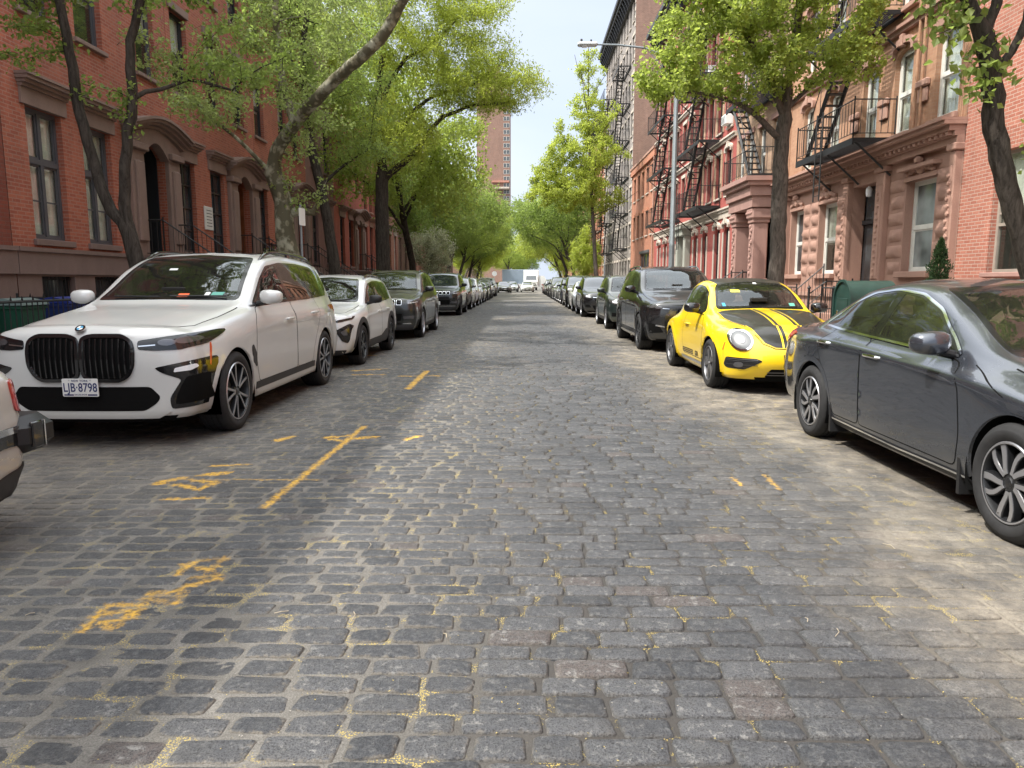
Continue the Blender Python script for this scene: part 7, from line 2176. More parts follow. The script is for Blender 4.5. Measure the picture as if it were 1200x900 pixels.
tree('street_tree', 'mottled pale plane tree with a thick trunk and a bare limb reaching over the street', 'tree', b,
     [(rel(b, [(-5.5, 17.8, .0), (-5.55, 17.8, 1.5), (-5.75, 17.8, 2.6), (-5.75, 17.8, 3.3), (-5.95, 17.7, 4.0)]), .30, .20, None),
      (rel(b, [(-5.95, 17.7, 4.0), (-5.75, 17.5, 4.5), (-5.1, 17.0, 5.05), (-4.0, 16.0, 5.65), (-3.1, 15.3, 6.05), (-2.5, 15.0, 6.65), (-2.06, 14.6, 7.2), (-1.5, 14.2, 8.6)]), .16, .085, 0),
      (rel(b, [(-5.2, 17.1, 4.98), (-5.5, 17.3, 5.8), (-5.65, 17.5, 7.0), (-5.7, 17.6, 8.6), (-5.4, 17.6, 10.2)]), .11, .05, 0),
      (rel(b, [(-5.95, 17.7, 3.9), (-6.5, 17.3, 4.6), (-7.2, 16.8, 5.2)]), .06, .03, 0), (rel(b, [(-5.7, 17.8, 2.9), (-5.35, 17.9, 3.15), (-5.1, 18.0, 3.1)]), .12, .09, 0)],
     relb(b, [((-6.9, 16.4, 5.9), (1.9, 2.0, 1.3), 130), ((-5.6, 16.9, 8.2), (2.6, 2.4, 1.9), 300), ((-3.2, 15.6, 8.2), (2.0, 2.0, 1.2), 120), ((-6.4, 15.0, 4.9), (.9, 1.3, .7), 30), ((-4.9, 17.5, 5.0), (1.1, 1.2, 1.0), 70), ((-5.0, 17.6, 3.9), (.7, .8, .5), 25)]),
     'plane', 'sage', 19000, .085, 5, group=GL, step=.24, di=1.3, dk=.4, spread=.09, clump=7)
b = (-5.85, 23.0, .13)
tree('street_tree', 'dark leaning trunk between the plane tree and the tall spreading tree on the left', 'tree', b,
     [(rel(b, [(-5.75, 23, 0), (-5.95, 23, 2.2), (-6.25, 23, 4.3), (-6.55, 23, 5.6), (-6.7, 23, 7.5), (-6.5, 23, 9.5)]), .22, .08, None), (rel(b, [(-6.25, 23, 4.4), (-5.6, 23.2, 5.0), (-4.9, 23.4, 5.5)]), .06, .03, 0)],
     relb(b, [((-6.4, 23, 8.6), (2.6, 2.4, 2.2), 320), ((-4.9, 23.5, 5.5), (1.2, 1.2, .9), 90), ((-5.2, 23, 7.2), (1.5, 1.5, 1.2), 100)]),
     'bark', 'mid', 22000, .075, 7, group=GL, step=.27, dk=.38, spread=.16, clump=4)
b = (-5.75, 30.0, .13)
tree('street_tree', 'tall spreading tree with feathery lime green foliage arching over the middle of the street', 'tree', b,
     [(rel(b, [(-5.75, 30, 0), (-5.72, 30, 3), (-5.7, 30, 5.7)]), .31, .25, None),
      (rel(b, [(-5.7, 30, 5.7), (-5.75, 30, 7), (-5.8, 30, 8.2), (-5.7, 30.2, 9.6), (-5.4, 30.3, 11.5), (-5.1, 30, 13.5)]), .20, .06, 0),
      (rel(b, [(-5.7, 30, 5.5), (-4.9, 30, 6.1), (-4.3, 29.9, 6.6), (-3.4, 29.8, 7.7), (-2.6, 29.8, 8.1), (-1.9, 29.7, 8.3), (-.6, 29.6, 8.35)]), .15, .035, 0),
      (rel(b, [(-5.72, 30, 6.6), (-5.0, 30.3, 7.4), (-4.2, 30.6, 8.5), (-3.2, 30.6, 9.0), (-2.0, 30.6, 9.3)]), .13, .035, 0),
      (rel(b, [(-5.8, 30, 8.1), (-5.2, 29.7, 9.2), (-4.5, 29.5, 10.0), (-3.4, 29.5, 10.6), (-2.6, 29.5, 11.4)]), .11, .035, 0),
      (rel(b, [(-5.8, 30, 8.0), (-6.5, 30, 9.3), (-7.2, 30, 10.5)]), .10, .04, 0)],
     relb(b, [((-3.6, 30, 11.6), (3.4, 3.2, 2.5), 560), ((-1.3, 29.8, 9.2), (2.4, 2.4, 1.2), 340), ((-5.0, 29.6, 7.2), (1.8, 1.8, 1.3), 130), ((-6.6, 30, 11.5), (2.4, 2.6, 2.6), 220), ((-4.4, 30, 14.2), (3.0, 3, 1.8), 240), ((-2.6, 30, 9.6), (2.2, 2.4, 1.4), 160)]),
     'bark', 'lime', 80000, .14, 9, group=GL, step=.28, dk=.38, di=1.4, spread=.17, clump=5, shape='narrow')
def street_kind(key, H, spreadr, bark, leaf, count, size, seed, lean=(0, 0), low=.32, **kw):
 lx, ly = lean
 sk = [([(0, 0, -.1), (.05, 0, H * .15), (lx * .4, ly * .4, H * .36)], .17, .14, None), ([(lx * .4, ly * .4, H * .36), (lx * .8, ly * .8, H * .6), (lx, ly, H * .85)], .11, .03, 0)]
 rg2 = random.Random(seed)
 for k in range(5):
  a = k * 1.26 + rg2.uniform(-.3, .3); q = spreadr * .6
  sk.append(([(lx * .4, ly * .4, H * (.30 + .035 * k)), (lx * .5 + math.cos(a) * q * .5, ly * .5 + math.sin(a) * q * .5, H * (.42 + .05 * k)), (lx + math.cos(a) * q, ly + math.sin(a) * q, H * (.5 + .06 * k))], .075, .025, 0))
 bl = [((lx, ly, H * .66), (spreadr, spreadr, H * .3), 420)]
 for k in range(6):
  a = rg2.uniform(0, 6.28); bl.append(((lx + math.cos(a) * spreadr * .7, ly + math.sin(a) * spreadr * .7, H * rg2.uniform(low + .1, .8)), (spreadr * .42, spreadr * .42, H * .11), 70))
 return dict(skel=sk, blobs=bl, bark=bark, leaf=leaf, count=count, size=size, seed=seed, key=key, step=.34, dk=.45, di=1.6, **kw)
K1 = street_kind('k1', 11.5, 4.3, 'bark', 'fresh', 32000, .14, 21, (2.2, 0), clump=4, spread=.22)
K2 = street_kind('k2', 10.0, 4.1, 'bark2', 'mid', 26000, .15, 22, (2.0, 0), clump=4, spread=.24)
K3 = street_kind('k3', 9.0, 3.8, 'bark2', 'lime', 30000, .15, 23, (1.6, 0), clump=4, spread=.24)
L = [(38.5, K1, 1.12, -1.9, 'lime leafed tree just behind the tall spreading tree on the left'), (46.5, K2, .95, 1.5, 'rounded mid green tree sixth from the camera on the left'),
     (56, K2, 1.0, 1.2, 'bushy mid green tree beyond the flowering bush on the left'), (66, K1, .85, .9, 'fresh green tree behind the bushy left-hand trees'), (78, K2, .95, 5.4, 'dense green tree near the round road sign'), (91, K3, .92, 1.0, 'bright lime tree at the far left end of the parked cars')]
for Y, K, sc, rz, lab in L:
 tree('street_tree', lab, 'tree', (-5.8, Y, .13), sc=sc, rz=rz, group=GL, **dict(K))
b = (-6.0, 44, .13)
tree('flowering_tree', 'small tree in cream blossom between parked cars and houses on the left', 'tree', b, [([(0, 0, 0), (.1, 0, 1.2), (.2, 0, 2)], .06, .05, None)], [((.5, 0, 3.3), (1.5, 1.4, 1.3), 260), ((1.0, -.3, 2.3), (1.0, 1, .7), 60)], 'bark2', 'bloom', 9000, .10, 31, spread=.14, step=.22, dk=.3)
b = (5.8, 16.9, .13)
tree('ginkgo_tree', 'straight trunked ginkgo behind the yellow car with a full fresh green crown', 'tree', b,
     [(rel(b, [(5.8, 16.9, 0), (5.8, 16.9, 2), (5.77, 16.9, 4.0), (5.8, 16.9, 5.0)]), .19, .155, None),
      (rel(b, [(5.8, 16.9, 5.0), (5.85, 16.9, 6), (6.0, 16.9, 7.2), (6.0, 16.9, 9)]), .13, .05, 0),
      (rel(b, [(5.75, 16.9, 4.55), (5.3, 16.8, 4.95), (4.9, 16.7, 5.2), (4.3, 16.6, 5.4), (3.7, 16.5, 5.5), (3.0, 16.4, 5.4)]), .085, .02, 0),
      (rel(b, [(5.8, 16.9, 5.0), (5.3, 16.7, 6.0), (4.6, 16.6, 7.0), (3.9, 16.5, 8.0)]), .08, .03, 0), (rel(b, [(5.8, 16.9, 5.2), (6.5, 16.8, 5.9), (7.2, 16.7, 6.6)]), .06, .025, 0)],
     relb(b, [((4.4, 16.5, 7.1), (1.9, 2.0, 1.7), 420), ((6.3, 16.9, 7.8), (1.8, 1.9, 1.7), 300), ((3.2, 16.4, 5.75), (1.0, 1.3, .55), 110), ((7.0, 16.4, 6.3), (1.0, 1.1, .8), 110), ((5.0, 16.4, 5.9), (1.2, 1.3, .6), 110), ((5.5, 16.5, 9.6), (2.2, 2.2, 1.2), 150)]),
     'bark2', 'fresh', 42000, .085, 11, group=GR, step=.2, dk=.32, di=1.1, spread=.085, clump=7, shape='fan')
b = (5.75, 8.2, .13)
tree('street_tree', 'nearest right tree, dark leaning trunk forking at the top right corner of the photo', 'tree', b,
     [(rel(b, [(5.85, 8.3, 0), (5.75, 8.3, 1.2), (5.45, 8.25, 2.05), (5.1, 8.2, 2.95), (5.0, 8.2, 3.5), (4.88, 8.2, 4.02)]), .125, .095, None),
      (rel(b, [(4.88, 8.2, 4.02), (4.63, 8.2, 4.45), (4.4, 8.2, 5.2), (4.4, 8.1, 6.2)]), .075, .04, 0),
      (rel(b, [(4.88, 8.2, 4.02), (4.98, 8.2, 4.4), (4.9, 8.3, 5.2), (5.0, 8.3, 6.4)]), .06, .035, 0),
      (rel(b, [(4.98, 8.2, 3.6), (5.2, 8.2, 3.9), (5.28, 8.15, 4.2), (5.2, 8.1, 4.7), (5.15, 8.1, 5.3)]), .05, .03, 0), (rel(b, [(5.28, 8.15, 4.1), (5.4, 8.1, 3.6), (5.5, 8.0, 3.0), (5.6, 8.0, 2.5)]), .035, .022, 0)],
     relb(b, [((4.5, 8.2, 5.9), (1.6, 1.4, .95), 200), ((5.9, 8.1, 6.0), (1.4, 1.4, .9), 170), ((4.45, 8.2, 4.15), (.45, .35, .35), 14), ((4.75, 8.1, 3.6), (.25, .25, .3), 6), ((5.5, 8.0, 2.75), (.3, .25, .25), 10), ((3.6, 8.4, 5.1), (.8, .6, .35), 30)]),
     'bark', 'mid', 11000, .105, 13, group=GR, step=.16, dk=.26, di=1.0, spread=.10, clump=3, minr=.003)
b = (5.9, 58, .13)
tree('ginkgo_tree', 'tall pointed open tree with thin leafy shoots in front of the grey tenement', 'tree', b,
     [(rel(b, [(5.9, 58, 0), (5.6, 58, 4), (5.3, 58, 8), (5.0, 58, 13), (4.9, 58, 19)]), .2, .03, None)] +
     [(rel(b, [(5.3 - .05 * k, 58, 6.5 + k * 1.05), (5.3 - .05 * k + math.cos(k * 2.4) * (3.6 - k * .28) * .5, 58 + math.sin(k * 2.4) * 1.6, 7.2 + k * 1.1), (5.1 + math.cos(k * 2.4) * (3.8 - k * .28), 58 + math.sin(k * 2.4) * 2.6, 8.4 + k * 1.15)]), .05, .015, 0) for k in range(10)],
     relb(b, [((3.8, 58, 8.2), (3.9, 2.8, 1.5), 300), ((2.6, 58, 9.6), (2.4, 2.2, 1.4), 150), ((4.7, 58, 11.2), (3.5, 2.6, 1.6), 220), ((4.9, 58, 14), (2.2, 2, 1.6), 110), ((4.9, 58, 17), (1.1, 1.1, 2.0), 50)]),
     'bark2', 'lime', 40000, .15, 15, group=GR, step=.32, dk=.42, di=1.4, spread=.10, clump=5, up=.5)
b = (5.6, 66, .13)
tree('small_tree', 'small bright lime green tree among the far right parked cars', 'tree', b, [([(0, 0, 0), (0, 0, 1), (0, 0, 3)], .06, .04, None)], [((0, 0, 3.4), (1.55, 1.5, 2.2), 330), ((0, 0, 5.6), (.7, .7, .8), 60)], 'bark2', 'lime', 15000, .12, 17, group=GR, spread=.13, step=.25, dk=.33)
Rr = [(80, K2, 1.25, 3.4, 'broad green tree overhanging the far right cars'), (93, K1, 1.15, 2.6, 'large fresh green tree behind the small bright tree'), (108, K3, 1.25, 3.0, 'pale lime tree at the far right end of the street')]
for Y, K, sc, rz, lab in Rr: tree('street_tree', lab, 'tree', (5.6, Y, .13), sc=sc, rz=rz, group=GR, **dict(K))
F_ = [(-9, 112, K2, 1.1, 0), (-3.5, 148, K1, 1.0, 1), (-12, 150, K3, 1.2, 2), (2.5, 160, K2, .95, 3), (8, 140, K1, 1.25, 4), (-7.5, 128, K3, 1.0, 5), (15, 165, K2, 1.4, 1.2), (-20, 160, K1, 1.3, .3), (0, 185, K3, 1.15, 2.2), (7, 126, K3, 1.0, .9), (11.5, 110, K2, 1.1, 4.4)]
fl = ['dark green tree across the crossing on the left', 'fresh green tree closing the street straight ahead', 'lime tree behind the left side of the crossing', 'mid green tree closing the street behind the white truck', 'tall fresh green tree beyond the crossing on the right', 'pale lime tree left of the white truck', 'wide green tree far behind the right-hand tenements', 'fresh green tree far behind the left-hand houses', 'farthest lime tree in the gap of the street', 'lime tree right of the white truck', 'mid green tree beside the farthest right tenement']
for (x, y, K, sc, rz), lab in zip(F_, fl): tree('background_tree', lab, 'tree', (x, y, .0), sc=sc, rz=rz, group='trees closing the end of the street', **dict(K))
# ================================================================ parked cars
GCL, GCR = 'cars parked along the left kerb', 'cars parked along the right kerb'
ZL = .0
P_ = dict(
 pearl=paint_mat('paint_pearl_white', (.56, .57, .56), .0, .28, .35, dustcol=(.52, .51, .44)), white=paint_mat('paint_white', (.66, .67, .67), 0, .28, .25, dustcol=(.55, .53, .45)),
 graphite=paint_mat('paint_graphite', (.072, .08, .098), .7, .26, .10, .03), yellow=paint_mat('paint_yellow', (.83, .57, .012), 0, .3, .12, dustcol=(.62, .47, .08)),
 beetleblack=paint_mat('paint_satin_black', (.008, .008, .008), 0, .35, .22, dustcol=(.12, .115, .08), coat=.5), black=paint_mat('paint_black', (.008, .008, .009), 0, .25, .22, dustcol=(.15, .15, .12)),
 darkgrey=paint_mat('paint_dark_grey', (.035, .038, .042), .6, .28, .3), charcoal=paint_mat('paint_charcoal', (.022, .025, .026), .4, .28, .3), silver=paint_mat('paint_silver', (.42, .43, .44), .8, .3, .2),
 green=paint_mat('paint_dark_green', (.02, .03, .028), .4, .28, .3), navy=paint_mat('paint_navy', (.012, .018, .035), .3, .28, .25), maroon=paint_mat('paint_maroon', (.25, .03, .03), .3, .3, .2), greysil=paint_mat('paint_warm_grey', (.20, .20, .19), .7, .3, .25), offwhite=paint_mat('paint_champagne_white', (.50, .49, .46), .2, .26, .25, dustcol=(.5, .47, .4)),
)
def car_root(name, x, y, label, cat, group=None, rz=0.0):
 e = empty(name, (x, y, 0.012), rz); tag(e, label, cat, group); return e
e = car_root('parked_suv', -3.72, 6.0, 'large pearl white SUV with a big black twin oval grille', 'car', GCL)
large_suv(e, P_['pearl'])
big = e
for x, z, w_, h_, mt in ((.13, 1.262, .12, .045, 'sticko'), (.10, 1.258, .05, .03, 'stick'), (.50, 1.30, .13, .035, 'stickg'), (.42, 1.30, .05, .03, 'stick'), (-.16, 1.56, .09, .022, 'stick')):
 pass
e = car_root('parked_suv', -3.64, 11.62, 'compact white SUV with black wheel arches behind the pearl white one', 'car', GCL)
medium_suv(e, P_['white'], style='trax', sx=.97, sy=.966, sz=.935, clad=True, R_=.35)
e = car_root('parked_suv', -3.52, 17.72, 'dark grey SUV with a seven slot grille and chrome strip', 'car', GCL)
medium_suv(e, P_['charcoal'], style='jeep', sx=1.045, sy=1.05, sz=1.05, R_=.385, box=True, wheel='twin')
e = car_root('parked_sedan', -3.62, -.74, 'champagne white car at the left edge, rear corner with a slim red lamp', 'car', GCL)
c = sedan(e, P_['offwhite'], strip=True, wheel='multi')
for v in 'LR':
 c.part('bumper_strip', v, [(3.98, .615), (4.75, .60), (4.75, .635), (3.98, .65)], M['chrome'], off=.012, depth=.015)
 c.part('bumper_band', v, [(3.98, .55), (4.78, .53), (4.78, .60), (3.98, .614)], M['gloss'], off=.008, depth=.01)
 c.part('lower_valance', v, [(4.06, .2), (4.82, .2), (4.80, .42), (4.3, .36), (4.12, .3)], M['clad'], off=.014, depth=.02)
 c.part('side_lamp', v, rounded([(4.64, .72), (4.74, .70), (4.74, .84), (4.68, .90), (4.64, .88)], .03, 3), M['red'], off=.010, depth=.01)
for sx in (1, -1):
 m = MB(); m.bbox(sx * .68 - .19, sx * .68 + .19, 4.60, 4.93, .47, .68, M['black'], .06); g_ = m.build('bumper_guard', e)
 m = MB(); m.bbox(sx * .868 - .012, sx * .868 + .012, 4.68, 4.77, .50, .65, M['gloss'], .006); m.box(sx * .88 - .004, sx * .88 + .004, 4.772, 4.782, .50, .65, M['chrome']); m.build('reflector', g_)
me = text_mesh('er', .07, M['gloss'], .004); me.transform(Matrix.Rotation(PI / 2, 4, 'X')); me.transform(Matrix.Rotation(PI / 2, 4, 'Z'))
h = c.pt('L', 4.32, .48, .006); link('lettering', me, e, (float(h[0]), 4.32, .48))
e = car_root('parked_sedan', 3.55, 2.92, 'dark graphite sedan nearest the camera on the right', 'car', GCR)
sedan(e, P_['graphite'])
e = car_root('parked_hatchback', 3.38, 8.94, 'yellow rounded two-door car with black bonnet stripes and black roof', 'car', GCR)
beetle(e, P_['yellow'], P_['beetleblack'])
e = car_root('parked_suv', 3.40, 14.5, 'black SUV with twin oval grille behind the yellow car', 'car', GCR)
large_suv(e, P_['black'], style='x5', wheel='ydark')
e = car_root('parked_suv', 3.36, 21.25, 'small dark green grey SUV with chrome rimmed wheels behind the black SUV', 'car', GCR)
medium_suv(e, P_['green'], style='cross', sx=.95, sy=.93, sz=.98, R_=.35, wheel='twin')
def recolor(o, old, new):
 for s_ in o.material_slots:
  if s_.material is old: s_.link = 'OBJECT'; s_.material = new
 for ch in o.children: recolor(ch, old, new)
PAINTED = P_['silver']
holder = []
def proto(fn):
 e = empty('parked_car', (0, 0, 0)); fn(e); return e
prot = dict(
 sedan=proto(lambda e: sedan(e, PAINTED, low=True, wheel='multi')),
 suv=proto(lambda e: medium_suv(e, PAINTED, low=True, style='cross', wheel='twin')),
 box=proto(lambda e: medium_suv(e, PAINTED, low=True, style='jeep', box=True, sx=1.03, sy=1.08, sz=1.09, R_=.39, clad=True)),
 big=proto(lambda e: large_suv(e, PAINTED, low=True, style='x5', wheel='ydark')))
hw = dict(sedan=.925, suv=.94, box=.97, big=1.0)
used = set()
def far_car(kind, side, y, paint, label, x=None, rz=0.0):
 src = prot[kind]
 if kind in used: c_ = copy_tree(src)
 else: c_ = src; used.add(kind)
 nm = {'sedan': 'parked_sedan', 'suv': 'parked_suv', 'box': 'parked_suv', 'big': 'parked_suv'}[kind]
 c_.name = nm
 X = x if x is not None else (-(2.62 + hw[kind]) if side < 0 else 2.32 + hw[kind])
 c_.location = (X, y, .012); c_.rotation_euler = (0, 0, rz)
 tag(c_, label, 'car', GCL if side < 0 else GCR if side > 0 else 'cars crossing at the end of the street')
 return c_, paint
jobs = []
for a in [('box', -1, 30.2, 'black', 'tall black SUV with slotted grille behind a gap on the left'),
          ('suv', -1, 36.6, 'greysil', 'warm grey SUV directly behind the tall black one on the left'),
          ('suv', -1, 42.6, 'white', 'white SUV fifth in the left row after the gap'),
          ('sedan', -1, 48.4, 'silver', 'silver sedan behind the far white SUV on the left'),
          ('sedan', -1, 54.2, 'black', 'black sedan between the silver sedan and a dark SUV on the left'),
          ('suv', -1, 60.2, 'charcoal', 'charcoal SUV near the far end of the left row'),
          ('box', -1, 69.5, 'white', 'boxy white SUV last in the left row'),
          ('suv', 1, 28.7, 'black', 'black SUV with chrome wing grille behind the small green grey one'),
          ('sedan', 1, 34.2, 'white', 'white sedan mostly hidden behind the black SUV on the right'),
          ('big', 1, 39.6, 'black', 'glossy black SUV behind the hidden white sedan on the right'),
          ('suv', 1, 45.4, 'navy', 'navy SUV in the middle of the far right row'),
          ('sedan', 1, 51.0, 'silver', 'silver sedan in front of the navy SUV in the far right row'),
          ('sedan', 1, 56.6, 'greysil', 'warm grey sedan behind the silver one in the far right row'),
          ('box', 1, 62.2, 'darkgrey', 'tall dark grey SUV beside the small bright tree'),
          ('suv', 1, 68.2, 'charcoal', 'charcoal SUV just past the small bright tree'),
          ('sedan', 1, 74.0, 'black', 'black sedan far down the right row'),
          ('suv', 1, 79.8, 'silver', 'silver SUV far down the right row'),
          ('sedan', 1, 85.8, 'maroon', 'maroon sedan at the far end of the right row')]:
 jobs.append(far_car(a[0], a[1], a[2], P_[a[3]], a[4]))
jobs.append(far_car('sedan', 0, 93.5, P_['greysil'], 'grey sedan facing the camera at the left end of the paved road', x=-2.3, rz=.12))
jobs.append(far_car('sedan', 0, 97.5, P_['white'], 'white sedan facing the camera in the middle of the far road', x=.55))
jobs.append(far_car('suv', 0, 104, P_['charcoal'], 'dark SUV crossing between the grey and the white sedans', x=-1.1, rz=.9))
jobs.append(far_car('sedan', 0, 101, P_['silver'], 'silver sedan just left of the far white sedan', x=-.9 - 1.6 + 1.0, rz=.05))
for c_, pt_ in jobs: recolor(c_, PAINTED, pt_)
jobs[-2][0].location.y = 110; jobs[-2][0].location.x = -3.4
e = empty('box_truck', (1.3, 118, 0)); tag(e, 'white box truck behind the far white sedan', 'truck')
m = MB(); m.bbox(-1.25, 1.25, 2.1, 7.2, .95, 3.3, flat('truck_box_white', (.7, .7, .7), .4), .04); m.build('cargo_box', e)
m = MB(); W_ = P_['white']; m.prism([(.1, .55), (2.05, .55), (2.05, 2.45), (.95, 2.45), (.55, 1.65), (.12, 1.45)], 'x', -1.0, 1.0, W_); cb = m.build('cab', e)
m = MB(); m.add([(-.88, .555, 1.68), (.88, .555, 1.68), (.82, .90, 2.38), (-.82, .90, 2.38)], [(0, 1, 2, 3)], M['farglass']); m.build('windscreen', cb, recalc=False)
m = MB(); m.bbox(-.7, .7, .06, .13, .8, 1.15, M['dark'], .01); m.build('grille', cb)
for sx in (-1, 1):
 m = MB(); m.bbox(sx * .84 - .12, sx * .84 + .12, .06, .12, .85, 1.1, M['lampwhite'], .02); m.build('headlight', cb)
 for y in (.95, 5.7):
  m = MB(); m.lathe([(.2, -.12), (.42, -.12), (.45, -.08), (.45, .08), (.42, .12), (.2, .12)], M['rubber'], 20, 'x', (sx * .85, y, .45)); m.lathe([(.001, sx * .1), (.22, sx * .12)], M['rimgrey'], 16, 'x', (sx * .85, y, .45)); m.build('wheel', e)
m = MB(); m.box(-.95, .95, .6, 7.1, .6, .95, M['dark']); m.build('chassis', e)
e = empty('box_truck', (4.6, 128, 0), R(88)); tag(e, 'pale blue grey box truck standing sideways behind the white truck', 'truck')
m = MB(); m.bbox(-1.25, 1.25, 2.1, 8.2, .95, 3.5, flat('truck_box_blue', (.2, .25, .31), .4), .04); m.build('cargo_box', e)
m = MB(); m.prism([(.1, .55), (2.05, .55), (2.05, 2.45), (.95, 2.45), (.55, 1.65), (.12, 1.45)], 'x', -1.0, 1.0, W_); m.build('cab', e)
for sx in (-1, 1):
 for y in (.95, 5.7):
  m = MB(); m.lathe([(.2, -.12), (.42, -.12), (.45, -.08), (.45, .08), (.42, .12), (.2, .12)], M['rubber'], 20, 'x', (sx * .85, y, .45)); m.build('wheel', e)
def on_screen(root, x, z, w_, h_, mat, name, y):
 pass
# ================================================================ street furniture
G_ = flat('galvanised_steel', (.22, .245, .26), .5, metal=.4, vary=.12, scale=4)
e = empty('street_lamp', (5.12, 25.5, .13)); tag(e, 'tall galvanised street lamp with a long curved arm over the road', 'street lamp')
m = MB(); m.lathe([(.001, 0), (.22, 0), (.22, .05), (.19, .08), (.15, .12), (.15, 1.0), (.13, 1.06), (.105, 1.1), (.105, 1.2), (.10, 2.5), (.102, 2.52), (.102, 2.58), (.095, 2.6), (.07, 8.2), (.001, 8.22)], G_, 8, 'z'); m.build('pole', e)
m = MB(); m.tube([(0, 0, 7.9), (-.05, 0, 8.3), (-.4, 0, 8.75), (-1.1, 0, 9.0), (-2.0, 0, 9.1), (-2.75, 0, 9.12)], [.045, .045, .04, .036, .032, .03], G_, 8); m.tube([(0, 0, 7.5), (-.5, 0, 8.4), (-1.0, 0, 8.96)], .016, G_, 6); m.build('arm', e)
m = MB(); m.bbox(-.33, .33, -.13, .13, -.06, .06, flat('lamp_head_grey', (.5, .52, .53), .4), .04); hd = m.build('lamp_head', e, (-3.0, 0, 9.12))
m = MB(); m.lathe([(.001, -.03), (.10, -.025), (.12, 0)], M['lampwhite'], 14, 'z', (-.1, 0, -.06)); m.build('lens', hd)
m = MB(); m.lathe([(.001, .12), (.035, .11), (.04, 0)], M['clad'], 10, 'z', (-.2, 0, .06)); m.lathe([(.001, .1), (.03, .09), (.03, 0)], M['clad'], 10, 'z', (.12, 0, .06)); m.build('sensor', hd)
MG = flat('mailbox_green', (.012, .042, .034), .45, coat=.15, vary=.2, scale=5)
e = empty('mail_box', (5.4, 11.6, .135)); tag(e, 'dark green round-topped mail storage box behind the graphite sedan', 'mail box')
m = MB(); prof = [(-.29, .16), (.29, .16)] + [(.29 * math.cos(t), 1.03 + .29 * math.sin(t)) for t in np.linspace(0, PI, 17)]
m.prism(prof, 'x', -.36, .36, MG); bd = m.build('body', e, sharp=30)
m = MB(); rim = [(.31 * math.cos(t), 1.03 + .31 * math.sin(t)) for t in np.linspace(-.0, PI, 17)]; inn = [(.27 * math.cos(t), 1.03 + .27 * math.sin(t)) for t in np.linspace(0, PI, 17)][::-1]
m.prism([(.31, .16)] + rim + [(-.31, .16), (-.27, .16)] + inn[::1] + [(.27, .16)], 'x', -.385, -.355, MG); m.bbox(-.372, -.36, -.20, .20, .35, 1.05, MG, .01); m.build('door', bd)
m = MB(); m.bbox(-.385, -.36, .12, .16, .75, .85, M['chrome'], .004); m.build('lock', bd)
for sx in (-1, 1):
 for sy in (-1, 1): m = MB(); m.box(sx * .30 - .03, sx * .30 + .03, sy * .24 - .03, sy * .24 + .03, 0, .16, MG); m.build('leg', e)
e = empty('conifer', (8.45, 15.05, .13)); tag(e, 'small dark green conical evergreen before the tenement window', 'shrub')
m = MB(); m.lathe([(.001, 0), (.2, 0), (.27, .42), (.29, .42), (.29, .47), (.24, .47), (.22, .40), (.001, .40)], flat('pot_terracotta', (.3, .13, .08), .8, vary=.2), 20, 'z'); m.build('pot', e)
m = MB(); m.tube([(0, 0, .35), (.02, 0, 1.2), (0, 0, 2.0)], [.03, .022, .008], T['bark'], 6); m.build('stem', e)
rg3 = np.random.default_rng(4); n = 9000
hgt = rg3.random(n) ** 1.35; rr_ = (.42 * (1 - hgt) ** .72 + .02) * (.86 + .3 * np.sin(hgt * 31) * .5) ; an = rg3.uniform(0, 6.283, n); lob = 1 + .22 * np.sin(an * 4 + hgt * 23)
rad_ = rr_ * lob * rg3.random(n) ** .35; c0 = np.stack([rad_ * np.cos(an), rad_ * np.sin(an), .50 + hgt * 1.66 + rg3.normal(0, .02, n)], -1)
ax = np.stack([np.cos(an) * .6, np.sin(an) * .6, np.full(n, .9)], -1) + rg3.normal(0, .35, (n, 3)); ax /= np.linalg.norm(ax, axis=1, keepdims=True)
sd_ = np.cross(ax, rg3.normal(size=(n, 3))); sd_ /= np.linalg.norm(sd_, axis=1, keepdims=True); L_ = rg3.uniform(.03, .07, (n, 1))
V = np.stack([c0 - ax * L_ * .4, c0 - sd_ * .011, c0 + ax * L_ * .6, c0 + sd_ * .011], 1).reshape(-1, 3)
link('foliage', np_mesh('foliage', V, np.arange(n)[:, None] * 4 + np.arange(4), [T['dark']], smooth=False, attrs={'tone': ('POINT', np.repeat(rg3.random(n), 4))}), e)
def bin_(x, y, col, lidcol, label, rz=0):
 e = empty('wheeled_bin', (x, y, .136), rz); tag(e, label, 'bin', 'wheeled bins behind the left fence')
 mt = flat('bin_plastic', col, .5, vary=.15, scale=4)
 m = MB(); a, b2, h = .24, .30, .94
 vs = [(-a, -a, .05), (a, -a, .05), (a, a, .05), (-a, a, .05), (-b2, -b2, h), (b2, -b2, h), (b2, b2, h), (-b2, b2, h)]
 m.add(vs, [(3, 2, 1, 0), (0, 1, 5, 4), (1, 2, 6, 5), (2, 3, 7, 6), (3, 0, 4, 7)], mt); m.bbox(-b2 - .02, b2 + .02, -b2 - .02, b2 + .02, h - .06, h - .01, mt, .01)
 for k in (-1, 0, 1): m.box(b2 - .05, b2 - .012, k * .15 - .02, k * .15 + .02, .2, .85, mt)
 m.build('bin_body', e)
 m = MB(); m.prism([(-b2 - .03, h), (b2 + .04, h), (b2 + .03, h + .05), (.05, h + .11), (-b2 - .02, h + .05)], 'y', -b2 - .03, b2 + .03, flat('bin_lid', lidcol, .5)); m.build('lid', e)
 for s_ in (-1, 1):
  m = MB(); m.lathe([(.001, -.03), (.09, -.03), (.1, 0), (.09, .03), (.001, .03)], M['rubber'], 14, 'y', (-.24, s_ * .24, .10)); m.build('wheel', e)
bin_(-8.0, 11.35, (.01, .06, .035), (.16, .22, .21), 'green wheeled bin with a pale lid behind the left fence')
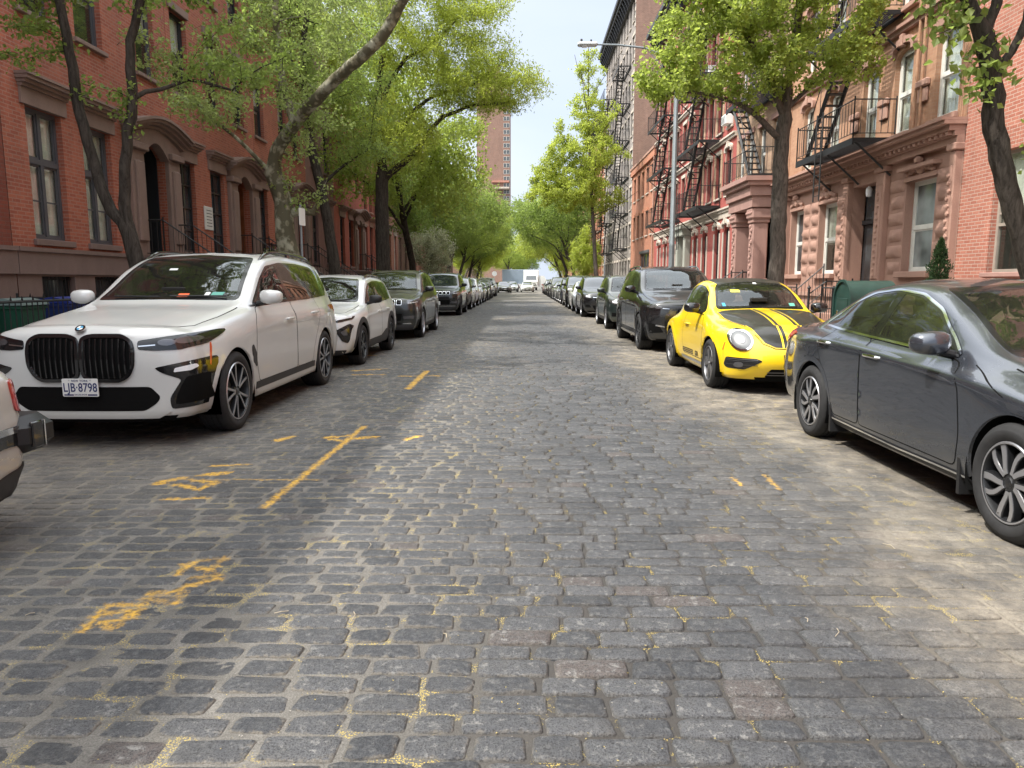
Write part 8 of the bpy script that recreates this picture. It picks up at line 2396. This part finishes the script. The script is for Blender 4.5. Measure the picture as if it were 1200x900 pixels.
bin_(-7.95, 12.45, (.012, .025, .12), (.012, .03, .2), 'blue wheeled bin between the green bin and the white SUV')
bin_(-8.25, 10.5, (.02, .02, .022), (.03, .03, .03), 'black wheeled bin at the left edge beside the green one')
def fence(pts, label, h=1.02, z=.13):
 e = empty('iron_fence', (pts[0][0], pts[0][1], z)); tag(e, label, 'fence', 'black iron fences before the left houses')
 for a, b2 in zip(pts[:-1], pts[1:]):
  m = MB(); rail(m, [(a[0] - pts[0][0], a[1] - pts[0][1], 0), (b2[0] - pts[0][0], b2[1] - pts[0][1], 0)], h, B['iron'], .12, .010, .020)
  L_ = math.hypot(b2[0] - a[0], b2[1] - a[1]); k = 0
  while k < L_:
   t = k / L_; m.lathe([(.001, .09), (.016, .03), (.008, 0)], B['iron'], 5, 'z', (a[0] - pts[0][0] + (b2[0] - a[0]) * t, a[1] - pts[0][1] + (b2[1] - a[1]) * t, h)); k += .24
  m.build('railing', e)
fence([(-9.1, 13.0), (-7.35, 13.0), (-7.35, 7.4)], 'black iron fence in front of the wheeled bins')
fence([(-7.35, 17.6), (-7.35, 13.25), (-9.1, 13.25)], 'black iron fence under the two curtained windows', .95)
fence([(-7.35, 23.4), (-7.35, 19.8)], 'black iron fence below the white plaque', .95)
fence([(-7.35, 29.5), (-7.35, 25.7)], 'black iron fence behind the plane tree', .95)
fence([(-7.35, 40.4), (-7.35, 31.9)], 'black iron fence before the mauve and coral houses', .95)
for k, (y, lab) in enumerate(((26.7, 'planter with pink flowers on the small balcony, nearer of two'), (26.1, 'planter with pale flowers on the small balcony, farther of two'))):
 e = empty('flower_box', (-9.02, y, 2.20)); tag(e, lab, 'planter')
 m = MB(); m.bbox(-.12, .12, -.24, .24, 0, .2, B['door'], .01); m.build('box', e)
 r_ = np.random.default_rng(k); n = 500; c0 = np.stack([r_.normal(0, .09, n), r_.uniform(-.25, .25, n), .2 + np.abs(r_.normal(0, .09, n))], -1); d1 = r_.normal(size=(n, 3)) * .022; d2 = r_.normal(size=(n, 3)) * .022
 V = np.stack([c0 - d1, c0 - d2, c0 + d1, c0 + d2], 1).reshape(-1, 3)
 o = link('flowers', np_mesh('flowers', V, np.arange(n)[:, None] * 4 + np.arange(4), [T['mid'], flat('petals', ((.6, .2, .25), (.6, .5, .4))[k], .7)], (np.arange(n) % 3 == 0).astype(int), smooth=False, attrs={'tone': ('POINT', np.full(n * 4, .5))}), e)
def sign_post(x, y, label, kind, h=3.0, cat='sign'):
 e = empty('sign_post', (x, y, .13)); tag(e, label, cat)
 m = MB(); m.tube([(0, 0, 0), (0, 0, h)], .03, G_, 8); m.build('post', e)
 m = MB()
 if kind == 'rect':
  m.prism(rounded([(-.13, h - .48), (.13, h - .48), (.13, h - .08), (-.13, h - .08)], .03), 'y', -.045, -.035, M['stick']); s_ = m.build('sign_plate', e); s_.rotation_euler = (0, 0, R(76))
 else:
  m.prism([(.44 * math.cos(a), h - .45 + .44 * math.sin(a)) for a in np.linspace(PI / 8, 2 * PI + PI / 8, 9)[:-1]], 'y', -.045, -.035, flat('sign_back', (.55, .56, .57), .4)); m.build('sign_plate', e)
sign_post(-5.25, 17.4, 'white parking sign on a grey post beside the plane tree', 'rect', 3.1)
sign_post(-4.9, 125, 'pale eight sided road sign seen from behind at the crossing', 'oct', 3.1)
sign_post(5.2, 47, 'grey sign post between the far right cars and the red tenement', 'rect', 3.0)
r_ = np.random.default_rng(8); n = 2600
x = np.clip(r_.normal(.2, 1.4, n), -4.6, 4.6); y = 1.2 + 9 * r_.random(n) ** 1.6
msk = snoise(x, y, 5.5, 12) > .5; x, y = x[msk], y[msk]; n = len(x)
c0 = np.stack([x, y, crown(x) + .001 + r_.uniform(-.006, .001, n)], -1); a = r_.uniform(0, 6.28, n); L_ = r_.uniform(.002, .006, n)
d1 = np.stack([np.cos(a) * L_, np.sin(a) * L_, r_.uniform(0, .002, n)], -1); d2 = np.stack([-np.sin(a) * .002, np.cos(a) * .002, np.zeros(n)], -1)
V = np.stack([c0 - d1, c0 - d2, c0 + d1, c0 + d2], 1).reshape(-1, 3)
o = link('fallen_catkins', np_mesh('fallen_catkins', V, np.arange(n)[:, None] * 4 + np.arange(4), [flat('catkin', (.42, .33, .10), .9), flat('grit', (.3, .28, .25), .9)], (r_.random(n) < .35).astype(int), smooth=False)); tag(o, kind='stuff')
m = MB(); rs = random.Random(2)
for k in range(46):
 x = rs.uniform(-2.4, 2.6); y = rs.uniform(2.5, 14); a = rs.uniform(0, 3.1); l = rs.uniform(.03, .09) if k else .16; z = float(crown(x)) + .006
 m.tube([(x, y, z), (x + math.cos(a) * l * .5, y + math.sin(a) * l * .5, z + .006), (x + math.cos(a + .3) * l, y + math.sin(a + .3) * l, z)], .0016 if k else .004, flat('twig', (.35, .3, .22), .9) if k == 0 else m.mats[0], 4)
tag(m.build('fallen_twigs'), kind='stuff')
